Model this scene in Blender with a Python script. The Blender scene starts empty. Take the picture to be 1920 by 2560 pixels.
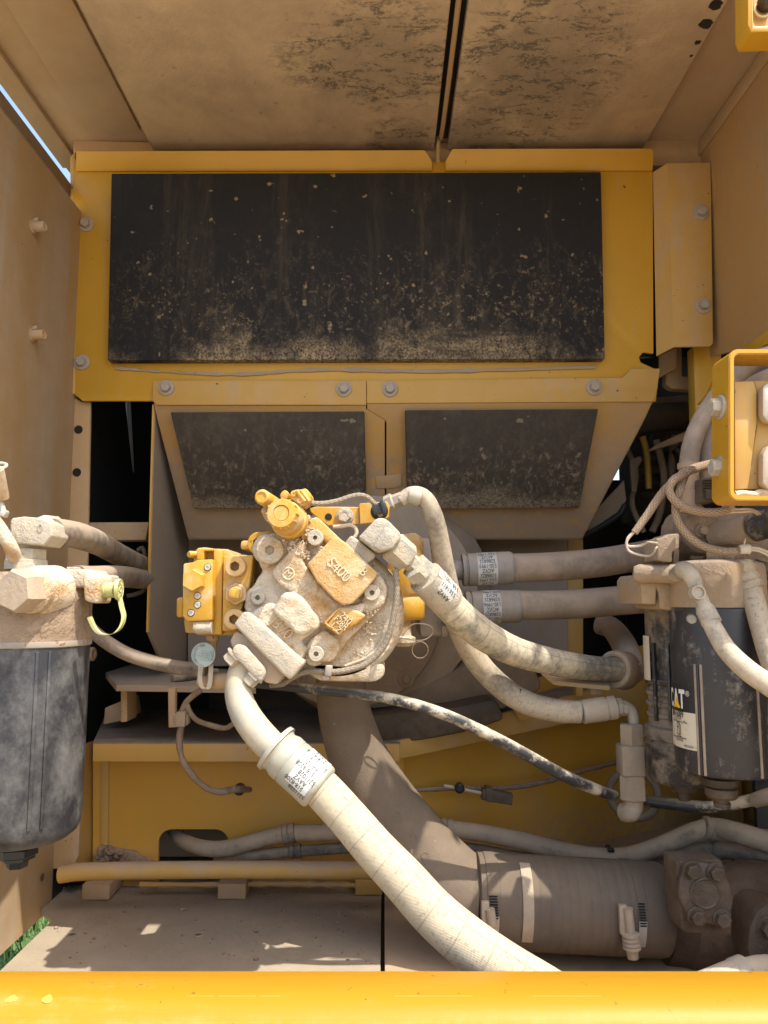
import bpy, bmesh, math, random
from mathutils import Vector, Matrix, noise as mnoise
random.seed(7)
S = bpy.context.scene
COL = S.collection
rad = math.radians
V = Vector
# ------------------------------------------------------------------ camera
F = 1923.0
PITCH = math.atan(220.0 / F)
CZ = 1.5
cam = bpy.data.cameras.new("camera")
cam.sensor_fit = 'HORIZONTAL'
cam.sensor_width = 36.0
cam.lens = 36.0 * F / 1920.0
cam.clip_start = 0.02
cam.clip_end = 600.0
camo = bpy.data.objects.new("camera", cam)
COL.objects.link(camo)
camo.location = (0, 0, CZ)
camo.rotation_euler = (rad(90) + PITCH, 0, 0)
S.camera = camo
# ------------------------------------------------------------------ sky and sun
SUN_L = V((-0.42, 0.34, -1.0)).normalized()          # direction the light travels
SUN_STR, SKY_STR, EXPO = 2.3, 0.15, 1.6
w = bpy.data.worlds.new("World")
S.world = w
w.use_nodes = True
wn = w.node_tree
sky = wn.nodes.new('ShaderNodeTexSky')
sky.sky_type = 'NISHITA'
sky.sun_disc = False
to = -SUN_L
sky.sun_elevation = math.asin(to.z)
sky.sun_rotation = math.atan2(to.x, to.y)
sky.air_density = 1.0
sky.dust_density = 3.2
sky.ozone_density = 1.0
bg = wn.nodes['Background']
bg.inputs['Strength'].default_value = SKY_STR
wn.links.new(sky.outputs[0], bg.inputs['Color'])
sl = bpy.data.lights.new("sun", 'SUN')
sl.energy = SUN_STR
sl.angle = rad(0.5)
sl.color = (1.0, 0.96, 0.89)
so = bpy.data.objects.new("sun", sl)
COL.objects.link(so)
so.rotation_euler = SUN_L.to_track_quat('-Z', 'Y').to_euler()
so.location = (2, -2, 5)
S.view_settings.view_transform = 'Standard'
S.view_settings.look = 'None'
S.view_settings.exposure = EXPO
S.view_settings.gamma = 1.0
S.render.engine = 'CYCLES'
S.cycles.max_bounces = 10
S.cycles.diffuse_bounces = 7
S.cycles.glossy_bounces = 4
S.cycles.caustics_reflective = False
S.cycles.caustics_refractive = False
try:
    S.cycles.use_denoising = True
    S.cycles.denoiser = 'OPENIMAGEDENOISE'
except Exception:
    pass

# ------------------------------------------------------------------ photograph pixel (1920 x 2560) -> world
SP, CP = math.sin(PITCH), math.cos(PITCH)
def ray(x, y):
    u = (x - 960) / F; w_ = (1280 - y) / F
    return V((u, CP - w_ * SP, w_ * CP + SP))
def P(x, y, Y):
    d = ray(x, y); t = Y / d.y
    return V((d.x * t, Y, CZ + d.z * t))
def PX(x, y, X):
    d = ray(x, y); t = X / d.x
    return V((X, d.y * t, CZ + d.z * t))
def PZ(x, y, Z):
    d = ray(x, y); t = (Z - CZ) / d.z
    return V((d.x * t, d.y * t, Z))
def pp(pts, Y): return [P(x, y, Y) for x, y in pts]
def m(px, Y): return px * Y / F
def zoomer(ox, oy, s): return lambda pts: [(ox + s * a, oy + s * b) for a, b in pts]
ZA = zoomer(440, 1340, 300 / 1659)
ZB = zoomer(440, 1180, 700 / 1659)
def one(z, a, b): return z([(a, b)])[0]

# ------------------------------------------------------------------ mesh builder
def frame(d, ref=None):
    d = V(d).normalized()
    r = V(ref) if ref else (V((0, 0, 1)) if abs(d.z) < 0.9 else V((0, 1, 0)))
    u = (r - d * r.dot(d)).normalized()
    return d, u, d.cross(u)
def catmull(pts, sub):
    pts = [V(p) for p in pts]
    if sub <= 1 or len(pts) < 3: return pts
    out = []
    n = len(pts)
    for i in range(n - 1):
        p0 = pts[i - 1] if i else pts[0] * 2 - pts[1]
        p1, p2 = pts[i], pts[i + 1]
        p3 = pts[i + 2] if i + 2 < n else pts[-1] * 2 - pts[-2]
        for k in range(sub):
            t = k / sub
            out.append(0.5 * (2 * p1 + (p2 - p0) * t + (2 * p0 - 5 * p1 + 4 * p2 - p3) * t * t + (3 * p1 - p0 - 3 * p2 + p3) * t ** 3))
    out.append(pts[-1])
    return out

class MB:
    def __init__(s):
        s.bm = bmesh.new(); s.uv = s.bm.loops.layers.uv.new("UVMap")
    def _bev(s, verts_faces, bev, seg, edges=None):
        if bev <= 0: return
        es = edges if edges is not None else list({e for f in verts_faces for e in f.edges})
        bmesh.ops.bevel(s.bm, geom=es, offset=bev, segments=seg, affect='EDGES', profile=0.5, clamp_overlap=True)
    def prism(s, pts, d, bev=0.0, seg=2, front_only=False, sides_bev=True):
        """polygon pts (world) extruded along vector d; pts is the front"""
        d = V(d)
        a = [s.bm.verts.new(p) for p in pts]
        b = [s.bm.verts.new(V(p) + d) for p in pts]
        fr = s.bm.faces.new(a); bk = s.bm.faces.new(b[::-1])
        sd = []
        n = len(a)
        for i in range(n):
            j = (i + 1) % n
            sd.append(s.bm.faces.new((a[j], a[i], b[i], b[j])))
        bmesh.ops.recalc_face_normals(s.bm, faces=[fr, bk] + sd)
        if bev > 0:
            if front_only: es = list(fr.edges)
            else: es = list({e for f in [fr] + sd for e in f.edges if bk not in e.link_faces})
            s._bev(None, bev, seg, es)
        return s
    def box(s, c, size, bev=0.0, rot=None, seg=2):
        hx, hy, hz = [q / 2 for q in size]
        M = rot.to_matrix() if hasattr(rot, 'to_matrix') else (rot or Matrix.Identity(3))
        vs = [s.bm.verts.new(V(c) + M @ V((i * hx, j * hy, k * hz))) for i in (-1, 1) for j in (-1, 1) for k in (-1, 1)]
        fs = [s.bm.faces.new([vs[q] for q in f]) for f in ((0, 1, 3, 2), (4, 6, 7, 5), (0, 4, 5, 1), (2, 3, 7, 6), (0, 2, 6, 4), (1, 5, 7, 3))]
        s._bev(fs, bev, seg)
        return s
    def boxd(s, c, ax, ay, az, bev=0.0):
        """box from centre and three half-axis vectors"""
        c = V(c); ax = V(ax); ay = V(ay); az = V(az)
        vs = [s.bm.verts.new(c + ax * i + ay * j + az * k) for i in (-1, 1) for j in (-1, 1) for k in (-1, 1)]
        fs = [s.bm.faces.new([vs[q] for q in f]) for f in ((0, 1, 3, 2), (4, 6, 7, 5), (0, 4, 5, 1), (2, 3, 7, 6), (0, 2, 6, 4), (1, 5, 7, 3))]
        bmesh.ops.recalc_face_normals(s.bm, faces=fs)
        s._bev(fs, bev, 2)
        return s
    def lathe(s, c, d, prof, n=32, ref=None, ph=0.0, jit=0.0):
        """profile [(along, radius)...] turned about axis d through c"""
        c = V(c); d, u, v = frame(d, ref)
        rings = []; L = 0.0; ul = [0.0]
        for i in range(1, len(prof)):
            L += math.hypot(prof[i][0] - prof[i - 1][0], prof[i][1] - prof[i - 1][1]); ul.append(L)
        for t, r in prof:
            if r <= 1e-6: rings.append([s.bm.verts.new(c + d * t)])
            else: rings.append([s.bm.verts.new(c + d * t + (u * math.cos(ph + 2 * math.pi * k / n) + v * math.sin(ph + 2 * math.pi * k / n)) * (r * (1 + random.uniform(-jit, jit)))) for k in range(n)])
        fs = []
        for i in range(len(rings) - 1):
            A, B = rings[i], rings[i + 1]
            for k in range(n):
                k2 = (k + 1) % n
                if len(A) == 1 and len(B) == 1: break
                if len(A) == 1: vs, uvs = (A[0], B[k], B[k2]), ((ul[i], (k + .5) / n), (ul[i + 1], k / n), (ul[i + 1], (k + 1) / n))
                elif len(B) == 1: vs, uvs = (A[k], B[0], A[k2]), ((ul[i], k / n), (ul[i + 1], (k + .5) / n), (ul[i], (k + 1) / n))
                else: vs, uvs = (A[k], B[k], B[k2], A[k2]), ((ul[i], k / n), (ul[i + 1], k / n), (ul[i + 1], (k + 1) / n), (ul[i], (k + 1) / n))
                f = s.bm.faces.new(vs); fs.append(f)
                for lp, q in zip(f.loops, uvs): lp[s.uv].uv = q
        if len(rings[0]) > 1: fs.append(s.bm.faces.new(rings[0]))
        if len(rings[-1]) > 1: fs.append(s.bm.faces.new(rings[-1]))
        bmesh.ops.recalc_face_normals(s.bm, faces=fs)
        return s
    def cyl(s, c, d, h, r, n=32, bev=0.0, ph=0.0, ref=None):
        b = bev
        prof = [(0, r), (h - b, r), (h, r - b)] if b else [(0, r), (h, r)]
        return s.lathe(c, d, prof, n, ref, ph)
    def socket(s, c, d, h, r, rin, depth, nin=6, n=28, bev=0.001):
        """round head with a socket hole, face towards d"""
        c = V(c); dd, u, v = frame(d)
        s.lathe(c, d, [(0, r), (h - bev, r), (h, r - bev)], n) if False else None
        N = n
        def ring(t, rr, k=N): return [s.bm.verts.new(c + dd * t + (u * math.cos(2 * math.pi * i / k) + v * math.sin(2 * math.pi * i / k)) * rr) for i in range(k)]
        def hexring(t, rr):
            out = []
            for i in range(N):
                a = 2 * math.pi * i / N
                q = math.pi / nin
                al = (a % (2 * q)) - q
                rad_ = rr * math.cos(q) / math.cos(al) if nin else rr
                out.append(s.bm.verts.new(c + dd * t + (u * math.cos(a) + v * math.sin(a)) * rad_))
            return out
        R = [ring(0, r), ring(h - bev, r), ring(h, r - bev), hexring(h, rin), hexring(h - depth, rin * .95)]
        fs = []
        for A, B in zip(R, R[1:]):
            for i in range(N): fs.append(s.bm.faces.new((A[i], B[i], B[(i + 1) % N], A[(i + 1) % N])))
        fs.append(s.bm.faces.new(R[-1]))
        bmesh.ops.recalc_face_normals(s.bm, faces=fs)
        # recalc treats the open base as a hole; flip if needed
        return s
    def tube(s, pts, r, n=16, sub=6, cap=True, wob=0.0):
        pts0 = len(pts)
        C = catmull(pts, sub)
        m_ = len(C)
        if isinstance(r, (list, tuple)):
            rr = []
            for i in range(m_):
                t = i / (m_ - 1) * (len(r) - 1); k = min(int(t), len(r) - 2); rr.append(r[k] + (r[k + 1] - r[k]) * (t - k))
        else: rr = [r] * m_
        if wob: rr = [q * (1 + wob * mnoise.noise(C[i] * 60)) for i, q in enumerate(rr)]
        T = [(C[min(i + 1, m_ - 1)] - C[max(i - 1, 0)]).normalized() for i in range(m_)]
        _, u, _v = frame(T[0], (0, -1, 0) if abs(T[0].y) < .9 else (0, 0, 1))
        rings = []; L = [0.0]
        for i in range(m_):
            if i: L.append(L[-1] + (C[i] - C[i - 1]).length)
            u = (u - T[i] * u.dot(T[i])).normalized(); v = T[i].cross(u)
            rings.append([s.bm.verts.new(C[i] + (u * math.cos(2 * math.pi * k / n) + v * math.sin(2 * math.pi * k / n)) * rr[i]) for k in range(n)])
        fs = []
        for i in range(m_ - 1):
            for k in range(n):
                k2 = (k + 1) % n
                f = s.bm.faces.new((rings[i][k], rings[i][k2], rings[i + 1][k2], rings[i + 1][k])); fs.append(f)
                for lp, q in zip(f.loops, ((L[i], k / n), (L[i], (k + 1) / n), (L[i + 1], (k + 1) / n), (L[i + 1], k / n))): lp[s.uv].uv = q
        if cap: fs += [s.bm.faces.new(rings[0][::-1]), s.bm.faces.new(rings[-1])]
        bmesh.ops.recalc_face_normals(s.bm, faces=fs)
        return s
    def ring(s, c, d, R, r, n=32, k=10, a0=0.0, a1=2 * math.pi, ref=None):
        d, u, v = frame(d, ref)
        N = n
        full = abs(a1 - a0 - 2 * math.pi) < 1e-4
        pts = [V(c) + (u * math.cos(a0 + (a1 - a0) * i / N) + v * math.sin(a0 + (a1 - a0) * i / N)) * R for i in range(N + 1)]
        return s.tube(pts, r, n=k, sub=1, cap=not full)
    def strip(s, pts, wvec, tvec):
        """flat strap following pts, half width vector wvec, thickness vector tvec"""
        C = catmull(pts, 5); W = V(wvec); Tv = V(tvec)
        rows = [[s.bm.verts.new(p + W * a + Tv * b) for a, b in ((-1, 0), (1, 0), (1, 1), (-1, 1))] for p in C]
        fs = []
        for A, B in zip(rows, rows[1:]):
            for k in range(4): fs.append(s.bm.faces.new((A[k], A[(k + 1) % 4], B[(k + 1) % 4], B[k])))
        fs += [s.bm.faces.new(rows[0]), s.bm.faces.new(rows[-1])]
        bmesh.ops.recalc_face_normals(s.bm, faces=fs)
        return s
    def sheet(s, rows):
        """grid of points -> open surface"""
        g = [[s.bm.verts.new(p) for p in r] for r in rows]
        for A, B in zip(g, g[1:]):
            for k in range(len(A) - 1): s.bm.faces.new((A[k], A[k + 1], B[k + 1], B[k]))
        return s

WL = {}
def link(o, parent, wl):
    COL.objects.link(o)
    WL[o.name] = V(wl)
    if parent is not None:
        o.parent = parent
        o.location = V(wl) - WL[parent.name]
    else: o.location = wl
    return o
def thing(name, label, cat, loc, group=None, kind=None):
    o = bpy.data.objects.new(name, None)
    o.empty_display_size = 0.05
    link(o, None, loc)
    tag(o, label, cat, group, kind)
    return o
def tag(o, label=None, cat=None, group=None, kind=None):
    if label: o['label'] = label
    if cat: o['category'] = cat
    if group: o['group'] = group
    if kind: o['kind'] = kind
    return o
def build(name, mb, mat, parent=None, angle=38, origin=None):
    bm = mb.bm
    bm.verts.ensure_lookup_table()
    if origin is None:
        lo = V((min(v.co[i] for v in bm.verts) for i in range(3))); hi = V((max(v.co[i] for v in bm.verts) for i in range(3)))
        origin = (lo + hi) / 2
    origin = V(origin)
    for v in bm.verts: v.co -= origin
    me = bpy.data.meshes.new(name)
    bm.to_mesh(me); bm.free()
    me.shade_smooth()
    me.set_sharp_from_angle(angle=rad(angle))
    me.materials.append(mat)
    o = bpy.data.objects.new(name, me)
    return link(o, parent, origin)
def place(name, me_obj, parent, wl, rot=None):
    """another object sharing the mesh of me_obj, put at world wl"""
    o = me_obj.copy()
    o.name = name
    COL.objects.link(o)
    WL[o.name] = V(wl)
    o.parent = parent
    o.location = V(wl) - (WL[parent.name] if parent else V((0, 0, 0)))
    if rot is not None: o.rotation_euler = rot
    return o

# ------------------------------------------------------------------ text
def text_mesh(txt, size, ext=0.0, align='CENTER', res=3, sx=1.0, bold=0.0):
    c = bpy.data.curves.new("lettering", 'FONT')
    c.body = txt; c.size = size; c.extrude = ext; c.align_x = align; c.align_y = 'CENTER'; c.resolution_u = res; c.offset = bold
    o = bpy.data.objects.new("lettering", c)
    COL.objects.link(o)
    dg = bpy.context.evaluated_depsgraph_get(); dg.update()
    me = bpy.data.meshes.new_from_object(o.evaluated_get(dg))
    bpy.data.objects.remove(o); bpy.data.curves.remove(c)
    vs = [V((v.co.x * sx, v.co.y, v.co.z)) for v in me.vertices]; fs = [tuple(p.vertices) for p in me.polygons]
    bpy.data.meshes.remove(me)
    return vs, fs
def add_text(mb, fn, txt, size, ext=0.0, sx=1.0, align='CENTER', bold=0.0):
    vs, fs = text_mesh(txt, size, ext, align, sx=sx, bold=bold)
    bv = [mb.bm.verts.new(fn(p)) for p in vs]
    for f in fs:
        try: mb.bm.faces.new([bv[i] for i in f])
        except ValueError: pass
    return mb
def flat_map(o, xd, yd):
    xd = V(xd).normalized(); yd = V(yd); yd = (yd - xd * yd.dot(xd)).normalized(); nn = xd.cross(yd); o = V(o)
    return lambda p: o + xd * p.x + yd * p.y + nn * p.z
def cyl_map(A, d, nrm, r, a0=0.0, th0=0.0, mode='circ', flip=1):
    """A on the axis, d axis, nrm towards the reader"""
    A = V(A); d = V(d).normalized() * flip; nrm = V(nrm); nrm = (nrm - d * nrm.dot(d)).normalized()
    a0 *= flip
    if mode == 'circ':
        s_ = d.cross(nrm)
        return lambda p: A + d * (a0 + p.y) + (nrm * math.cos(th0 + p.x / r) + s_ * math.sin(th0 + p.x / r)) * (r + p.z)
    s_ = nrm.cross(d)
    return lambda p: A + d * (a0 + p.x) + (nrm * math.cos(th0 + p.y / r) + s_ * math.sin(th0 + p.y / r)) * (r + p.z)
def cyl_patch(mb, A, d, nrm, r, a0, a1, t0, t1, n=14, flip=1):
    A = V(A); d = V(d).normalized() * flip; nrm = V(nrm); nrm = (nrm - d * nrm.dot(d)).normalized(); s_ = d.cross(nrm)
    rows = []
    for i in range(n + 1):
        t = t0 + (t1 - t0) * i / n
        q = nrm * math.cos(t) + s_ * math.sin(t)
        rows.append([A + d * a0 + q * r, A + d * a1 + q * r])
    # a label has thickness: outer sheet plus rim
    inner = [[p - (p - A - d * ((p - A).dot(d))).normalized() * 0.0004 for p in rw] for rw in rows]
    mb.sheet(rows); mb.sheet([rw[::-1] for rw in inner])
    return mb
# ------------------------------------------------------------------ materials
class NG:
    def __init__(s, name):
        s.m = bpy.data.materials.new(name); s.m.use_nodes = True
        s.t = s.m.node_tree; s.b = s.t.nodes['Principled BSDF']
    def n(s, typ, **kw):
        nd = s.t.nodes.new(typ)
        for k, v in kw.items():
            if hasattr(nd, k): setattr(nd, k, v)
        return nd
    def l(s, a, b): s.t.links.new(a, b); return a
    def put(s, inp, v):
        if isinstance(v, (int, float)): inp.default_value = v
        elif isinstance(v, (tuple, list)): inp.default_value = tuple(v) + ((1.0,) if len(v) == 3 and len(inp.default_value) == 4 else ())
        else: s.t.links.new(v, inp)
    def mt(s, op, a, b=0.0, c=0.0, clamp=False):
        nd = s.n('ShaderNodeMath', operation=op); nd.use_clamp = clamp
        s.put(nd.inputs[0], a); s.put(nd.inputs[1], b); s.put(nd.inputs[2], c)
        return nd.outputs[0]
    def mix(s, f, a, b, mode='MIX'):
        nd = s.n('ShaderNodeMix', data_type='RGBA', blend_type=mode)
        s.put(nd.inputs['Factor'], f); s.put(nd.inputs[6], a); s.put(nd.inputs[7], b)
        return nd.outputs[2]
    def ss(s, x, a, b):
        nd = s.n('ShaderNodeMapRange', interpolation_type='SMOOTHSTEP')
        s.put(nd.inputs[0], x); s.put(nd.inputs[1], a); s.put(nd.inputs[2], b)
        return nd.outputs[0]
    def coord(s, which='Object', scale=None):
        tc = s.n('ShaderNodeTexCoord').outputs[which]
        if scale:
            mp = s.n('ShaderNodeMapping'); mp.inputs['Scale'].default_value = scale
            s.l(tc, mp.inputs['Vector']); return mp.outputs[0]
        return tc
    def wcoord(s, scale=None):
        tc = s.n('ShaderNodeNewGeometry').outputs['Position']
        if scale:
            mp = s.n('ShaderNodeMapping'); mp.inputs['Scale'].default_value = scale
            s.l(tc, mp.inputs['Vector']); return mp.outputs[0]
        return tc
    def noise(s, vec, scale, det=6, rough=.6, dist=0.0):
        nd = s.n('ShaderNodeTexNoise'); nd.inputs['Scale'].default_value = scale; nd.inputs['Detail'].default_value = det
        nd.inputs['Roughness'].default_value = rough; nd.inputs['Distortion'].default_value = dist
        s.l(vec, nd.inputs['Vector']); return nd.outputs['Fac']
    def voro(s, vec, scale, feat='F1'):
        nd = s.n('ShaderNodeTexVoronoi', feature=feat); nd.inputs['Scale'].default_value = scale
        s.l(vec, nd.inputs['Vector']); return nd.outputs['Distance']
    def bump(s, h, strength=.3, dist=.002, prev=None):
        nd = s.n('ShaderNodeBump'); nd.inputs['Strength'].default_value = strength; nd.inputs['Distance'].default_value = dist
        s.l(h, nd.inputs['Height'])
        if prev is not None: s.l(prev, nd.inputs['Normal'])
        return nd.outputs[0]

DUST = (.40, .285, .175)
DUST_PALE = (.50, .385, .255)
YEL = (.50, .275, .020)
def mat(name, base, dust=DUST, cover=.4, soft=.12, scale=7, up=.4, rough=.42, drough=.85, metal=0.0, bump=.25, bscale=220, bdist=.0012,
        streak=(1, 1, 1), specks=0.0, speck_col=(.02, .018, .015), clump=0.0, spec=.4, vary=.16, thin=0.0, low=None, ridges=None, drip=0.0):
    """paint / rubber / metal under dust: cover = how much of it the dust hides, up = extra dust lying on upward faces,
    thin = an even film of dust, low = (z0, z1, amount) more dust towards the lower edge, ridges: crackled dirt"""
    g = NG(name)
    P0 = g.wcoord(); Ps = g.wcoord(streak)
    big = g.noise(Ps, scale, 7, .62, .4)
    fine = g.noise(P0, scale * 14, 4, .7)
    mid = g.noise(P0, scale * 4, 5, .65)
    f = g.mt('ADD', g.mt('MULTIPLY', big, .62), g.mt('ADD', g.mt('MULTIPLY', mid, .22), g.mt('MULTIPLY', fine, .16)))
    th = .5 + (.5 - cover) * .5
    msk = g.ss(f, th - soft, th + soft)
    if up > 0:
        nz = g.n('ShaderNodeSeparateXYZ'); g.l(g.n('ShaderNodeNewGeometry').outputs['Normal'], nz.inputs[0])
        upm = g.mt('MULTIPLY', g.ss(nz.outputs[2], .15, .95), up)
        msk = g.mt('ADD', msk, g.mt('MULTIPLY', upm, g.mt('ADD', .45, mid)), clamp=True)
    if low:
        pz = g.n('ShaderNodeSeparateXYZ'); g.l(P0, pz.inputs[0])
        lo = g.ss(g.mt('ADD', pz.outputs[2], g.mt('MULTIPLY', g.mt('SUBTRACT', mid, .5), abs(low[0] - low[1]) * .9)), low[0], low[1])
        lo = g.mt('MULTIPLY', g.mt('MULTIPLY', lo, low[2]), g.ss(fine, .3, .62))
        msk = g.mt('ADD', msk, lo, clamp=True)
    if drip:
        dn = g.noise(g.wcoord((1, 1, .035)), 75, 4, .65)
        msk = g.mt('ADD', msk, g.mt('MULTIPLY', g.mt('SUBTRACT', g.ss(dn, .42, .70), .3), g.mt('MULTIPLY', g.ss(big, .35, .6), drip)), clamp=True)
    if thin: msk = g.mt('MAXIMUM', msk, thin)
    vb = g.mt('ADD', 1 - vary, g.mt('MULTIPLY', big, vary * 2))
    vd = g.mt('ADD', .80, g.mt('MULTIPLY', mid, .40))
    cb = g.mix(1.0, base, vb, 'MULTIPLY'); cd = g.mix(1.0, dust, vd, 'MULTIPLY')
    c = g.mix(msk, cb, cd)
    if specks:
        sp = g.ss(g.noise(P0, 90, 3, .6), .72 - specks * .2, .75 - specks * .2)
        sp = g.mt('MULTIPLY', sp, g.ss(g.noise(P0, 9, 3, .5), .42, .62))
        c = g.mix(sp, c, speck_col)
    g.put(g.b.inputs['Base Color'], c)
    g.put(g.b.inputs['Roughness'], g.mt('ADD', rough, g.mt('MULTIPLY', msk, drough - rough)))
    g.put(g.b.inputs['Metallic'], g.mt('MULTIPLY', g.mt('SUBTRACT', 1.0, msk), metal) if metal else 0.0)
    g.b.inputs['Specular IOR Level'].default_value = spec
    h = g.mt('ADD', g.mt('MULTIPLY', g.noise(P0, bscale, 4, .7), .6), g.mt('MULTIPLY', msk, .4))
    nb = g.bump(h, bump, bdist)
    if clump:
        ck = g.ss(g.noise(P0, 55, 5, .7, .6), .45, .7)
        nb = g.bump(ck, clump, .004, nb)
    if ridges:
        rv = g.mt('ABSOLUTE', g.mt('SUBTRACT', g.noise(P0, ridges, 5, .6, 1.2), .5))
        nb = g.bump(g.ss(rv, 0, .05), .5, .0015, nb)
    g.l(nb, g.b.inputs['Normal'])
    return g.m

def braid_mat(name, c1, c2, pitch=.006, n=8):
    g = NG(name)
    uv = g.n('ShaderNodeSeparateXYZ'); g.l(g.coord('UV'), uv.inputs[0])
    u = g.mt('DIVIDE', uv.outputs[0], pitch); v = g.mt('MULTIPLY', uv.outputs[1], float(n))
    fv = g.mt('FRACT', v)
    tri = g.mt('ABSOLUTE', g.mt('SUBTRACT', fv, .5))
    ph = g.mt('FRACT', g.mt('ADD', u, g.mt('MULTIPLY', tri, 2.4)))
    strand = g.mt('MULTIPLY', g.mt('SUBTRACT', 1.0, g.mt('ABSOLUTE', g.mt('SUBTRACT', g.mt('MULTIPLY', ph, 2.0), 1.0))), 1.0)
    seam = g.ss(g.mt('MINIMUM', tri, g.mt('SUBTRACT', .5, tri)), 0.0, .09)
    h = g.mt('MULTIPLY', g.ss(strand, .05, .6), seam)
    P0 = g.wcoord()
    dn = g.noise(P0, 30, 5, .65)
    c = g.mix(g.mt('MULTIPLY', h, g.mt('ADD', .55, g.mt('MULTIPLY', dn, .8)), clamp=True), c2, c1)
    g.put(g.b.inputs['Base Color'], c); g.b.inputs['Roughness'].default_value = .8
    g.l(g.bump(h, .8, .0012), g.b.inputs['Normal'])
    return g.m
def sleeve_mat(name, base, dust, seam=.034, cover=.8, weave=True, line=True, scale=9, dark=(.07, .062, .048), low=.36):
    """woven hose sleeve: fine weave, a stitched seam and wrap lines every few centimetres"""
    g = NG(name)
    sx = g.n('ShaderNodeSeparateXYZ'); g.l(g.coord('UV'), sx.inputs[0])
    u, v = sx.outputs[0], sx.outputs[1]
    P0 = g.wcoord()
    big = g.noise(P0, scale, 6, .62); fine = g.noise(P0, scale * 16, 4, .7); mid = g.noise(P0, scale * 5, 4, .6)
    f = g.mt('ADD', g.mt('MULTIPLY', big, .6), g.mt('ADD', g.mt('MULTIPLY', mid, .2), g.mt('MULTIPLY', fine, .2)))
    th = .5 + (.5 - cover) * .5
    msk = g.ss(f, th - .1, th + .1)
    c = g.mix(msk, base, g.mix(1.0, dust, g.mt('ADD', .8, g.mt('MULTIPLY', mid, .4)), 'MULTIPLY'))
    hs = []
    if line:
        pu = g.mt('FRACT', g.mt('DIVIDE', g.mt('ADD', u, g.mt('MULTIPLY', big, .004)), seam))
        ln = g.mt('SUBTRACT', 1.0, g.ss(g.mt('ABSOLUTE', g.mt('SUBTRACT', pu, .5)), .008, .03))
        lv = g.mt('SUBTRACT', 1.0, g.ss(g.mt('ABSOLUTE', g.mt('SUBTRACT', v, g.mt('ADD', .86, g.mt('MULTIPLY', mid, .03)))), .003, .009))
        al = g.mt('MAXIMUM', ln, lv)
        c = g.mix(g.mt('MULTIPLY', al, .38), c, dark)
    if weave:
        wu = g.mt('SINE', g.mt('MULTIPLY', u, 2 * math.pi / .0016)); wv = g.mt('SINE', g.mt('MULTIPLY', v, 2 * math.pi * 70))
        hs = g.mt('ADD', g.mt('MULTIPLY', g.mt('MULTIPLY', wu, wv), .5), fine)
    else: hs = fine
    # worn dots where the dark shows through the weave
    dots = g.mt('MULTIPLY', g.ss(g.noise(P0, 240, 3, .6), .55, .66), g.ss(big, .35, .6))
    c = g.mix(g.mt('MULTIPLY', dots, low), c, dark)
    g.put(g.b.inputs['Base Color'], c); g.b.inputs['Roughness'].default_value = .85
    g.l(g.bump(hs, .45, .0008), g.b.inputs['Normal'])
    return g.m
def plain(name, col, rough=.6, metal=0.0, nz=.15):
    g = NG(name)
    f = g.noise(g.wcoord(), 60, 5, .6)
    g.put(g.b.inputs['Base Color'], g.mix(1.0, col, g.mt('ADD', 1 - nz, g.mt('MULTIPLY', f, nz * 2)), 'MULTIPLY'))
    g.put(g.b.inputs['Roughness'], g.mt('ADD', rough - .1, g.mt('MULTIPLY', f, .2))); g.b.inputs['Metallic'].default_value = metal
    g.l(g.bump(f, .1, .0005), g.b.inputs['Normal'])
    return g.m

M = {}
M['yellow'] = mat('yellow_paint_light_dust', YEL, cover=.18, up=.75, thin=.06, rough=.38, streak=(1, 1, .45), bump=.08, specks=.10, drip=.35)
M['yellow_clean'] = mat('yellow_paint_clean', (.50, .255, .012), cover=.24, up=.14, thin=.03, rough=.34, bump=.06, scale=4, specks=.05)
M['yellow_film'] = mat('yellow_paint_dust_film', YEL, cover=.42, up=.7, thin=.30, rough=.5, streak=(1, 1, .4), bump=.14, soft=.22, specks=.12, drip=.35)
M['tan_film'] = mat('dust_over_yellow_sheet', (.50, .27, .05), cover=.72, up=.5, thin=.62, rough=.6, streak=(1, 1, .3), bump=.14, soft=.25, specks=.12, vary=.22, drip=.3)
M['wall_left'] = mat('dusty_side_sheet', (.38, .21, .055), dust=(.37, .275, .175), cover=.62, up=.3, thin=.42, rough=.5, streak=(2.2, 2.2, .22), scale=5, soft=.22, bump=.16, drip=.6, specks=.05)
M['wall_right'] = mat('dusty_side_sheet_warm', (.52, .27, .045), dust=(.37, .26, .155), cover=.60, up=.3, thin=.5, rough=.55, streak=(1, .5, .8), scale=3.5, soft=.3, bump=.14, specks=.08, drip=.3)
M['floor'] = mat('dusty_floor_sheet', (.50, .29, .06), dust=(.33, .265, .185), cover=.80, up=.42, thin=.4, rough=.5, scale=4, soft=.18, bump=.4, specks=.35, speck_col=(.10, .075, .05), clump=.15)
M['ceil_sheet'] = mat('dusty_ceiling_sheet', (.44, .25, .06), dust=(.42, .31, .205), cover=.8, up=0, thin=.7, rough=.6, scale=3, soft=.3, bump=.15)
M['cast'] = mat('cast_housing_dust', (.42, .22, .045), dust=(.52, .435, .315), cover=.62, up=.6, thin=.15, rough=.6, scale=13, soft=.10, bump=1.0, bscale=380, bdist=.0022, clump=.55, specks=.14, speck_col=(.12, .08, .045), vary=.3)
M['cast_gold'] = mat('cast_block_thin_dust', (.50, .25, .035), dust=(.52, .40, .24), cover=.45, up=.6, thin=.12, rough=.6, scale=13, soft=.14, bump=1.0, bscale=420, bdist=.0022, specks=.06, speck_col=(.2, .12, .04), clump=.25, vary=.25)
M['cast_dark'] = mat('cast_iron_brown_dust', (.16, .11, .07), dust=(.24, .175, .115), cover=.62, up=.4, thin=.3, rough=.6, scale=6, soft=.2, bump=.4, bscale=260, clump=.2)
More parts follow.
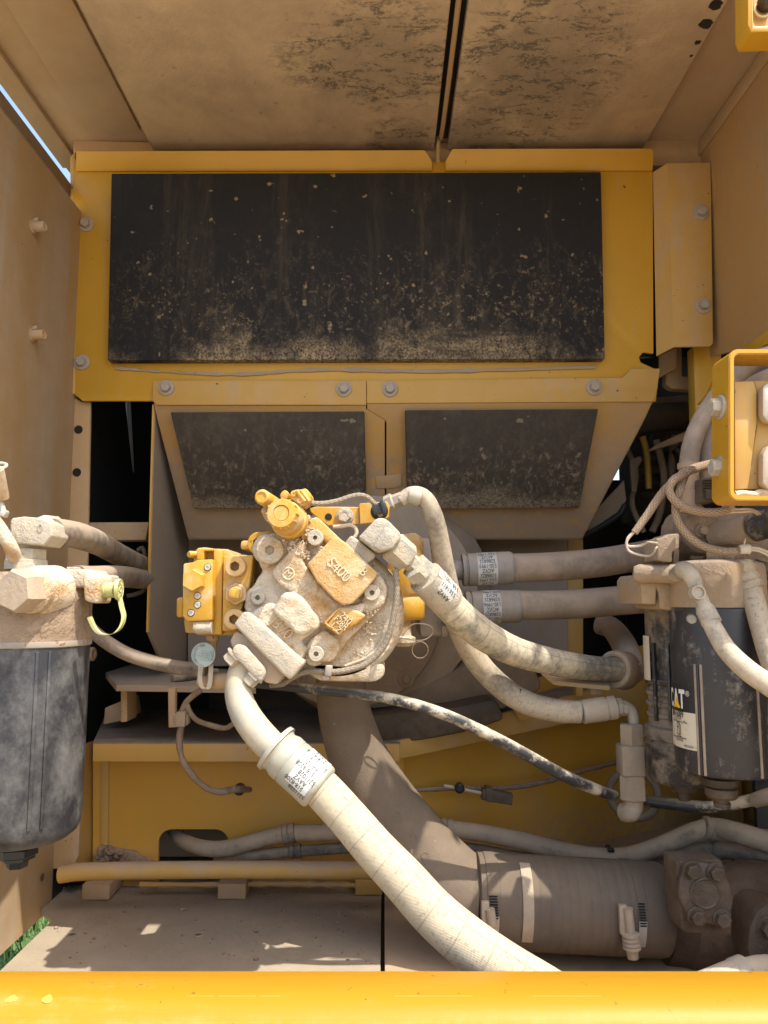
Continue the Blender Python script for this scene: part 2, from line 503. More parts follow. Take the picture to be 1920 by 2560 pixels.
M['oily'] = mat('oily_brown_casting', (.060, .038, .022), dust=(.125, .085, .052), cover=.55, up=.35, thin=.3, rough=.32, drough=.7, scale=12, soft=.16, bump=.5, bscale=180, clump=.35)
M['steel'] = mat('zinc_steel_dust', (.42, .40, .36), dust=(.40, .32, .22), cover=.55, up=.6, thin=.2, rough=.42, metal=.5, scale=16, soft=.16, bump=.35, bscale=420)
M['steel_clean'] = mat('zinc_plated_steel', (.47, .45, .40), dust=(.48, .40, .28), cover=.38, up=.4, thin=.08, rough=.36, metal=.6, scale=14, soft=.2, bump=.12)
M['steel_pale'] = mat('zinc_fitting_pale_dust', (.31, .31, .275), dust=(.43, .365, .265), cover=.66, up=.5, thin=.30, rough=.5, scale=22, soft=.14, bump=1.0, bscale=430, bdist=.002, clump=.3, specks=.12, speck_col=(.14, .11, .075), vary=.22)
M['bolt'] = mat('dusty_bolt_steel', (.34, .32, .29), dust=(.36, .29, .21), cover=.6, up=.5, thin=.3, rough=.45, metal=.35, scale=30, soft=.2, bump=.3)
M['rubber'] = mat('hose_rubber_dusty', (.035, .034, .034), dust=(.30, .235, .165), cover=.62, up=.75, thin=.3, rough=.6, scale=16, soft=.16, bump=.35, bscale=340)
M['rubber_tan'] = mat('hose_cover_tan_dust', (.12, .095, .07), dust=(.34, .26, .185), cover=.66, up=.5, thin=.42, rough=.7, scale=10, soft=.2, bump=.35, bscale=300)
M['rubber_pale'] = mat('hose_cover_pale_dust', (.17, .155, .13), dust=(.46, .38, .265), cover=.60, up=.5, thin=.2, rough=.7, scale=20, soft=.12, bump=.6, bscale=360, specks=.22, speck_col=(.05, .05, .045))
M['rubber_black'] = mat('black_hose_scuffed', (.018, .02, .024), dust=(.46, .39, .28), cover=.40, up=.55, thin=.03, rough=.34, scale=22, soft=.07, bump=.2, bscale=300)
M['can'] = mat('black_canister_scuffed', (.017, .017, .021), dust=(.30, .26, .20), cover=.34, soft=.08, scale=20, up=.5, thin=.05, rough=.34, drough=.8, bump=.25, bscale=260, streak=(1.3, 1.3, .5))
M['can_grey'] = mat('black_canister_worn_grey', (.016, .016, .019), dust=(.115, .11, .10), cover=.42, soft=.16, scale=16, up=.5, thin=.04, drip=.1, rough=.42, drough=.75, bump=.3, bscale=240, streak=(1.2, 1.2, .7))
M['mud'] = mat('caked_mud_cast', (.20, .135, .085), dust=(.31, .225, .145), cover=.6, soft=.2, scale=16, up=.6, thin=.3, rough=.9, drough=.95, bump=1.0, bscale=210, bdist=.003, clump=.6)
M['dark'] = plain('bay_shade_black', (.018, .016, .014), .7)  # near-black colour standing for the shade inside the engine bay
M['dark_brown'] = mat('dark_brown_engine_part', (.05, .035, .022), dust=(.12, .09, .06), cover=.5, thin=.15, up=.5, rough=.6, scale=9, bump=.2)
M['black'] = plain('black_plastic', (.016, .016, .017), .45)
M['hole'] = plain('hole_shade_black', (.01, .009, .008), .9)  # near-black standing for the shade inside holes, slots and the floor seam
M['rust'] = mat('rusty_pipe', (.30, .15, .05), dust=(.42, .33, .22), cover=.56, scale=22, up=.6, rough=.7, bump=.6, bscale=300)
M['rim'] = plain('bare_metal_rim', (.52, .45, .30), .5, .2)
M['label'] = plain('white_label_stock', (.60, .59, .55), .55, nz=.12)
M['label_cream'] = mat('cream_label_dusty', (.62, .55, .40), cover=.25, thin=.05, up=0, rough=.5, scale=14, bump=.05)
M['ink'] = plain('black_print', (.02, .02, .02), .6)
M['print_white'] = plain('white_print', (.74, .72, .66), .5)
M['print_yellow'] = plain('yellow_print', (.80, .45, .02), .5)
M['cap_green'] = mat('yellow_green_plastic', (.40, .40, .13), dust=(.42, .38, .25), cover=.4, up=.4, rough=.5, scale=30, soft=.2, bump=.5, bscale=380)
M['cap_grey'] = mat('pale_teal_plastic', (.36, .45, .42), dust=(.46, .44, .36), cover=.35, up=.5, rough=.45, scale=28, soft=.2, bump=.3)
M['strap'] = mat('pale_strap_plastic', (.36, .35, .28), dust=(.48, .40, .28), cover=.6, up=.5, rough=.55, scale=28, soft=.2, bump=.3)
M['braid'] = braid_mat('braided_sleeve_tan', (.50, .41, .29), (.11, .08, .05))
M['braid_warm'] = braid_mat('braided_sleeve_warm', (.50, .36, .235), (.15, .095, .05), .0058, 8)
M['braid_brown'] = braid_mat('braided_sleeve_brown', (.27, .19, .125), (.08, .055, .035), .005, 6)
M['wire'] = mat('pale_wire', (.45, .36, .27), dust=(.5, .41, .3), cover=.6, scale=30, rough=.6, bump=.2)
M['wire_brown'] = mat('taped_loom_brown', (.17, .115, .075), dust=(.28, .2, .135), cover=.5, thin=.3, up=.5, scale=26, rough=.7, bump=.5, bscale=300)
M['sleeve'] = sleeve_mat('woven_hose_sleeve_pale', (.30, .26, .18), (.46, .385, .26))
M['sleeve_mid'] = sleeve_mat('hose_cover_wrapped', (.16, .15, .12), (.50, .42, .285), seam=.05, cover=.50, weave=False, low=.25)
M['pitted'] = sleeve_mat('pitted_hose_cover', (.20, .165, .12), (.43, .355, .25), cover=.62, weave=False, line=False, low=.5, scale=12)

def foam_dust(name, z_top, z_bot, streak, amt, base=(.014, .014, .0145), dust=(.33, .25, .15)):
    """black foam sheet: specks and smears of dust, more of it towards the lower edge where it settles"""
    g = NG(name)
    P0 = g.wcoord(); Ps = g.wcoord(streak)
    pz = g.n('ShaderNodeSeparateXYZ'); g.l(P0, pz.inputs[0])
    h = g.mt('DIVIDE', g.mt('SUBTRACT', pz.outputs[2], z_bot), z_top - z_bot, clamp=True)
    dens = g.mt('SUBTRACT', 1.0, h)
    big = g.noise(P0, 5.2, 6, .68, .5); fib = g.noise(Ps, 55, 6, .78, .5); dot = g.noise(P0, 120, 4, .65); fine = g.noise(P0, 260, 3, .7)
    edge = g.mt('MULTIPLY', g.ss(g.mt('ADD', dens, g.mt('MULTIPLY', g.mt('SUBTRACT', big, .5), .9)), .86, 1.06), g.ss(g.mt('ADD', fine, g.mt('MULTIPLY', dot, .5)), .52, .95))
    field = g.mt('ADD', g.mt('MULTIPLY', dens, .42), g.mt('MULTIPLY', big, .7))
    smear = g.mt('MULTIPLY', g.ss(fib, .50, .72), g.ss(field, .40, .80))
    zone = g.ss(g.mt('ADD', g.mt('MULTIPLY', g.ss(dens, .1, .7), .26), big), .60, .84)
    specks = g.mt('MULTIPLY', g.mt('MAXIMUM', g.ss(dot, .56, .72), g.mt('MULTIPLY', g.ss(g.noise(P0, 38, 5, .7, .8), .60, .74), .8)), zone)
    rare = g.mt('MULTIPLY', g.ss(g.noise(P0, 46, 2, .5), .69, .73), .6)
    film = g.mt('MULTIPLY', g.mt('ADD', .25, g.mt('MULTIPLY', fib, g.mt('ADD', .2, big))), amt[2])
    film = g.mt('ADD', film, g.mt('MULTIPLY', g.ss(g.noise(g.wcoord((1, 1, .14)), 13, 6, .7, .3), .50, .78), .16))
    msk = g.mt('ADD', g.mt('MULTIPLY', smear, amt[0]), g.mt('MULTIPLY', specks, amt[1]), clamp=True)
    msk = g.mt('MAXIMUM', msk, g.mt('MAXIMUM', edge, rare))
    msk = g.mt('ADD', msk, film, clamp=True)
    nz = g.n('ShaderNodeSeparateXYZ'); g.l(g.n('ShaderNodeNewGeometry').outputs['Normal'], nz.inputs[0])
    msk = g.mt('ADD', msk, g.ss(nz.outputs[2], .3, .8), clamp=True)
    c = g.mix(msk, base, g.mix(1.0, dust, g.mt('ADD', .75, g.mt('MULTIPLY', dot, .5)), 'MULTIPLY'))
    g.put(g.b.inputs['Base Color'], c); g.b.inputs['Roughness'].default_value = .85
    g.b.inputs['Specular IOR Level'].default_value = .18
    g.l(g.bump(g.mt('ADD', fine, msk), .4, .001), g.b.inputs['Normal'])
    return g.m
M['foam'] = foam_dust('black_foam_speckled', 2.28, 1.925, (1, 1, .6), (.34, .50, .05), (.013, .014, .017))
M['foam_low'] = foam_dust('black_foam_dust_streaked', 1.835, 1.68, (1.6, 1.6, .35), (.95, .2, .30), (.020, .020, .020), (.25, .20, .135))

M['chip'] = plain('chipped_paint_spot', (.52, .30, .05), .5)
M['can_dusty'] = mat('ribbed_bowl_dusty', (.018, .018, .020), dust=(.21, .165, .115), cover=.50, soft=.08, scale=20, up=.9, thin=.06, rough=.45, bump=.3)

M['yellow_bar'] = mat('yellow_sill_paint_worn', (.34, .168, .008), dust=(.40, .26, .10), cover=.18, up=.0, thin=.02, spec=.22, rough=.46, drough=.7, streak=(.10, 3, 3), scale=9, soft=.16, bump=.12, bscale=160, specks=.16, speck_col=(.10, .06, .02))

M['yellow_valve'] = mat('yellow_pump_paint_grimy', (.50, .26, .014), dust=(.47, .36, .21), cover=.36, up=.35, thin=.05, rough=.40, drough=.85, scale=24, soft=.13, bump=.35, bscale=300, specks=.12, speck_col=(.14, .09, .03), vary=.2)
# ================================================================== SETTING
FZ = 1.0                     # compartment floor height
mb = MB()
mb.sheet([[V((x, y, 0)) for x in (-60, -8, -3, 0, 3, 8, 60)] for y in (-60, -8, -3, 0, 3, 8, 60)])
g = NG('grass_ground')
pw = g.wcoord()
gn = g.noise(pw, 1.3, 6, .6); gf = g.noise(pw, 40, 5, .7)
gc = g.mix(g.ss(gf, .3, .7), (.035, .075, .018), (.12, .19, .045))
gy = g.n('ShaderNodeSeparateXYZ'); g.l(pw, gy.inputs[0])
dirt = g.mix(g.ss(gf, .3, .7), (.34, .265, .175), (.46, .37, .25))  # pale dirt added out of view so sunlight bounces up to the ceiling
gc = g.mix(g.ss(g.mt('ADD', gy.outputs[1], g.mt('MULTIPLY', gn, .6)), 2.2, 2.5), dirt, gc)
g.put(g.b.inputs['Base Color'], gc); g.b.inputs['Roughness'].default_value = .95
g.l(g.bump(gf, .8, .02), g.b.inputs['Normal'])
ground = build('ground', mb, g.m)
tag(ground, 'grassy ground far below, seen through the gap beside the floor plate', kind='structure')
mb = MB()
rg = random.Random(3)
for i in range(5200):
    x = rg.uniform(-2.5, -.95); y = rg.uniform(2.5, 4.9)
    h = rg.uniform(.05, .16); a = rg.uniform(0, 6.28); wd = rg.uniform(.004, .009)
    dx, dy = math.cos(a) * wd, math.sin(a) * wd; lx, ly = rg.uniform(-.06, .06), rg.uniform(-.06, .06)
    v0 = mb.bm.verts.new((x - dx, y - dy, 0)); v1 = mb.bm.verts.new((x + dx, y + dy, 0)); v2 = mb.bm.verts.new((x + lx, y + ly, h))
    mb.bm.faces.new((v0, v1, v2))
g = NG('grass_blades')
gi = g.noise(g.wcoord(), 9, 3, .6)
g.put(g.b.inputs['Base Color'], g.mix(g.ss(gi, .35, .65), (.05, .13, .025), (.19, .27, .08)))
g.b.inputs['Roughness'].default_value = .7
gr = build('grass', mb, g.m)
tag(gr, 'bright green grass on the ground beside the machine', 'grass', kind='stuff')

# ---- bolt prototype: washer flange and hexagon head, axis along local +Z
def bolt_mesh(name, rw, hw, rh, hh, mt, parent, wl, d, washer=True, n6=6):
    """bolt (part) with its washer (sub-part)"""
    mb = MB()
    mb.lathe((0, 0, 0), (0, 0, 1), [(hw, rh), (hw + hh - rh * .12, rh), (hw + hh, rh * .86), (hw + hh, rh * .55), (hw + hh - .0006, rh * .5), (hw + hh - .0006, 0)], 6)
    o = build(name, mb, mt, None, 25, origin=(0, 0, 0))
    o.parent = parent
    WL[o.name] = V(wl)
    o.location = V(wl) - WL[parent.name]
    o.rotation_euler = V(d).to_track_quat('Z', 'Y').to_euler()
    o.rotation_euler.rotate_axis('Z', random.uniform(0, 1))
    if washer:
        mb = MB(); mb.lathe((0, 0, 0), (0, 0, 1), [(0, rw), (hw * .7, rw), (hw, rw * .93), (hw, rh * .6)], 28)
        wsh = build('washer', mb, mt, None, 30, origin=(0, 0, 0))
        wsh.parent = o
        WL[wsh.name] = V(wl)
    return o
def bolt_copy(src, parent, wl, d):
    o = src.copy(); COL.objects.link(o); o.parent = parent; o.location = V(wl) - WL[parent.name]
    WL[o.name] = V(wl)
    o.rotation_euler = V(d).to_track_quat('Z', 'Y').to_euler(); o.rotation_euler.rotate_axis('Z', random.uniform(0, 1))
    for ch in src.children:
        c = ch.copy(); COL.objects.link(c); c.parent = o
    return o
FWD = V((0, -1, 0))

# ---- floor
def zplane(pts, Z): return [PZ(x, y, Z) for x, y in pts]
mb = MB()
xl, xs = -.522, PZ(957, 2300, FZ).x
mb.prism([V((xl, .72, FZ)), V((xs - .0028, .72, FZ)), V((xs - .0028, 1.425, FZ)), V((-.558, 1.425, FZ)), V((-.558, 1.315, FZ)), V((xl, 1.275, FZ))], (0, 0, -.006), .0015)
fl = build('floor_plate', mb, M['floor'])
tag(fl, 'dusty tan floor plate left of the dark seam, with sunlit patch', 'floor plate', kind='structure')
mb = MB()
mb.prism([V((xs + .0028, .72, FZ)), V((.9, .72, FZ)), V((.9, 1.9, FZ)), V((xs + .0028, 1.9, FZ))], (0, 0, -.006), .0015)
fr = build('floor_plate', mb, M['tan_film'])
tag(fr, 'yellowish floor plate right of the dark seam, under the suction pipe', 'floor plate', kind='structure')
mb = MB(); mb.box((xs, 1.06, FZ - .03), (.05, .70, .01))
fs_ = build('seam_shade_strip', mb, M['hole']); tag(fs_, 'dark strip standing for the shade below the seam between the floor plates', kind='structure')  # shade under the seam put into the colour of a strip
# weld bead / lip where the floor meets the rear wall, and dark discs for the shade of two punched holes
mb = MB()
mb.tube([P(350, 2212, 1.375), P(520, 2212, 1.38), P(700, 2210, 1.38), P(880, 2213, 1.38), P(930, 2213, 1.38)], .0045, n=8, sub=8, wob=.7)
build('weld_bead', mb, M['yellow_film'], fl)
for (px, py) in ((180, 2337), (496, 2337)):
    mb = MB(); mb.ring(PZ(px, py, FZ + .0008), (0, 0, 1), .0058, .0011, 24, 6)
    build('hole_rim', mb, M['floor'], fl)
    mb = MB(); mb.lathe(PZ(px, py, FZ + .0009), (0, 0, 1), [(0, .0052), (.0003, .0050)], 20)
    build('hole_shade_disc', mb, M['dark_brown'], fl)  # dark disc paints the shade in the punched hole
mb = MB(); rp = random.Random(11)
pebs = [(350, 2325), (140, 2322), (456, 2277), (455, 2340), (710, 2280), (795, 2288), (722, 2353), (850, 2285), (788, 2345), (235, 2348), (312, 2280), (560, 2300), (640, 2330), (845, 2310), (175, 2395), (640, 2400), (870, 2400), (560, 2385)]
for i in range(70): pebs.append((rp.uniform(120, 930), rp.uniform(2260, 2410)))
for k, (px, py) in enumerate(pebs):
    r = rp.uniform(.002, .0045) if k < 18 else rp.uniform(.0007, .0017)
    c = PZ(px, py, FZ) + V((0, 0, r * .4))
    if c.x < xl + .01: continue
    mtx = Matrix.Translation(c) @ Matrix.Rotation(rp.uniform(0, 6), 4, 'Z') @ Matrix.Diagonal((r * rp.uniform(.8, 1.5), r, r * rp.uniform(.6, .9), 1))
    bmesh.ops.create_icosphere(mb.bm, subdivisions=1, radius=1, matrix=mtx)
pb = build('grit', mb, M['mud'], None, 20); tag(pb, 'small clods of dry dirt scattered on the floor plate', 'grit', kind='stuff')

# ---- three pads on the floor
def floor_pad(px0, px1, ytop, ymid, ybot, label, gold=False):
    zt = FZ + .026
    a, b = PZ(px0, ybot, FZ), PZ(px1, ybot, FZ)
    t = thing('floor_pad', label, 'mounting pad', ((a.x + b.x) / 2, a.y + .04, FZ), 'mounting pads along the rear of the floor')
    mb = MB(); dpt = .085
    mb.box(((a.x + b.x) / 2, a.y + dpt / 2, FZ + .0135), (b.x - a.x, dpt, .025), .002)
    build('block', mb, M['yellow_film'] if gold else M['tan_film'], t)
    mb = MB(); mb.lathe(((a.x + b.x) / 2, a.y + .035, zt), (0, 0, 1), [(0, .006), (.003, .006), (.0045, .004), (.0045, 0)], 12)
    build('screw', mb, M['floor'], t)
    return t
floor_pad(203, 273, 2204, 2234, 2252, 'tan dusty mounting pad nearest the grass gap in the corner')
floor_pad(543, 614, 2203, 2232, 2250, 'tan dusty mounting pad in the middle of the floor edge')
floor_pad(888, 955, 2206, 2218, 2240, 'yellow mounting pad beside the floor seam', True)

# ---- front sill (bar in the foreground)
t = thing('front_sill', 'bright yellow rounded sill bar across the whole foreground', 'sill bar', (0, .74, 1.06))
zt = P(960, 2417, .785).z
prof = [(.785, zt - .09), (.785, zt - .012), (.782, zt - .004), (.776, zt), (.742, zt - .0005), (.728, zt - .003), (.716, zt - .010), (.708, zt - .020), (.704, zt - .034), (.704, zt - .14)]
mb = MB(); mb.prism([V((-.62, y, z)) for y, z in prof], (1.34, 0, 0))
build('bar', mb, M['yellow_bar'], t, 40)
mb = MB()
for x0, x1, y in ((465, 535, 2501), (545, 640, 2498), (1330, 1500, 2488), (985, 1180, 2487), (650, 700, 2500)):
    a, b = P(x0, y, .7355), P(x1, y, .7355)
    mb.box(((a.x + b.x) / 2, .7335, zt - .0018), (b.x - a.x, .0005, .0006))
build('scratch', mb, M['chip'], t)
for px, py in ((115, 2522), (28, 2504)):
    mb = MB(); c = V((P(px, py, .73).x, .730, zt - .0026))
    mb.lathe(c, (0, -.25, 1), [(0, .0048), (.0003, .0036), (.0004, 0)], 11, jit=.3)
    build('chipped_spot', mb, M['chip'], t)

# ---- left side wall
XL = -.56
t = thing('side_panel', 'dusty yellow sheet forming the left side of the compartment', 'panel', (XL, 1.2, 1.0), kind='structure')
mb = MB()
za, zb = PX(0, 2389, XL).z, PX(0, 270, XL).z
mb.prism([V((XL, .95, za)), V((XL, 1.362, za)), V((XL, 1.362, zb)), V((XL, .95, zb))], (-.006, 0, 0))
build('sheet', mb, M['wall_left'], t)
xo = XL - .022
z0, z1 = PX(0, 264, xo).z, PX(0, 224, xo).z
mb = MB(); mb.prism([V((xo, .8, z0)), V((xo, 1.40, z0)), V((xo, 1.40, z1)), V((xo, .8, z1))], (-.006, 0, 0), .001)
build('top_rail', mb, M['cast_dark'], t)
mb = MB(); mb.prism([V((XL - .004, .8, zb - .002)), V((XL - .004, 1.40, zb - .002)), V((XL - .004, 1.40, zb + .004)), V((XL - .004, .8, zb + .004))], (-.004, 0, 0))
build('lit_edge_strip', mb, M['yellow_clean'], t)  # clean yellow strip paints the lit line along the wall top
for (px, py) in ((98, 568), (96, 838)):
    c = PX(px - 16, py, XL)
    mb = MB(); mb.lathe(c, (1, -.12, 0), [(0, .011), (.003, .011), (.003, .0085), (.019, .0085), (.021, .0072), (.021, .0055), (.020, .005), (.020, 0)], 20)
    build('stud', mb, M['tan_film'], t)
    mb = MB(); mb.boxd(c + V((.004, 0, .012)), (.004, 0, .001), (0, .0022, 0), (0, 0, .003), .0006)
    build('clip_tab', mb, M['tan_film'], t)
c = PX(214, 1635, XL)
mb = MB(); mb.lathe(c, (1, -.1, 0), [(0, .013), (.015, .013), (.017, .011), (.017, .007), (.015, .006), (.015, 0)], 20)
build('stud', mb, M['tan_film'], t)
# sunlit lower front corner, a separate stiffener plate
c = PX(52, 2185, XL + .003)
mb = MB(); mb.lathe(V((XL + .003, PX(101, 2193, XL).y, PX(101, 2193, XL).z)), (1, 0, 0), [(0, .0062), (.0006, .0062), (.0006, 0)], 18)
build('hole_shade_disc', mb, M['dark_brown'], t)  # flat dark disc in place of the hole's shade

# ---- ceiling
ZC = P(960, 352, 1.37).z
t = thing('ceiling', 'dusty brown underside of the machine hood over the compartment', 'ceiling', (0, 1.1, ZC), kind='structure')
xe = (145 - 960) / F * 1.37 * (1.0)
def cx(px, py): return PZ(px, py, ZC).x
xedge = PZ(145, 395, ZC).x
mb = MB(); mb.box(((xedge + 1.3) / 2, 1.7475, ZC + .004), (1.3 - xedge, 1.905, .004))
build('hood_sheet', mb, M['ceil_sheet'], t)
xseam = PZ(190, 300, ZC).x
mb = MB(); mb.box((xedge + .018, 1.125, ZC - .003), (.036, .65, .010), .001)
build('edge_fold', mb, M['ceil_sheet'], t)
mb = MB(); mb.box(((xseam + PZ(370, 352, ZC).x) / 2 + .004, 1.065, ZC - .0025), (PZ(370, 352, ZC).x - xseam - .012, .53, .007), .001)
build('overlap_sheet', mb, M['ceil_sheet'], t)
def foam_mat(name, cx_, cy_, sx_, sy_, cx2, cy2, s2):
    """dusty foam with the black showing through in rubbed patches"""
    g = NG(name)
    P0 = g.wcoord()
    def blob(x, y, ax, ay):
        s = g.n('ShaderNodeVectorMath', operation='SUBTRACT'); g.l(P0, s.inputs[0]); s.inputs[1].default_value = (x, y, 0)
        mp = g.n('ShaderNodeVectorMath', operation='MULTIPLY'); g.l(s.outputs[0], mp.inputs[0]); mp.inputs[1].default_value = (1 / ax, 1 / ay, 0)
        ln = g.n('ShaderNodeVectorMath', operation='LENGTH'); g.l(mp.outputs[0], ln.inputs[0])
        return g.mt('SUBTRACT', 1.0, g.ss(ln.outputs['Value'], .1, 1.1))
    zone = g.mt('MAXIMUM', blob(cx_, cy_, sx_, sy_), blob(cx2, cy2, s2, s2))
    big = g.noise(P0, 7, 6, .65, .6)
    veins_old = g.mt('MULTIPLY', g.mt('SUBTRACT', 1.0, g.ss(g.mt('ABSOLUTE', g.mt('SUBTRACT', g.noise(g.wcoord((1.0, .55, 1)), 27, 7, .72, 2.2), .5)), .0, .05)), g.ss(g.noise(P0, 60, 3, .7), .36, .54))
    mpr = g.n('ShaderNodeMapping'); mpr.inputs['Rotation'].default_value = (0, 0, .5); mpr.inputs['Scale'].default_value = (1.0, 2.1, 1); g.l(P0, mpr.inputs['Vector'])
    spk = g.mt('MULTIPLY', g.ss(g.noise(mpr.outputs[0], 24, 12, .80, .5), .485, .56), g.ss(g.noise(P0, 170, 4, .7), .36, .52))
    haze = g.mt('MULTIPLY', g.ss(g.mt('ADD', g.mt('MULTIPLY', zone, .55), g.mt('MULTIPLY', g.noise(g.wcoord((1.4, .8, 1)), 11, 6, .7, 1.2), .75)), .50, .95), .34)
    m1 = g.mt('MULTIPLY', spk, g.ss(g.mt('ADD', g.mt('MULTIPLY', zone, .62), g.mt('MULTIPLY', big, .55)), .34, .66))
    rare = g.mt('MULTIPLY', g.ss(g.noise(P0, 46, 3, .5), .68, .73), .35)
    msk = g.mt('MAXIMUM', g.mt('MULTIPLY', g.mt('MAXIMUM', m1, rare), .74), haze)
    mid = g.noise(P0, 28, 6, .65)
    tan = g.mix(g.ss(big, .35, .65), (.44, .325, .215), (.54, .405, .26))
    tan = g.mix(1.0, tan, g.mt('ADD', .82, g.mt('MULTIPLY', mid, .36)), 'MULTIPLY')
    g.put(g.b.inputs['Base Color'], g.mix(msk, tan, (.035, .035, .034)))
    g.b.inputs['Roughness'].default_value = .9
    g.l(g.bump(g.mt('SUBTRACT', g.noise(P0, 160, 5, .7), msk), .35, .0015), g.b.inputs['Normal'])
    return g.m
mfL = foam_mat('hood_foam_dusty_left', -.01, 1.12, .20, .17, .03, 1.34, .10)
mfR = foam_mat('hood_foam_dusty_right', .25, 1.14, .20, .28, .16, 1.33, .13)
xf0 = PZ(370, 352, ZC - .022).x; xg = PZ(1105, 352, ZC - .022).x; xf1 = PZ(1620, 350, ZC - .022).x
for nm, a, b, mt_, lb in (('foam_pad', xf0, xg - .0125, mfL, 'dusty foam pad left of the centre rod'), ('foam_pad', xg + .0125, xf1, mfR, 'dusty foam pad right of the centre rod with black scuffs')):
    mb = MB(); mb.box(((a + b) / 2, 1.082, ZC - .011), (b - a, .566, .022), .003)
    o = build(nm, mb, mt_, t); o['label'] = lb
mb = MB(); mb.box((xg, 1.08, ZC - .0005), (.028, .56, .003)); build('gap_shade_strip', mb, M['black'], t)  # black strip paints the shade of the deep gap between the pads
mb = MB(); mb.tube([V((xg - .001, .80, ZC - .016)), V((xg - .001, 1.30, ZC - .016)), P(1097, 330, 1.352), P(1095, 402, 1.345)], .0042, 12, 6)
build('centre_rod', mb, M['tan_film'], t)
for i, (px, py, r) in enumerate(((1790, 12, .009), (1766, 60, .010), (1744, 106, .0045), (1728, 140, .0025))):
    c = PZ(px, py, ZC - .0225)
    mb = MB(); mb.lathe(c, (0, 0, -1), [(0, r), (.0006, r * .9), (.0006, 0)], 13, jit=.28)
    build('worn_patch', mb, M['black'], t)

# ---- right side wall
XR = .60
t = thing('side_panel', 'orange-brown dusty sheet forming the right side of the compartment', 'panel', (XR, 1.2, 1.3), kind='structure')
yb = 1.40
q = [(1795, 870), (1868, 868), (1920, 828)]
lo = [PX(x, y, XR) for x, y in q]
mb = MB()
zf = lo[-1].z - .12
mb.prism([V((XR, yb, lo[0].z)), V((XR, lo[1].y, lo[1].z)), V((XR, lo[2].y, lo[2].z)), V((XR, .78, lo[2].z - .0)), V((XR, .78, ZC - .001)), V((XR, yb, ZC - .001))], (.006, 0, 0))
build('sheet', mb, M['wall_right'], t)
mb = MB(); mb.prism([V((XR - .004, yb, ZC - .002)), V((XR - .004, .72, ZC - .002)), V((XR - .004, .72, ZC - .03)), V((XR - .004, yb, ZC - .03))], (.003, 0, 0), .001)
build('top_flange', mb, M['ceil_sheet'], t)
mb = MB()
a, b = PX(1856, 885, XR - .01), PX(1935, 836, XR - .01)
mb.boxd((a + b) / 2, (b - a) / 2, (.004, 0, 0), V((0, 0, .010)), .002)
build('bottom_edge', mb, M['yellow'], t)
mb = MB(); mb.box((.74, .995, 1.53), (.02, .67, 1.44)); build('unseen_sun_shield', mb, M['wall_right'], t)  # unseen plate, its height and reach set to shade the lower right

# ================================================================== REAR PANELS
YP = 1.35
# header rail behind
t = thing('header_rail', 'dusty tan cross rail between the ceiling and the black foam panel', 'rail', P(960, 365, 1.40))
mb = MB(); mb.prism(pp([(182, 349), (370, 354), (1040, 356), (1772, 348), (1772, 412), (182, 432)], 1.372), (0, .05, 0), .003)
build('beam', mb, M['tan_film'], t)
# upper insulated panel
t = thing('insulated_panel', 'large yellow panel with a wide black foam sheet and two bolts', 'panel', P(900, 1000, YP))
out = [(186, 398), (1075, 404), (1112, 404), (1632, 398), (1634, 884), (1608, 880), (1598, 893), (1602, 906), (1638, 922), (1648, 925), (1640, 1004), (205, 1002), (181, 980)]
mb = MB(); mb.prism(pp(out, YP), (0, .006, 0), .0012)
build('sheet', mb, M['yellow'], t)
mb = MB()
for poly in ([(190, 378), (1062, 375), (1080, 403), (1080, 427), (190, 428)], [(1114, 403), (1131, 372), (1628, 371), (1634, 378), (1632, 427), (1114, 427)]):
    pts = [P(x, y, YP - .004 - (427 - y) / 52 * .020) for x, y in poly]
    mb.prism(pts, (0, .006, .002), .001)
build('top_flange', mb, M['yellow'], t)
mb = MB(); mb.prism(pp([(174, 392), (188, 376), (188, 985), (176, 985)], YP - .001), (0, .03, 0), .003)
build('side_flange', mb, M['yellow_film'], t)
fo = [(278, 433), (1503, 429), (1513, 897), (268, 901)]
mb = MB()
fq = pp(fo, YP - .020)
mb.prism(fq, (0, .0195, 0), .0025)
build('foam_sheet', mb, M['foam'], t)
b0 = bolt_mesh('bolt', .0145, .003, .0088, .008, M['bolt'], t, P(216, 561, YP), FWD)
bolt_copy(b0, t, P(205, 906, YP), FWD)
mb = MB(); mb.tube([P(290, 920, YP - .002), P(420, 930, YP - .002), P(600, 936, YP - .002), P(800, 925, YP - .002), P(1100, 928, YP - .002), P(1490, 918, YP - .002)], .0030, 6, 10, wob=1.0)
build('dust_ridge', mb, M['floor'], t)

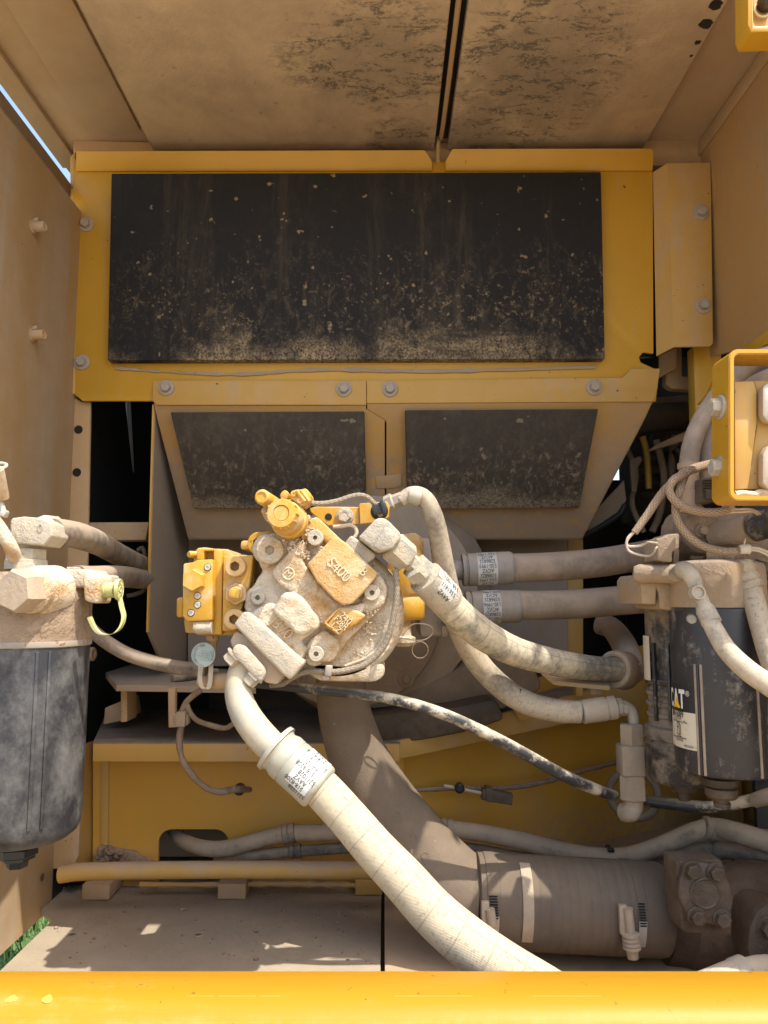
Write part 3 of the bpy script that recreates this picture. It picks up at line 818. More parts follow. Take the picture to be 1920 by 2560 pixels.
# lower sloping covers
def covers():
    YB = 1.49
    def slope(x, y): return P(x, y, YP - .007 + max(0, (y - 1010)) / (1340 - 1010) * (YB + .02 - YP))
    def lower(name, label, top, low, foamq, bolts, parts=()):
        t = thing(name, label, 'cover panel', P(top[0][0], top[0][1], YP))
        mb = MB(); mb.prism(pp(top, YP - .008), (0, .0055, 0), .001)
        build('bolted_flange', mb, M['yellow_film'], t)
        mb = MB(); mb.prism([slope(x, y) for x, y in low], (0, .005, -.003), .0008)
        build('sloping_sheet', mb, M['cover'], t)
        pts = [slope(x, y) + V((0, -.020, -.005)) for x, y in foamq]
        mb = MB(); mb.prism(pts, (0, .019, .0045), .002)
        o = build('foam_sheet', mb, M['foam_low'], t)
        for k, (x, y) in enumerate(bolts): bolt_copy(b0, t, P(x, y, YP - .008), FWD)
        return t
    M['cover'] = mat('cover_sheet_dust_blend', (.52, .27, .03), dust=(.33, .235, .15), cover=.50, up=.4, thin=.22, rough=.5, scale=4, soft=.25, bump=.12, low=(1.82, 1.66, .9))
    tl = lower('funnel_cover', 'left sloping cover panel with a black foam sheet, two bolts on its flange',
          [(383, 951), (915, 951), (916, 1012), (392, 1012), (380, 1000)],
          [(384, 1003), (915, 1003), (915, 1022), (962, 1050), (962, 1345), (470, 1345), (392, 1043)],
          [(433, 1030), (911, 1028), (917, 1270), (490, 1268)], [(416, 970), (860, 973)])
    tr = lower('funnel_cover', 'right sloping cover panel with a black foam sheet, cut away towards the dark bay',
          [(917, 951), (1556, 944), (1578, 922), (1650, 921), (1644, 970), (1634, 1004), (917, 1008)],
          [(917, 1003), (1633, 1000), (1615, 1040), (1456, 1345), (966, 1345), (966, 1050), (918, 1022)],
          [(1012, 1025), (1488, 1022), (1442, 1266), (1018, 1270)], [(975, 973), (1485, 969)])
    # joint tab between the two
    mb = MB(); mb.prism([slope(x, y) + V((0, -.006, 0)) for x, y in [(938, 1192), (1004, 1186), (1004, 1216), (984, 1222), (940, 1222)]], (0, .004, 0), .0015)
    build('joint_tab', mb, M['tan_film'], tr)
    # cheek of the funnel on the left
    t = thing('funnel_cheek', 'upright grey-tan side cheek at the left of the funnel', 'side plate', PX(375, 1650, -.414))
    xc = -.414
    a = [PX(387, 1012, xc), PX(372, 1580, xc), PX(402, 1652, xc), PX(482, 1664, xc), PX(484, 1340, xc), PX(470, 1335, xc), PX(405, 1062, xc)]
    mb = MB(); mb.prism([p + V((.001, 0, 0)) for p in a], (-.005, 0, 0))
    build('sheet', mb, M['grey_tan'], t)
    mb = MB()
    e0, e1 = a[0] + V((-.002, -.0015, 0)), a[1] + V((-.002, -.0015, 0))
    mb.boxd((e0 + e1) / 2, (e1 - e0) / 2, (.0018, 0, 0), (0, .0012, 0))
    build('bare_edge', mb, M['yellow_clean'], t)
    # back plate under the covers
    t = thing('funnel_back_plate', 'grey-tan upright plate behind the pump with a yellow right edge', 'back plate', P(960, 1650, 1.62))
    mb = MB(); mb.prism(pp([(470, 1338), (1420, 1338), (1420, 1665), (470, 1665)], 1.625), (0, .006, 0))
    build('sheet', mb, M['grey_tan'], t)
    mb = MB(); mb.prism(pp([(1420, 1338), (1458, 1338), (1458, 1665), (1420, 1665)], 1.622), (0, .01, 0), .001)
    build('yellow_edge', mb, M['yellow_film'], t)
M['grey_tan'] = mat('grey_tan_dust_sheet', (.36, .25, .12), dust=(.30, .24, .18), cover=.75, up=.3, thin=.6, rough=.5, scale=4, soft=.25, bump=.1, streak=(1.4, 1.4, .4))
covers()

# corner cover plate on the right
t = thing('corner_cover', 'narrow folded yellow cover plate with two bolts at the right of the foam panel', 'cover panel', P(1710, 860, 1.33))
mb = MB(); mb.prism(pp([(1668, 408), (1776, 406), (1778, 470), (1783, 858), (1775, 866), (1684, 867)], 1.328), (0, .005, 0), .0012)
build('face', mb, M['yellow_film'], t)
mb = MB(); f4 = [P(1632, 431, 1.352), P(1669, 408, 1.328), P(1685, 867, 1.328), P(1641, 890, 1.352)]
mb.prism(f4, (.002, .005, 0))
build('folded_side', mb, M['yellow_film'], t)
bolt_copy(b0, t, P(1752, 532, 1.328), FWD); bolt_copy(b0, t, P(1757, 765, 1.328), FWD)
mb = MB(); mb.prism(pp([(1781, 443), (1789, 440), (1793, 448), (1803, 862), (1783, 864)], 1.36), (0, .02, 0), .002)
build('back_lip', mb, M['tan_film'], t)
# yellow post under it
t = thing('frame_post', 'short yellow upright post below the corner cover, beside the grey hoses', 'post', P(1770, 1120, 1.38))
mb = MB(); mb.prism(pp([(1734, 866), (1803, 864), (1806, 1130), (1742, 1130)], 1.375), (0, .03, 0), .001)
build('upright', mb, M['yellow'], t)
mb = MB(); mb.prism([PX(x, y, .545) for x, y in [(1742, 1012), (1765, 1004), (1802, 900), (1764, 985)]], (.006, 0, 0))
build('brace', mb, M['yellow'], t)
# left upright post with round holes
t = thing('frame_post', 'tall tan upright post with round holes at the left of the dark opening', 'post', P(185, 2170, 1.36))
mb = MB()
mb.prism(pp([(176, 985), (203, 1004), (226, 1004), (213, 1700), (196, 2140), (190, 2150), (182, 2172), (125, 2172), (150, 1700), (160, 1280)], 1.362), (0, .006, 0), .001)
build('upright', mb, M['tan_film'], t)
mb = MB(); mb.prism(pp([(162, 1000), (172, 700), (176, 985), (168, 1260), (152, 1830), (124, 2172), (118, 2172), (146, 1830)], 1.358), (0, .03, 0), .001)
build('edge_fold', mb, M['tan_film'], t)
for (x, y) in ((196, 1074), (192, 1181)):
    mb = MB(); mb.lathe(P(x, y, 1.3617), FWD, [(0, .0078), (.0004, .0076), (.0004, 0)], 24); build('hole_shade_disc', mb, M['hole'], t)  # post holes are flat discs with the shade in their colour
t = thing('cross_rail', 'short tan cross rail joining the holed post to the funnel cheek', 'rail', P(300, 1330, 1.45))
mb = MB(); mb.prism(pp([(205, 1306), (372, 1305), (364, 1350), (205, 1351)], 1.43), (0, .04, 0), .002); build('bar', mb, M['tan_film'], t)
# grommet plate where two hoses go through
t = thing('hose_bracket', 'grey hose bracket at the edge of the funnel cheek', 'bracket', P(358, 1460, 1.42))
mb = MB(); mb.tube([P(344, 1376, 1.42), P(358, 1372, 1.42), P(364, 1420, 1.42), P(362, 1470, 1.42), P(344, 1484, 1.42), P(318, 1490, 1.42)], .004, 8, 5); build('loop', mb, M['dark_brown'], t)

# ---- added box round the engine bay, shade put into its dark colour
t = thing('engine_bay', 'added dark box enclosing the engine bay behind the openings', 'engine bay', (0, 2.5, 1.0), kind='structure')
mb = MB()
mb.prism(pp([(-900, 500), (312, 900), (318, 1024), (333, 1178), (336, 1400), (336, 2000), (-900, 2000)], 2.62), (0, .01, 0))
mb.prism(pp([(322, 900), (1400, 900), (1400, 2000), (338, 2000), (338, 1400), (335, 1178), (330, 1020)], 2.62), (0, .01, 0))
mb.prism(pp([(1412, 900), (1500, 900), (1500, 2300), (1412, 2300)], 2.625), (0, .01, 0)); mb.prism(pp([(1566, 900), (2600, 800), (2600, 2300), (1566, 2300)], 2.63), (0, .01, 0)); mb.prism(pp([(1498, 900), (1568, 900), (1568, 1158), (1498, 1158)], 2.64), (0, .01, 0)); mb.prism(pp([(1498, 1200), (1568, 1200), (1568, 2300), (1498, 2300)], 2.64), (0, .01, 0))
build('bay_shade_back', mb, M['dark'], t)
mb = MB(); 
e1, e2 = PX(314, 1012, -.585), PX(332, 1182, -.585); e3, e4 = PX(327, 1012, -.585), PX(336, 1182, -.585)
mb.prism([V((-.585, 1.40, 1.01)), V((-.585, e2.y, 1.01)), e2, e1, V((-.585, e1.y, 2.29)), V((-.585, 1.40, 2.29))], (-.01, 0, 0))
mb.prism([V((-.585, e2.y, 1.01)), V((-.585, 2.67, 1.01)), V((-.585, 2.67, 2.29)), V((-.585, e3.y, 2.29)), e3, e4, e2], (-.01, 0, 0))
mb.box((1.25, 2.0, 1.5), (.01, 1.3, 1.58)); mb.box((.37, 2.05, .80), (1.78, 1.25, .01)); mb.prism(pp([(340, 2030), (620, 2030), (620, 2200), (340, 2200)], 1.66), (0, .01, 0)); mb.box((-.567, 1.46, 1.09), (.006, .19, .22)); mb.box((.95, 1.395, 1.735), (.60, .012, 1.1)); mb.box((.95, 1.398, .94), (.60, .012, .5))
mb.box((.33, 2.06, ZC - .012), (1.8, 1.22, .006)); build('bay_shade_box', mb, M['dark'], t)  # ceiling plate added under the hood to darken the bay
# ================================================================== LOWER FRAME
# frame wall with a rounded opening
t = thing('frame_wall', 'deep yellow frame wall with a rounded cut-out low on the left', 'frame wall', P(600, 2200, 1.42))
YW = 1.42
outer = [(232, 1860), (1000, 1860), (1000, 2215), (232, 2215)]
def rrect(x0, y0, x1, y1, r, n=5, corners=(1, 1, 1, 1)):
    pts = []
    for (cx_, cy_, a0, on) in ((x0 + r, y0 + r, 180, corners[0]), (x1 - r, y0 + r, 270, corners[1]), (x1 - r, y1 - r, 0, corners[2]), (x0 + r, y1 - r, 90, corners[3])):
        if on:
            for k in range(n + 1):
                a = rad(a0 + 90 * k / n); pts.append((cx_ + r * math.cos(a), cy_ + r * math.sin(a)))
        else:
            pts.append({180: (x0, y0), 270: (x1, y0), 0: (x1, y1), 90: (x0, y1)}[a0])
    return pts
hole = rrect(396, 2073, 572, 2185, 34, 6, (1, 1, 0, 0))
# wall built as a sheet round the opening
left = [(232, 1860), (396, 1860), (396, 2215), (232, 2215)]
mb = MB()
mb.prism(pp([(232, 1860), (396, 1860), (396, 2215), (232, 2215)], YW), (0, .008, 0))
mb.prism(pp([(396, 1860), (572, 1860)] + hole[13:6:-1] + hole[6::-1][:7] + [], YW), (0, .008, 0)) if False else None
top = [(396, 1860), (572, 1860), (572, 2107)] + [(x, y) for x, y in hole[7:14][::-1] if x < 571.9] + [(x, y) for x, y in hole[0:7][::-1] if x > 396.1] + [(396, 2107)]
mb.prism(pp(top, YW), (0, .008, 0))
mb.prism(pp([(572, 1860), (1010, 1860), (1010, 2215), (572, 2215)], YW), (0, .008, 0))
bmesh.ops.remove_doubles(mb.bm, verts=mb.bm.verts, dist=.00005)
build('sheet', mb, M['wall_low'] if 'wall_low' in M else M.setdefault('wall_low', mat('yellow_wall_low', (.58, .29, .022), dust=(.36, .25, .13), cover=.22, up=.4, thin=.10, rough=.42, scale=4, soft=.25, bump=.1, low=(1.10, 1.0, .6))), t)
# the wall bends back to the right
mb = MB()
mb.prism([P(1005, 1800, YW + .004), P(1780, 1560, 1.85), P(1780, 2200, 1.85), P(1005, 2215, YW + .004)], (0, .008, 0))
build('angled_sheet', mb, M['wall_low'], t)
mb = MB()
mb.prism([P(1770, 1500, 1.82), P(1980, 1480, 1.82), P(1980, 2220, 1.82), P(1770, 2220, 1.82)], (0, .008, 0))
mb.boxd(P(1846, 1900, 1.81), (.0015, 0, 0), (0, .01, 0), (0, 0, .35)); mb.boxd(P(1772, 1900, 1.81), (.003, 0, 0), (0, .01, 0), (0, 0, .35))
build('end_sheet', mb, M['wall_low'], t)
mb = MB(); mb.box((-.40, 1.50, FZ - .004), (.42, .165, .004)); build('cut_out_floor', mb, M['shelf_dirt'] if 'shelf_dirt' in M else M.setdefault('shelf_dirt', mat('dark_dirt_floor', (.07, .05, .035), dust=(.15, .115, .08), cover=.5, up=.2, thin=.2, rough=.8, scale=14, bump=.6)), t)
# left inner column
mb = MB(); mb.prism([P(205, 1862, 1.38), P(238, 1850, 1.44), P(238, 2200, 1.44), P(180, 2200, 1.36)], (0, .006, 0))
mb.prism(pp([(252, 1880), (272, 1880), (270, 2170), (250, 2170)], YW - .004), (0, .004, 0), .001)
build('corner_column', mb, M['yellow_film'], t)
mb = MB(); ms = [(236, 2196), (240, 2125), (250, 2112), (268, 2116), (285, 2122), (300, 2124), (318, 2128), (336, 2130), (346, 2142), (358, 2146), (380, 2154), (396, 2168), (398, 2196)]
mb.prism(pp(ms, YW - .010), (0, .010, 0), .004)
rh_ = random.Random(9)
for _ in range(420):
    x = rh_.uniform(238, 396); lim = 2196 - 80 * max(0.05, 1 - abs(x - 275) / 125); y = 2196 - (2196 - lim) * rh_.random() ** .7
    r = rh_.uniform(.0012, .0042); cc = P(x, y, YW - .010 - rh_.uniform(0, .012))
    bmesh.ops.create_icosphere(mb.bm, subdivisions=1, radius=1, matrix=Matrix.Translation(cc) @ Matrix.Diagonal((r * rh_.uniform(.8, 1.6), r, r * rh_.uniform(.6, 1), 1)))
build('dirt_heap', mb, M['mud'], t)
# ledge / engine mount beam
t = thing('mount_beam', 'yellow beam with a dusty dark shelf on top running behind the pump', 'beam', P(600, 1905, 1.33))
A0, A1 = P(232, 1859, 1.34), P(1000, 1859, 1.34)
zb = P(232, 1905, 1.34).z
mb = MB(); mb.prism([A0, A1, V((A1.x, 1.34, zb)), V((A0.x, 1.34, zb))], (0, .012, 0), .002)
build('front_face', mb, M['yellow_film'], t)
mb = MB(); mb.prism([A0 + V((0, .0005, .0012)), A1 + V((0, .0005, .0012)), V((A1.x, 1.75, A0.z + .0012)), V((A0.x - .12, 1.75, A0.z + .0012))], (0, 0, -.004))
build('shelf', mb, M['shelf'] if 'shelf' in M else M.setdefault('shelf', mat('dusty_dark_shelf', (.10, .075, .05), dust=(.27, .21, .15), cover=.55, up=.25, thin=.3, rough=.6, scale=8, soft=.25, bump=.3, streak=(.4, 1, 1))), t)
B0, B1 = P(960, 1862, 1.338), P(1610, 1690, 1.62)
C0, C1 = P(960, 1907, 1.338), P(1610, 1768, 1.62)
mb = MB(); mb.prism([B0, B1, C1, C0], (0, .012, 0), .002)
build('angled_face', mb, M['yellow_film'], t)
mb = MB(); mb.prism([B0 + V((0, .002, .001)), B1 + V((0, .002, .001)), B1 + V((-.05, .35, .02)), B0 + V((-.05, .4, .004))], (0, 0, -.004))
build('angled_shelf', mb, M['shelf'], t)
# small upright ribs on the shelf at the right
mb = MB(); mb.prism([P(1288, 1716, 1.44), P(1322, 1716, 1.44), P(1322, 1800, 1.44), P(1300, 1800, 1.44), P(1282, 1770, 1.44)], (0, .01, 0), .001)
build('gusset', mb, M['yellow_film'], t)
mb = MB(); mb.prism(pp([(1440, 1710), (1458, 1710), (1458, 1740), (1440, 1740)], 1.5), (0, .02, 0), .001); build('gusset', mb, M['yellow_film'], t)
# side stop at the left of the shelf
mb = MB(); mb.prism(pp([(262, 1770), (304, 1752), (312, 1800), (258, 1812)], 1.47), (0, .1, 0), .002); build('stop_block', mb, M['tan_film'], t)
# platform bracket left (tray)
t = thing('tray_bracket', 'flat grey-tan bracket tray on legs behind the thin grey hose', 'bracket', P(400, 1790, 1.34))
ZT = P(288, 1722, 1.27).z
pl = [PZ(x, y, ZT) for x, y in [(264, 1681), (291, 1712), (560, 1716), (640, 1718), (640, 1668), (360, 1650)]]
mb = MB(); mb.prism(pl, (0, 0, -.0105), .001)
build('tray', mb, M['tray'] if 'tray' in M else M.setdefault('tray', mat('tray_dust', (.45, .27, .07), dust=(.30, .24, .175), cover=.75, up=.5, thin=.45, rough=.6, scale=7, soft=.2, bump=.2)), t)
mb = MB(); mb.prism(pp([(302, 1722), (318, 1722), (318, 1804), (302, 1806)], 1.36), (0, .05, 0), .001); build('leg', mb, M['tan_film'], t)
mb = MB(); mb.prism(pp([(420, 1720), (438, 1720), (437, 1810), (446, 1818), (421, 1819)], 1.275), (0, .012, 0), .001); build('leg', mb, M['tan_film'], t)
mb = MB(); mb.tube([PZ(430, 1697, ZT + .006), PZ(480, 1690, ZT + .008), PZ(540, 1680, ZT + .010)], .0075, 12, 5); build('rolled_tube', mb, M['rubber'], t)

# ---- bell housing and flywheel disc
t = thing('bell_housing', 'big round dusty housing behind the pump with a dark bolted disc', 'housing', P(930, 1800, 1.45))
ch = P(930, 1500, 1.3)
mb = MB(); mb.lathe(V((ch.x, 1.605, ch.z)), FWD, [(0, .235), (.10, .232), (.14, .20), (.17, .195), (.175, .16)], 56)
build('shell', mb, M['shell'] if 'shell' in M else M.setdefault('shell', mat('housing_pale_dust', (.26, .19, .11), dust=(.31, .245, .175), cover=.62, up=.35, thin=.35, rough=.65, scale=6, soft=.22, bump=.35, clump=.12)), t)
cd = P(872, 1535, 1.40)
mb = MB(); mb.lathe(V((cd.x, 1.425, cd.z)), FWD, [(0, .168), (.022, .168), (.025, .165), (.025, 0)], 56)
build('disc', mb, M['cast_dark'], t)
for (x, y) in ((1016, 1697), (1062, 1560), (745, 1690)):
    bolt_mesh('bolt', .0155, .003, .0085, .007, M['cast_dark'], t, P(x, y, 1.399), FWD)
mb = MB(); mb.prism(pp([(985, 1740), (1060, 1710), (1200, 1640), (1330, 1650), (1360, 1720), (1300, 1760), (1180, 1800), (1010, 1850), (960, 1850)], 1.43), (0, .06, 0), .012)
build('foot', mb, M['cast_dark'], t)
mb = MB(); mb.prism(pp([(900, 1790), (1000, 1780), (1120, 1770), (1240, 1745), (1265, 1800), (1150, 1835), (1000, 1862), (900, 1862)], 1.36), (0, .10, 0), .01)
build('oily_ridge', mb, M['dark_brown'], t)

# ---- tube rail
t = thing('tube_rail', 'long yellow round rail along the rear edge of the floor', 'rail', P(560, 2175, 1.30))
mb = MB(); mb.tube([P(150, 2186, 1.30), P(240, 2178, 1.30), P(600, 2174, 1.30), P(960, 2176, 1.30), P(1190, 2178, 1.30)], m(20, 1.30), 24, 6)
build('tube', mb, M['yellow_film'], t)

# ================================================================== HOSES AT THE BACK
def hose(name, label, cat, pts, rpx, mt_, n=18, sub=8, group=None, kind_parts=()):
    """pts: (px, py, Y); rpx radius in photograph pixels at each point or one value"""
    W = [P(*p) for p in pts]
    if isinstance(rpx, (int, float)): rpx = [rpx] * len(pts)
    rr = [m(r, p[2]) for r, p in zip(rpx, pts)]
    t = thing(name, label, cat, W[0], group)
    mb = MB(); mb.tube(W, rr, n, sub)
    o = build('hose', mb, mt_, t)
    return t, W, rr
def sleeve(t, a, b, r, prof=None, mt_=None, name='crimp_sleeve', n=28):
    a, b = V(a), V(b); d = (b - a); L = d.length
    prof = prof or [(0, .80), (.03, .98), (.10, 1.0), (.12, .94), (.16, .94), (.18, 1.0), (.92, 1.0), (.97, .96), (1, .88)]
    mb = MB(); mb.lathe(a, d, [(q * L, r * w_) for q, w_ in prof], n)
    return build(name, mb, mt_ or M['steel'], t)
# two thick hoses to the right of the pump, with printed sleeves
def side_hose(label, pts, a, b, r, labq, texts):
    t, W, rr = hose('hydraulic_hose', label, 'hose', pts, r, M['rubber_tan'], 24, 8, 'thick tan hoses behind the pump')
    A, B = P(*a), P(*b)
    d = (B - A).normalized(); R_ = m(r + 5, a[2])
    sleeve(t, A, B, R_, [(0, .62), (.005, .96), (.07, .98), (.09, .90), (.105, .90), (.115, .99), (.93, 1.0), (.98, .97), (1, .9)], M['steel_grey'])
    mb = MB(); mb.lathe(A, -d, [(0, R_ * .6), (.012, R_ * .6), (.014, R_ * .72), (.03, R_ * .72), (.032, R_ * .62), (.07, R_ * .62)], 24); build('stem', mb, M['steel_grey'], t)
    L = (B - A).length
    mb = MB(); cyl_patch(mb, A, d, FWD, R_ * 1.0 + .0005, L * labq[0], L * labq[1], rad(-75), rad(75), 14)
    lab = build('label', mb, M['label_old'], t)
    mb = MB()
    for k, s_ in enumerate(texts):
        add_text(mb, cyl_map(A, d, FWD, R_ * 1.0 + .0011, L * (labq[0] + labq[1]) / 2, rad(-58 + k * 116 / (len(texts) - 1)), 'axial', -1), s_, .0090, 0, .80)
    build('printing', mb, M['ink'], lab)
    return t
M['steel_grey'] = mat('grey_sleeve_dust_film', (.22, .21, .195), dust=(.33, .27, .205), cover=.55, up=.6, thin=.3, rough=.45, metal=.3, scale=14, soft=.2, bump=.2)
M['label_old'] = mat('label_old_dusty', (.55, .54, .50), dust=(.34, .29, .22), cover=.42, up=.2, thin=.12, rough=.6, scale=24, soft=.16, bump=.05)
tx = ['530-1993', 'ACVZ', '5286822', '530-1993', 'ACVZ', '5286822', '530-1993', 'ACVZ']
side_hose('upper thick tan hose with a printed grey sleeve right of the pump', [(1270, 1420, 1.24), (1330, 1419, 1.245), (1420, 1414, 1.26), (1510, 1405, 1.28), (1600, 1390, 1.31), (1700, 1372, 1.36)], (1155, 1425, 1.24), (1282, 1419, 1.24), 36, (.28, .66), tx)
tx2 = [s.replace('1993', '1996').replace('5286822', '5286825') for s in tx]
side_hose('lower thick tan hose with a printed grey sleeve right of the pump', [(1290, 1512, 1.24), (1350, 1513, 1.245), (1440, 1510, 1.26), (1540, 1502, 1.28), (1640, 1494, 1.30), (1720, 1486, 1.34)], (1163, 1518, 1.24), (1300, 1515, 1.24), 36, (.30, .62), tx2)

# hose that rises from behind the pump, loops over and runs down to the right tee
t, W, rr = hose('hydraulic_hose', 'pitted pale hose arching up behind the pump and down to the elbow by the tee', 'hose',
    [(1000, 1252, 1.03), (1030, 1234, 1.03), (1062, 1245, 1.03), (1084, 1290, 1.035), (1098, 1350, 1.05), (1112, 1430, 1.07), (1130, 1510, 1.09), (1152, 1580, 1.10), (1190, 1650, 1.11), (1245, 1710, 1.12), (1310, 1754, 1.13), (1390, 1776, 1.14), (1450, 1780, 1.14)], [17, 19, 21, 24, 25, 27, 28, 29, 29, 29, 29, 28, 27], M['pitted'], 24, 8)
mb = MB(); a, b = P(1007, 1246, 1.03), P(965, 1262, 1.035)
mb.lathe(b, a - b, [(0, .012), (.010, .013), (.012, .010), ((a - b).length, .010)], 6); build('end_nut', mb, M['steel_grey'], t)
mb = MB(); mb.lathe(P(1022, 1237, 1.029), P(1062, 1245, 1.03) - P(1022, 1237, 1.03), [(0, .0112), (.004, .0125), (.014, .0125), (.017, .0112)], 20); build('collar', mb, M['strap'], t)
sleeve(t, P(1453, 1780, 1.14), P(1540, 1768, 1.14), m(29, 1.14), [(0, .85), (.03, 1), (.70, 1), (.72, .93), (.78, .93), (.80, .99), (.97, .99), (1, .8)], M['steel'])
mb = MB(); mb.lathe(P(1538, 1768, 1.14), P(1556, 1770, 1.14) - P(1538, 1768, 1.14), [(0, .0135), (.008, .0135), (.009, .011), (.016, .011)], 6); build('hex_nut', mb, M['steel'], t)
mb = MB(); mb.tube([P(1548, 1769, 1.14), P(1568, 1770, 1.14), P(1582, 1784, 1.14), P(1585, 1812, 1.14), P(1585, 1830, 1.14)], m(14, 1.14), 16, 6); build('elbow', mb, M['steel'], t)
mb = MB(); cyl_patch(mb, P(1281, 1737, 1.127), P(1300, 1747, 1.128) - P(1281, 1737, 1.127), FWD, m(29.5, 1.127), .000, .0048, rad(-50), rad(40), 8); build('band_mark', mb, M['ink'], t)

# tee at the right end of it
t = thing('tee_fitting', 'dusty upright tee fitting below the elbow beside the black filter', 'pipe fitting', P(1582, 2040, 1.14))
def vlathe(px, py, Y, prof, n, mt_, nm, par, jit=0):
    """profile in photograph pixels: (dy down from py, radius)"""
    c = P(px, py, Y); s_ = Y / F
    mb = MB(); mb.lathe(c, (0, 0, -1), [(a * s_, r * s_) for a, r in prof], n, ph=.3, jit=jit)
    return build(nm, mb, mt_, par)
vlathe(1578, 1808, 1.14, [(0, 26), (3, 30), (48, 30), (52, 27)], 6, M['steel_tan'] if 'steel_tan' in M else M.setdefault('steel_tan', mat('fitting_tan_dust', (.28, .24, .19), dust=(.36, .275, .185), cover=.78, up=.6, thin=.5, rough=.6, scale=18, soft=.2, bump=.6, bscale=420, clump=.2)), 'upper_nut', t)
mb = MB(); mb.box(P(1576, 1898, 1.14), (m(56, 1.14), m(56, 1.14), m(72, 1.14)), .003); mb.box(P(1612, 1900, 1.14), (m(36, 1.14), m(34, 1.14), m(34, 1.14)), .003); build('body', mb, M['steel_tan'], t)
vlathe(1580, 1936, 1.14, [(0, 30), (3, 33), (56, 33), (60, 28)], 6, M['steel_tan'], 'lower_nut', t)
mb = MB(); mb.tube([P(1582, 1990, 1.14), P(1583, 2016, 1.14), P(1576, 2030, 1.14), P(1560, 2030, 1.15)], m(23, 1.14), 16, 5); build('elbow', mb, M['steel_tan'], t)
mb = MB(); mb.ring(P(1584, 1985, 1.50), (-.3, -1, 0), m(56, 1.50), m(10, 1.50), 30, 10); 
gt = build('grommet', mb, M['cast_dark'], None); tag(gt, 'brown rubber grommet ring in the frame wall behind the tee fitting', 'grommet')

# hose clamp tube: upper hose from the pump ends in it
t, W, rr = hose('hydraulic_hose', 'pale dusty hose from the pump elbow down to the round clamp on the right', 'hose',
    [(1108, 1496, .985), (1150, 1540, 1.0), (1210, 1588, 1.03), (1290, 1630, 1.07), (1380, 1654, 1.11), (1460, 1668, 1.15), (1545, 1676, 1.19)], [40, 40, 39, 36, 33, 31, 29], M['sleeve_mid'], 28, 8)
main_hose_b = t
fit = [(1040, 1418, .958), (1124, 1508, .99)]
A, B = P(*fit[0]), P(*fit[1]); d = B - A; L = d.length; R_ = m(45, .97)
sleeve(t, A, B, R_, [(0, .60), (.03, .74), (.16, .80), (.18, .70), (.24, .70), (.26, 1.0), (.90, 1.0), (.94, .97), (1, .9)], M['steel_pale'], n=32)
mb = MB(); mb.lathe(A - d.normalized() * .004, d, [(0, R_ * .62), (.002, R_ * .86), (L * .20, R_ * .88), (L * .24, R_ * .70)], 6); build('hex_collar', mb, M['steel_pale'], t)
mb = MB(); nrm = V((.45, -1, .5)); cyl_patch(mb, A, d, nrm, R_ + .0005, L * .42, L * .80, rad(-46), rad(38), 12); lab = build('label', mb, M['label_old'], t)
mb = MB()
for k, s_ in enumerate(('5561411', 'AAVZ', '558-1001', '5561411', 'AAVZ')):
    add_text(mb, cyl_map(A, d, nrm, R_ + .0011, L * .61, rad(-62 + k * 25), 'axial', -1), s_, .0090, 0, .85)
build('printing', mb, M['ink'], t)
mb = MB(); cyl_patch(mb, A, d, nrm, R_ + .0005, L * .28, L * .38, rad(-25), rad(5), 6); build('tape_patch', mb, M['cap_grey'], t)
# clamp
t = thing('hose_clamp', 'round dusty hose clamp with flared rim on a small bracket', 'clamp', P(1545, 1700, 1.19))
c = P(1540, 1674, 1.19); dcl = P(1560, 1678, 1.21) - P(1500, 1672, 1.16)
mb = MB(); mb.lathe(c, dcl, [(-.004, m(29, 1.19)), (-.006, m(44, 1.19)), (.004, m(46, 1.19)), (.024, m(48, 1.19)), (.028, m(44, 1.19)), (.028, m(30, 1.19))], 32); build('shell', mb, M['rubber_tan'], t)
mb = MB(); mb.ring(c - dcl.normalized() * .004, dcl, m(38, 1.19), m(8, 1.19), 32, 8); build('rim', mb, M['steel_tan'], t)
mb = MB(); mb.boxd(P(1588, 1664, 1.19), (.010, .004, .003), (.001, .008, 0), (0, 0, .0015), .001); build('clip', mb, M['steel'], t)
mb = MB(); mb.prism([P(1352, 1676, 1.18), P(1385, 1702, 1.16), P(1525, 1716, 1.16), P(1520, 1690, 1.20), P(1400, 1672, 1.22)], (0, 0, -.006), .001); build('bracket_plate', mb, M['tan_film'], t)
vlathe(1490, 1712, 1.18, [(0, 22), (9, 22), (10, 15), (22, 15), (23, 8)], 6, M['tan_film'], 'nut', t)
# bent hose beyond the clamp
t, W, rr = hose('bent_pipe', 'brown bent pipe rising behind the clamp into the dark bay', 'pipe',
    [(1500, 1560, 1.42), (1528, 1570, 1.40), (1556, 1605, 1.36), (1572, 1650, 1.30), (1572, 1690, 1.28)], [26, 27, 30, 33, 35], M['rubber_tan'], 18, 6)

# thin black scuffed hose from pump sweep to tee
t, W, rr = hose('thin_hose', 'thin black scuffed hose sweeping from under the pump to the tee', 'hose',
    [(600, 1704, 1.02), (640, 1708, 1.02), (700, 1714, 1.02), (800, 1724, 1.015), (900, 1735, 1.01), (1000, 1752, 1.01), (1100, 1782, 1.01), (1200, 1826, 1.02), (1300, 1878, 1.03), (1400, 1934, 1.05), (1480, 1970, 1.08), (1535, 1990, 1.12)], [11, 12, 12, 13, 13, 14, 14, 14.5, 14.5, 14.5, 14, 13], M['rubber_black'], 16, 8)
# grey hose left, towards the pump
t, W, rr = hose('thin_hose', 'grey dusty hose curving from behind the left filter to the pump', 'hose',
    [(196, 1540, 1.12), (222, 1568, 1.12), (262, 1602, 1.12), (320, 1636, 1.12), (400, 1660, 1.12), (470, 1672, 1.11), (520, 1676, 1.10)], [15, 16, 17, 17, 17, 17, 17], M['rubber'], 16, 8)

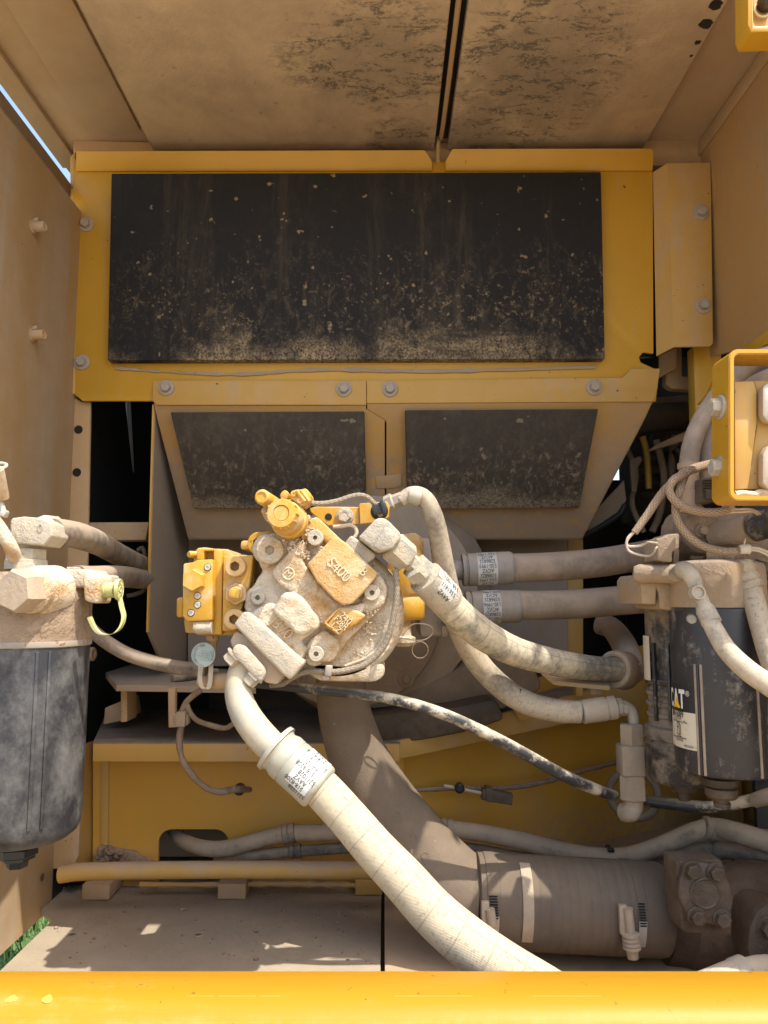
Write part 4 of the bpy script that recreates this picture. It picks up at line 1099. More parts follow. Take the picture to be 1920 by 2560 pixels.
# two lower pipes along the frame wall
M['rubber_long'] = mat('long_hose_dust_patches', (.032, .031, .030), dust=(.36, .28, .19), cover=.72, up=.8, thin=.36, rough=.6, scale=12, soft=.16, bump=.3, bscale=340)
def lower_pipe(label, pts, r, mt_, clamps):
    t, W, rr = hose('coolant_hose', label, 'hose', pts, r, mt_, 16, 8, 'hoses along the foot of the frame wall')
    for (x, y, Y, dx, dy, rp) in clamps:
        c = P(x, y, Y); d = P(x + dx, y + dy, Y) - P(x - dx, y - dy, Y)
        h = m(15, Y)
        mb = MB(); mb.lathe(c - d.normalized() * h, d, [(0, m(rp, Y)), (.002, m(rp + 4, Y)), (h * .8, m(rp + 4, Y)), (h, m(rp + 1, Y)), (h * 1.2, m(rp + 4, Y)), (h * 2, m(rp + 4, Y)), (h * 2 + .001, m(rp, Y))], 20)
        build('sleeve_clamp', mb, M['rubber'], t)
lower_pipe('upper dusty black hose leaving the cut-out, pale further right, tied with a black tie',
    [(430, 2070, 1.50), (456, 2100, 1.44), (500, 2118, 1.39), (560, 2122, 1.37), (640, 2102, 1.36), (720, 2084, 1.35), (800, 2082, 1.35), (900, 2080, 1.36), (1050, 2072, 1.36), (1110, 2072, 1.36), (1200, 2082, 1.35), (1300, 2102, 1.34), (1400, 2126, 1.33), (1500, 2142, 1.32), (1580, 2138, 1.30), (1660, 2112, 1.28), (1740, 2078, 1.26), (1790, 2070, 1.25), (1850, 2084, 1.22), (1940, 2112, 1.20)],
    [15, 17, 18, 19, 19, 19, 19, 19, 19, 20, 20, 21, 21, 21, 21, 22, 22, 23, 25, 26], M['rubber_long'], [(722, 2084, 1.35, 10, -2, 19), (1115, 2072, 1.36, 10, 1, 20), (1772, 2072, 1.255, 10, 2, 24)])
lower_pipe('lower dusty black hose beneath the other one, partly hidden by the coupling',
    [(540, 2150, 1.40), (600, 2142, 1.38), (680, 2134, 1.37), (735, 2128, 1.37), (830, 2122, 1.37), (950, 2116, 1.38), (1110, 2116, 1.38), (1200, 2126, 1.37), (1300, 2144, 1.36), (1400, 2158, 1.35), (1500, 2166, 1.34), (1600, 2158, 1.32), (1700, 2130, 1.30), (1780, 2122, 1.28), (1860, 2136, 1.25), (1940, 2152, 1.22)],
    [11, 12, 13, 13, 13, 13, 14, 14, 14, 14, 14, 14, 15, 17, 20, 21], M['rubber'], [(737, 2128, 1.37, 10, -1, 13), (1122, 2117, 1.38, 10, 1, 14), (1790, 2124, 1.278, 10, 2, 18)])
t, W, rr = hose('coolant_hose', 'tan hose at the right edge passing behind the bolted block', 'hose', [(1700, 2130, 1.38), (1790, 2098, 1.36), (1860, 2090, 1.34), (1950, 2096, 1.32)], [14, 16, 18, 19], M['rubber_tan'], 16, 6, 'hoses along the foot of the frame wall')
c = P(1519, 2139, 1.32)
mb = MB(); mb.ring(c, (1, 0, -.12), m(23, 1.32), .0020, 24, 6); mb.box(c + V((.001, -.016, m(20, 1.32))), (.010, .008, .006), .001)
ct = build('cable_tie', mb, M['black'], None); tag(ct, 'black cable tie round the pale hose in front of the frame wall', 'cable tie')

# ================================================================== SUCTION PIPE
t = thing('suction_pipe', 'big brown cast elbow pipe curving down behind the pale hose', 'pipe', P(1100, 2300, 1.15))
mb = MB()
sp = [(850, 1640, 1.16), (853, 1720, 1.16), (866, 1800, 1.16), (897, 1895, 1.155), (948, 1990, 1.15), (1010, 2080, 1.145), (1074, 2160, 1.14), (1140, 2225, 1.13), (1185, 2252, 1.125), (1215, 2258, 1.12)]
mb.tube([P(*p) for p in sp], [m(r, 1.15) for r in (60, 62, 66, 72, 79, 86, 91, 94, 95, 96)], 36, 8)
build('pipe', mb, M['pipe'] if 'pipe' in M else M.setdefault('pipe', mat('cast_pipe_brown_dust', (.10, .07, .045), dust=(.165, .12, .078), cover=.66, up=.45, thin=.45, rough=.7, scale=8, soft=.25, bump=.5, bscale=330, clump=.15, specks=.08, speck_col=(.4, .33, .25))), t)
mb = MB()
dA = P(1080, 2110, 1.05) - P(930, 1890, 1.05)
for (x, y, s_, sz) in ((968, 2000, '1M', .018), (990, 2042, '385', .018), (1030, 2096, 'C', .016), (1060, 2138, 'C', .016)):
    o = P(x, y, 1.092 - .0 )
    add_text(mb, flat_map(o, (.55, 0, -.8), (.8, 0, .55)), s_, sz, .0012)
# lettering is cast into the pipe wall: push it on to the surface
vs = mb.bm.verts
pc = catmull([P(*p) for p in sp], 8)
pr = [m(r, 1.15) for r in (60, 62, 66, 72, 79, 86, 91, 94, 95, 96)]
for v in vs:
    k = min(range(len(pc)), key=lambda i: (pc[i].x - v.co.x) ** 2 + (pc[i].z - v.co.z) ** 2)
    tt = k / 8; i0 = min(int(tt), len(pr) - 2); r = pr[i0] + (pr[i0 + 1] - pr[i0]) * (tt - i0)
    T = (pc[min(k + 1, len(pc) - 1)] - pc[max(k - 1, 0)]).normalized()
    q = v.co - pc[k]; q.y = 0; off = q - T * q.dot(T); off.y = 0
    e = min(off.length, r * .95)
    v.co.y = pc[k].y - math.sqrt(max(r * r - e * e, 0)) + (v.co.y - 1.092) * .8 + .0003
build('cast_lettering', mb, M['pipe'], t)

t = thing('rubber_coupling', 'wide brown ribbed rubber coupling with two worm clamps on the suction pipe', 'coupling', P(1420, 2380, 1.12))
A, B = P(1188, 2248, 1.12), P(1655, 2272, 1.12); d = (B - A); L = d.length; R_ = m(104, 1.12)
prof = [(0, R_ * .93), (.002, R_)]
for k in range(10):
    s0 = .305 + k * .051 + random.uniform(-.006, .006)
    prof += [(L * s0, R_ * 1.0), (L * s0 + .0008, R_ * .992), (L * s0 + .002, R_ * 1.0)]
prof += [(L * .97, R_ * 1.0), (L * .995, R_ * .97), (L, R_ * .9)]
mb = MB(); mb.lathe(A, d, prof, 56); build('sleeve', mb, M['coupling'] if 'coupling' in M else M.setdefault('coupling', mat('rubber_coupling_dust', (.085, .07, .055), dust=(.135, .098, .064), cover=.66, up=.4, thin=.5, rough=.6, scale=9, soft=.2, bump=.3, bscale=300)), t)
for (f0, f1, nm, bx) in ((.035, .10, 'worm_clamp', 1225), (.795, .845, 'worm_clamp', 1570)):
    mb = MB(); mb.lathe(A + d * f0, d, [(0, R_ * 1.0), (.0006, R_ * 1.018), (L * (f1 - f0), R_ * 1.018), (L * (f1 - f0) + .0006, R_ * 1.0)], 56)
    o = build(nm, mb, M['coupling'], t)
    if f0 < .1: mb = MB(); cyl_patch(mb, A, d, FWD, R_ * 1.02 + .0004, L * .215, L * .27, rad(-70), rad(30), 16); build('bare_band', mb, M['steel_tan'], t)
    # slotted piece of the band
    mb = MB(); cyl_patch(mb, A, d, FWD, R_ * 1.022 + .0004, L * (f0 + .005), L * (f1 - .005), rad(-2) if f0 < .1 else rad(-5), rad(28), 10); ob = build('slotted_band', mb, M['steel'], o)
    mb = MB()
    for k in range(9):
        th = rad(0 + k * 3.0)
        q = A + d * ((f0 + f1) / 2) + V((0, -math.cos(th), math.sin(th))) * (R_ * 1.022 + .0009)
        mb.boxd(q, d.normalized() * (L * (f1 - f0) * .32), (0, .0003, 0), V((0, 0, .0009)) + d.normalized() * .0006)
    build('slot_shade', mb, M['hole'], ob)  # dark bars paint the shade in the slots of the band
    y0 = 2262
    c0 = P(bx, 2272 if f0 < .1 else 2270, 1.05); c1 = P(bx + 6, 2312 if f0 < .1 else 2330, 1.05)
    mb = MB(); mb.tube([c0, c1], .0062, 12, 1); mb.boxd((c0 + c1) / 2 + V((-.007, .004, 0)), (.005, 0, 0), (0, .004, 0), V((0, 0, .018)), .001); build('screw_housing', mb, M['steel_tan'], o)
    if f0 > .1:
        mb = MB(); prof2 = [(0, .006)]
        for k in range(4): prof2 += [(.002 + k * .0052, .0115), (.0045 + k * .0052, .0115), (.005 + k * .0052, .0085)]
        prof2 += [(.025, .0075), (.032, .007), (.032, 0)]
        mb.lathe(c1, c1 - c0, prof2, 20); build('spring_screw', mb, M['steel_tan'], o)

# ---- casting at the right end with a bolted block
t = thing('valve_casting', 'oily dark brown round casting right of the rubber coupling', 'casting', P(1760, 2400, 1.15))
mb = MB(); mb.lathe(P(1640, 2280, 1.16), P(1900, 2300, 1.16) - P(1640, 2280, 1.16), [(0, m(90, 1.16)), (.004, m(112, 1.16)), (.03, m(116, 1.16)), (.034, m(122, 1.16)), (.19, m(126, 1.16)), (.24, m(108, 1.16)), (.26, 0)], 48); build('body', mb, M['oily'], t)
mb = MB(); mb.tube([P(1840, 2235, 1.22), P(1900, 2250, 1.20), P(1970, 2290, 1.18)], [.05, .056, .062], 24, 5); build('shoulder', mb, M['oily'], t)
mb = MB(); mb.prism(pp([(1890, 2280), (1920, 2262), (1990, 2280), (1990, 2420), (1880, 2420), (1868, 2370), (1874, 2320)], 1.04), (0, .06, 0), .006); build('side_flange', mb, M['oily'], t)
bolt_mesh('bolt', .013, .002, .010, .012, M['oily'], t, P(1916, 2318, 1.04), FWD)
t = thing('flange_block', 'oily brown square block with an oval four-bolt cover on the casting', 'flange block', P(1760, 2345, 1.03))
Zf = zoomer(1640, 2000, 280 / 1475)
mb = MB(); mb.prism(pp(Zf([(268, 800), (860, 780), (900, 900), (1000, 1640), (1003, 1790), (380, 1750), (345, 1700), (300, 1250)]), 1.015), (-.006, .030, .002), .003); build('block', mb, M['oily'], t)
ov = Zf([(330, 1010), (390, 850), (520, 820), (700, 840), (840, 880), (930, 1010), (1010, 1150), (1030, 1320), (1000, 1500), (950, 1640), (880, 1668), (560, 1640), (440, 1560), (350, 1400), (300, 1280), (300, 1140)])
mb = MB(); mb.prism(pp(ov, 1.005), (0, .012, 0), .004, 3); cov = build('oval_cover', mb, M['oily'], t)
cc = one(Zf, 650, 1230)
mb = MB(); mb.lathe(P(cc[0], cc[1], 1.005), FWD, [(-.002, m(38, 1)), (.0012, m(37, 1)), (.002, m(33, 1)), (.0005, m(30, 1)), (.0005, 0)], 36); build('boss', mb, M['oily'], cov)
for (a, b) in ((470, 920), (780, 950), (530, 1530), (860, 1560)):
    q = one(Zf, a, b)
    bolt_mesh('bolt', .0115, .0025, .0092, .0085, M['oily'], t, P(q[0], q[1], 1.0045), FWD)
# pale hose end peeping above the sill on the right
t = thing('hose_end', 'pale grey hose end showing just above the sill at the right', 'hose', P(1830, 2420, .92))
A, B = P(1745, 2480, .90), P(1868, 2430, .92)
mb = MB(); mb.tube([P(1650, 2520, .89), A, B, P(1920, 2420, .94)], m(30, .9), 24, 6); build('hose', mb, M['rubber_pale'], t)
sleeve(t, A, B, m(38, .9), [(0, .9), (.05, 1.0), (.70, 1.0), (.74, .95), (.78, 1.05), (.97, 1.05), (1, .85)], M['steel_pale'])
mb = MB(); mb.tube([P(1850, 2430, .98), P(1900, 2424, 1.0), P(1960, 2430, 1.02)], m(26, 1.0), 16, 4); build('stub', mb, M['rubber_tan'], t)
# ================================================================== HYDRAULIC PUMP
Z2 = zoomer(630, 1200, 370 / 1659)
Z3 = zoomer(540, 1400, 440 / 1659)
LD, UD = V((.72, 0, -.69)).normalized(), V((.69, 0, .72)).normalized()      # lettering runs down to the right
pump = thing('hydraulic_pump', 'big dusty yellow hydraulic pump with cast lettering in the middle of the compartment', 'pump', P(845, 1530, 1.1))
CAST_PIECES = ('end_cover', 'upper_left_lug', 'centre_rib', 'port_block', 'port_dome', 'right_lug', 'lower_lug')
cast_mb = MB()
def pl(poly, Y, depth, mt_, name, bev=.003, seg=3, z=ZB, par=None, angle=38):
    if name in CAST_PIECES:
        cast_mb.prism(pp(z(poly), Y), (0, max(depth, .985 - Y), 0), min(bev, .006), 3)
        return None
    mb = MB(); mb.prism(pp(z(poly), Y), (0, depth, 0), bev, seg)
    return build(name, mb, mt_, par or pump, angle)
# round rear body
c = P(848, 1530, 1.02)
mb = MB(); mb.lathe(V((c.x, .972, c.z)), (0, 1, 0), [(-.004, 0), (-.004, m(150, 1.0)), (.0, m(158, 1.0)), (.012, m(163, 1.0)), (.03, m(163, 1.0)), (.035, m(150, 1.0)), (.20, m(150, 1.0)), (.38, m(140, 1.0))], 64)
build('round_body', mb, M['cast'], pump)
mb = MB(); mb.prism(pp([(770, 1686), (800, 1704), (940, 1706), (962, 1690), (962, 1660), (780, 1650)], .968), (0, .08, 0), .006); build('foot', mb, M['cast'], pump)
# rear yellow pieces on the right
mb = MB(); mb.lathe(P(1015, 1372, 1.06), (0, 0, -1), [(0, m(34, 1.06)), (m(20, 1.06), m(45, 1.06)), (m(110, 1.06), m(46, 1.06)), (m(118, 1.06), m(40, 1.06)), (m(130, 1.06), m(46, 1.06)), (m(168, 1.06), m(46, 1.06)), (m(176, 1.06), m(40, 1.06))], 32); build('regulator', mb, M['yellow_valve'], pump)
mb = MB(); mb.prism(pp([(975, 1340), (1040, 1330), (1060, 1350), (1058, 1400), (980, 1400)], 1.09), (0, .08, 0), .006); build('regulator_head', mb, M['cast_gold'], pump)
vlathe(1008, 1548, 1.05, [(0, 24), (6, 20), (40, 20), (44, 30), (56, 30), (66, 18)], 18, M['cast'], 'drain_neck', pump)
mb = MB(); mb.strip([P(1000, 1600, 1.03), P(1026, 1566, 1.02), P(1050, 1560, 1.01), P(1076, 1566, 1.01), P(1082, 1582, 1.01), P(1066, 1598, 1.01), P(1040, 1602, 1.015), P(1000, 1596, 1.02)], (0, .004, 0), (0, 0, .0012)); build('cap_strap', mb, M['strap'], pump)
mb = MB(); mb.ring(P(1050, 1625, 1.06), FWD, m(20, 1.06), .0009, 24, 6); build('wire_loop', mb, M['cast_dark'], pump)
mb = MB(); mb.prism(pp([(1040, 1345), (1112, 1345), (1114, 1590), (1050, 1594), (1040, 1480)], 1.12), (0, .09, 0), .006); build('side_block', mb, M['steel_grey'], pump)
mb = MB(); mb.lathe(P(1104, 1574, 1.11), (1, 0, 0), [(0, m(18, 1.1)), (.008, m(18, 1.1)), (.010, m(14, 1.1)), (.010, 0)], 6); build('side_plug', mb, M['steel_grey'], pump)
# left upper pieces behind the flange
mb = MB(); mb.prism(pp(ZB([(380, 405), (440, 405), (470, 365), (520, 350), (620, 350), (620, 470), (380, 460)]), 1.0), (0, .12, 0), .004); build('upper_lug', mb, M['yellow_valve'], pump)
q = one(ZA, 1165, 110); mb = MB(); mb.socket(P(q[0], q[1], .999), FWD, .010, m(29, 1), m(17, 1), .012, 6); build('plug', mb, M['yellow_valve'], pump)
# main end cover
A = [(478, 500), (472, 455), (500, 398), (560, 362), (618, 362), (655, 385), (722, 330), (760, 300), (830, 262), (960, 385), (1100, 530), (1205, 595), (1250, 660), (1258, 730), (1235, 800), (1165, 855), (1030, 985), (950, 1100), (930, 1128), (890, 1138), (810, 1132), (780, 1100), (762, 1040), (640, 1000), (430, 850), (398, 805), (415, 740), (445, 690), (512, 585), (490, 545)]
pl(A, .956, .07, M['cast'], 'end_cover', .005, 3)
pl([(478, 500), (472, 455), (500, 398), (560, 362), (618, 362), (655, 390), (660, 470), (620, 530), (555, 560), (510, 580), (490, 545)], .951, .01, M['cast'], 'upper_left_lug', .004, 2)
pl([(722, 335), (760, 296), (832, 258), (962, 385), (1010, 430), (930, 470), (860, 400), (790, 385), (745, 420)], .949, .05, M['cast_gold'], 'top_extension', .005, 2)
# raised cast areas
pl([(560, 588), (738, 400), (775, 430), (758, 520), (770, 560), (830, 640), (950, 770), (1040, 790), (1130, 770), (1110, 830), (1010, 930), (960, 970), (880, 905), (850, 900), (730, 745), (650, 690), (600, 660)], .945, .03, M['cast'], 'centre_rib', .008, 4)
# S400 block
blk = pl([(775, 545), (940, 376), (1015, 425), (1192, 598), (1185, 625), (1110, 715), (1045, 782), (985, 790), (940, 760), (830, 645)], .932, .05, M['cast_gold'], 'lettered_block', .011, 5)
# lower port block
prt = pl([(420, 860), (470, 815), (560, 772), (585, 790), (640, 712), (690, 716), (745, 740), (850, 878), (846, 925), (740, 1000), (768, 1045), (752, 1105), (705, 1130), (600, 1040)], .936, .06, M['cast'], 'port_block', .008, 4)
pl([(568, 822), (628, 720), (690, 722), (740, 748), (848, 884), (838, 930), (758, 968), (715, 965)], .925, .03, M['cast_pale'] if 'cast_pale' in M else M.setdefault('cast_pale', mat('cast_pale_dust', (.52, .36, .14), dust=(.55, .45, .29), cover=.72, up=.6, thin=.3, rough=.7, scale=12, soft=.15, bump=.3, bscale=340)), 'port_dome', .012, 5)
box2 = pl([(880, 918), (962, 798), (1030, 800), (1092, 832), (1128, 850), (1080, 900), (965, 965)], .938, .04, M['cast_gold'], 'number_block', .008, 4)
# shoulders right
pl([(1090, 760), (1160, 640), (1205, 600), (1250, 665), (1254, 730), (1230, 795), (1130, 850)], .949, .02, M['cast'], 'right_lug', .006, 3)
pl([(770, 1020), (800, 985), (880, 935), (960, 990), (980, 1040), (935, 1115), (900, 1130), (810, 1125), (778, 1090)], .948, .02, M['cast'], 'lower_lug', .006, 3)
# the cover is one casting: fuse its bosses and lugs, soften the fillets, roughen the skin
for zz, r in (((490, 745), 26), ((828, 392), 27), ((1162, 716), 28), ((833, 1076), 27), ((560, 465), 38)):
    q = one(ZB, *zz); cast_mb.lathe(P(q[0], q[1], .985), FWD, [(0, m(r + 5, .95)), (.027, m(r, .95)), (.030, m(r - 2, .95))], 28)
raw = build('end_cover', cast_mb, M['cast'], None)
md = raw.modifiers.new('fuse', 'REMESH'); md.mode = 'VOXEL'; md.voxel_size = .00115; md.use_smooth_shade = True
ms_ = raw.modifiers.new('soften', 'SMOOTH'); ms_.factor = .5; ms_.iterations = 5
bpy.context.view_layer.update()
dgr = bpy.context.evaluated_depsgraph_get()
fused = bpy.data.meshes.new_from_object(raw.evaluated_get(dgr))
nrs_ = [V(v.normal) for v in fused.vertices]
for v, nr_ in zip(fused.vertices, nrs_):
    p_ = v.co + raw.location
    e_ = mnoise.noise(p_ * 90) * .0007 + mnoise.noise(p_ * 260) * .00045 + mnoise.noise(p_ * 620) * .00025
    v.co += nr_ * e_
fused.shade_smooth()
fused.materials.clear(); fused.materials.append(M['cast'])
raw.modifiers.clear(); raw.data = fused
wl_r = V(raw.location); raw.parent = pump; raw.location = wl_r - WL[pump.name]; WL[raw.name] = wl_r
prt = raw
# lettering
def emb(o_px, z, Y, txt, size, mt_, par, e=.0018, sx=.9):
    q = one(z, *o_px)
    mb = MB(); add_text(mb, flat_map(P(q[0], q[1], Y), LD, UD), txt, size, e, sx)
    return build('cast_lettering', mb, mt_, par)
def frm(z, a, b, c_, d_, Y, par, mt_):
    pts = [P(*one(z, *k), Y) for k in (a, b, c_, d_)]
    mb = MB()
    for i in range(4): mb.tube([pts[i], pts[(i + 1) % 4]], .0014, 6, 1)
    return build('raised_border', mb, mt_, par)
emb((975, 1008), Z2, .9318, 'S400', .0190, M['cast_pale'], blk, .0015)
frm(Z2, (900, 880), (1090, 1058), (1030, 1122), (845, 930), .932, blk, M['cast_gold'])
emb((1250, 1030), Z2, .9318, 'B', .0150, M['cast_pale'], blk)
emb((620, 640), Z3, .9350, 'J370', .0195, M['cast_gold'], prt, .0026)
emb((694, 838), Z3, .9358, 'S', .0165, M['cast_gold'], prt)
for a, b in (((612, 550), (728, 660)), ((535, 642), (640, 718))):
    mb = MB(); mb.tube([P(*one(Z3, *a), .9358), P(*one(Z3, *b), .9358)], .0009, 6, 1); build('raised_line', mb, M['cast_gold'], prt)
emb((1222, 552), Z3, .9376, '240', .0125, M['cast_pale'], box2)
emb((1178, 592), Z3, .9376, 'F28R', .0112, M['cast_pale'], box2, sx=.85)
emb((1132, 640), Z3, .9376, 'L Z', .0105, M['cast_pale'], box2)
frm(Z3, (1150, 465), (1285, 570), (1155, 700), (1030, 595), .9382, box2, M['cast_gold'])
q = one(Z3, 682, 128)
mb = MB(); mb.ring(P(q[0], q[1], .9445), FWD, m(14, .957), .0011, 28, 6); add_text(mb, flat_map(P(q[0], q[1], .9445), LD, UD), 'M', .0125, .001); build('cast_mark', mb, M['cast_pale'], pump)
# parallel cast ribs in the valley
mb = MB()
for k in range(7):
    a = one(Z3, 930 + k * 17, 345 - k * 2); b = one(Z3, 1090 + k * 12, 500 - k * 12)
    mb.tube([P(a[0], a[1], .945), P(b[0], b[1], .945)], .0009, 6, 1)
build('cast_ridges', mb, M['cast'], pump)
# cap screws of the end cover
def capscrew(zz, Y, r, rin, mt_, h=.012, name='cap_screw', z=ZB, n6=6, par=None):
    q = one(z, *zz)
    mb = MB(); mb.socket(P(q[0], q[1], Y), FWD, h, m(r, Y), m(rin, Y), h * .8, n6)
    return build(name, mb, mt_, par or pump)
capscrew((560, 465), .951, 34, 13, M['cast'], .008)
capscrew((490, 745), .956, 17.5, 7, M['steel_pale'], .009)
capscrew((828, 392), .949, 20, 6, M['steel_pale'], .009)
capscrew((1162, 716), .949, 20, 7, M['steel_pale'], .009)
capscrew((833, 1076), .948, 19, 7, M['steel_pale'], .008)
# dirt packed round the screws
mb = MB(); rr_ = random.Random(5)
def clod(x, y, Y, s_, n_, spread):
    for _ in range(n_):
        cc = P(x + rr_.gauss(0, spread), y + rr_.gauss(0, spread), Y)
        r = rr_.uniform(.3, 1) * s_
        bmesh.ops.create_icosphere(mb.bm, subdivisions=1, radius=1, matrix=Matrix.Translation(cc) @ Matrix.Diagonal((r * rr_.uniform(.7, 1.4), r * .6, r * rr_.uniform(.7, 1.2), 1)))
for zz, Y, n_, sp_ in (((760, 340), .948, 30, 9), ((700, 440), .945, 40, 12), ((760, 490), .945, 26, 8), ((790, 660), .945, 20, 9), ((800, 700), .945, 26, 8), ((830, 860), .945, 16, 8), ((1140, 830), .951, 26, 10), ((1180, 900), .966, 40, 14), ((1120, 960), .966, 40, 14), ((1060, 1050), .968, 34, 14), ((850, 460), .948, 20, 8)):
    q = one(ZB, *zz); clod(q[0], q[1], Y, .0024, n_, sp_)
o = build('packed_dirt', mb, M['cast'], pump, 30); o['kind'] = 'stuff'

# port flange with split clamp and screws
PA = V((-.69, 0, -.72)).normalized(); QA = LD
cfl = P(*one(ZB, 565, 1010), .945)
fl_ = [(400, 825), (440, 832), (762, 1128), (756, 1150), (682, 1232), (640, 1205), (470, 1032), (336, 905)]
mb = MB(); mb.prism(pp(ZB([(398, 826), (436, 834), (762, 1132), (680, 1235), (636, 1205), (338, 905)]), .918), (0, .075, 0), .0035, 3); build('port_flange', mb, M['steel_pale'], pump)
mb = MB(); mb.prism(pp(ZB([(318, 1000), (350, 945), (420, 965), (560, 1090), (645, 1205), (600, 1262), (530, 1250), (420, 1130), (330, 1040)]), .930), (0, .05, 0), .003, 2); build('clamp_backing', mb, M['steel_tan'], pump)
mb = MB(); mb.prism(pp(ZB([(335, 1040), (360, 1020), (405, 1030), (520, 1160), (530, 1195), (505, 1250), (460, 1215), (330, 1080)]), .916), (0, .03, 0), .003, 2); build('clamp_half', mb, M['steel_pale'], pump)
for (a, b) in ((345, 1095), (455, 1215)):
    q = P(*one(ZB, a, b), .928)
    mb = MB(); mb.lathe(q - PA * .004, PA, [(0, .0125), (.003, .0125), (.0032, .0098), (.0125, .0098), (.0135, .0085), (.0135, 0)], 6); build('flange_bolt', mb, M['steel_pale'], pump)

# bracket plate behind with hexagon bolt
bp = pl([(790, 215), (830, 205), (1085, 207), (1090, 310), (900, 318), (800, 240)], 1.000, .005, M['yellow_valve'], 'bracket_plate', .001, 1)
pl([(1086, 186), (1250, 174), (1266, 200), (1262, 270), (1230, 283), (1180, 300), (1088, 310)], .995, .005, M['yellow_valve'], 'bracket_ear', .001, 1)
q = one(ZB, 903, 266); mb = MB(); mb.lathe(P(q[0], q[1], .9997), FWD, [(0, m(9, 1)), (.0004, m(8.6, 1)), (.0004, 0)], 20); build('hole_shade_disc', mb, M['hole'], pump)  # dark disc on the plate paints the hole's shade
q = one(ZB, 1205, 232); mb = MB(); mb.lathe(P(q[0], q[1], .9947), FWD, [(0, m(22, 1)), (.0004, m(21, 1)), (.0004, 0)], 24); build('round_shade_disc', mb, M['hole'], pump)  # larger dark disc, shade of the opening put into its colour
q = one(ZB, 1000, 262); bolt_mesh('bolt', m(22, 1), .004, m(18, 1), .009, M['steel_pale'], pump, P(q[0], q[1], .9995), FWD)

# solenoid / pressure cap, upper left
c = one(ZB, 622, 242)
ax = V((-.10, -1, .10)).normalized()
b0_ = P(c[0], c[1], .895) - ax * .0185
mb = MB(); R0 = m(41.5, .92)
mb.lathe(b0_ - ax * .055, ax, [(0, R0 * .95), (.020, R0 * 1.0), (.022, R0 * 1.12), (.034, R0 * 1.12), (.036, R0 * 1.02), (.050, R0 * 1.02), (.053, R0 * .97), (.055, R0 * .92), (.070, R0 * .90), (.073, R0 * .84), (.0735, R0 * .50), (.0715, R0 * .47), (.0725, R0 * .44), (.0725, 0)], 40)
sol = build('pressure_cap', mb, M['yellow_valve'], pump)
mb = MB()
for k in range(12):
    a = 2 * math.pi * k / 12; d_, u_, v_ = frame(ax)
    mb.lathe(b0_ + ax * .0045 + (u_ * math.cos(a) + v_ * math.sin(a)) * R0 * .90, ax, [(0, .0014), (.0115, .0014), (.0125, .0010), (.0125, 0)], 10)
build('grip_ribs', mb, M['yellow_valve'], sol)
pl([(498, 225), (520, 200), (700, 300), (790, 245), (800, 300), (740, 345), (665, 392), (590, 345), (520, 275)], .948, .06, M['cast'], 'cap_housing', .006, 3)
c = one(ZB, 528, 150)
mb = MB(); mb.lathe(P(c[0] - 9, c[1] - 2, .915) + V((.0075, .046, -.003)), V((-.16, -1, .06)), [(0, m(19, .95)), (.045, m(19, .95)), (.047, m(16, .95)), (.0475, m(12, .95)), (.0462, m(11, .95)), (.0462, 0)], 28); build('side_plug', mb, M['yellow_valve'], pump)
cn = [(672, 150), (700, 100), (735, 105), (768, 92), (805, 135), (790, 180), (745, 208), (722, 190)]
pl(cn, .932, .035, M['yellow_valve'], 'connector', .003, 2)
pl([(610, 135), (640, 100), (672, 122), (660, 165), (625, 165)], .945, .035, M['yellow_valve'], 'connector_base', .003, 2)
for (a, b) in ((698, 130), (735, 170)):
    q = one(ZB, a, b); mb = MB(); mb.lathe(P(q[0], q[1], .9318), FWD, [(0, m(8, .93)), (.002, m(8, .93)), (.0026, m(6.5, .93)), (.0026, m(3, .93)), (.0018, m(2.6, .93)), (.0018, 0)], 16); build('screw', mb, M['yellow_valve'], pump)
for dx in (750, 775): 
    mb = MB(); a, b = P(*one(ZB, dx - 35, 110), .930), P(*one(ZB, dx + 15, 175), .930)
    mb.tube([a, b], .0028, 8, 1); build('connector_rib', mb, M['yellow_valve'], pump)

# left valve block
vb = [(300, 165), (400, 155), (530, 175), (720, 182), (760, 262), (1065, 262), (1080, 600), (1060, 900), (1000, 1300), (860, 1375), (300, 1370), (270, 1345), (130, 1340), (105, 1180), (240, 330), (270, 200)]
pl(vb, .985, .12, M['yellow_film'], 'valve_body', .006, 3, ZA)
pl([(515, 178), (640, 185), (650, 280), (632, 1320), (640, 1365), (500, 1365), (500, 1180), (520, 320)], .972, .04, M['yellow'], 'valve_column', .003, 2, ZA)
v1 = pl([(100, 380), (240, 362), (290, 330), (510, 322), (505, 700), (500, 1165), (430, 1172), (150, 1182), (88, 1110), (92, 600)], .955, .03, M['yellow_valve'], 'valve_plate', .002, 2, ZA)
pl([(655, 275), (1070, 270), (1010, 700), (900, 1020), (845, 1312), (635, 1318)], .962, .03, M['yellow_valve'], 'plug_plate', .002, 2, ZA)
pl([(0, 860), (100, 835), (100, 1130), (0, 1125)], .99, .03, M['yellow'], 'side_tab', .003, 2, ZA)
c = one(ZA, 262, 615)
mb = MB(); mb.lathe(P(c[0], c[1], .9548), FWD, [(0, m(31, .95)), (.0012, m(30, .95)), (.0012, m(27.5, .95)), (.012, m(27.5, .95)), (.0135, m(25.8, .95)), (.0135, 0)], 6, ph=rad(0)); build('hex_plug', mb, M['yellow_valve'], pump)
for (a, b) in ((437, 432), (298, 828), (297, 952), (207, 1062)):
    q = one(ZA, a, b)
    mb = MB(); mb.lathe(P(q[0], q[1], .9549), FWD, [(0, m(9.4, .95)), (.0004, m(9.2, .95)), (.0004, 0)], 20); build('recess_shade_disc', mb, M['hole'], v1)  # dark disc paints the shade of the recess round each screw
    mb = MB(); mb.socket(P(q[0], q[1], .9545), FWD, .0012, m(7.8, .95), m(3.6, .95), .0010, 6, 24, .0003); build('screw', mb, M['steel_clean'], v1)
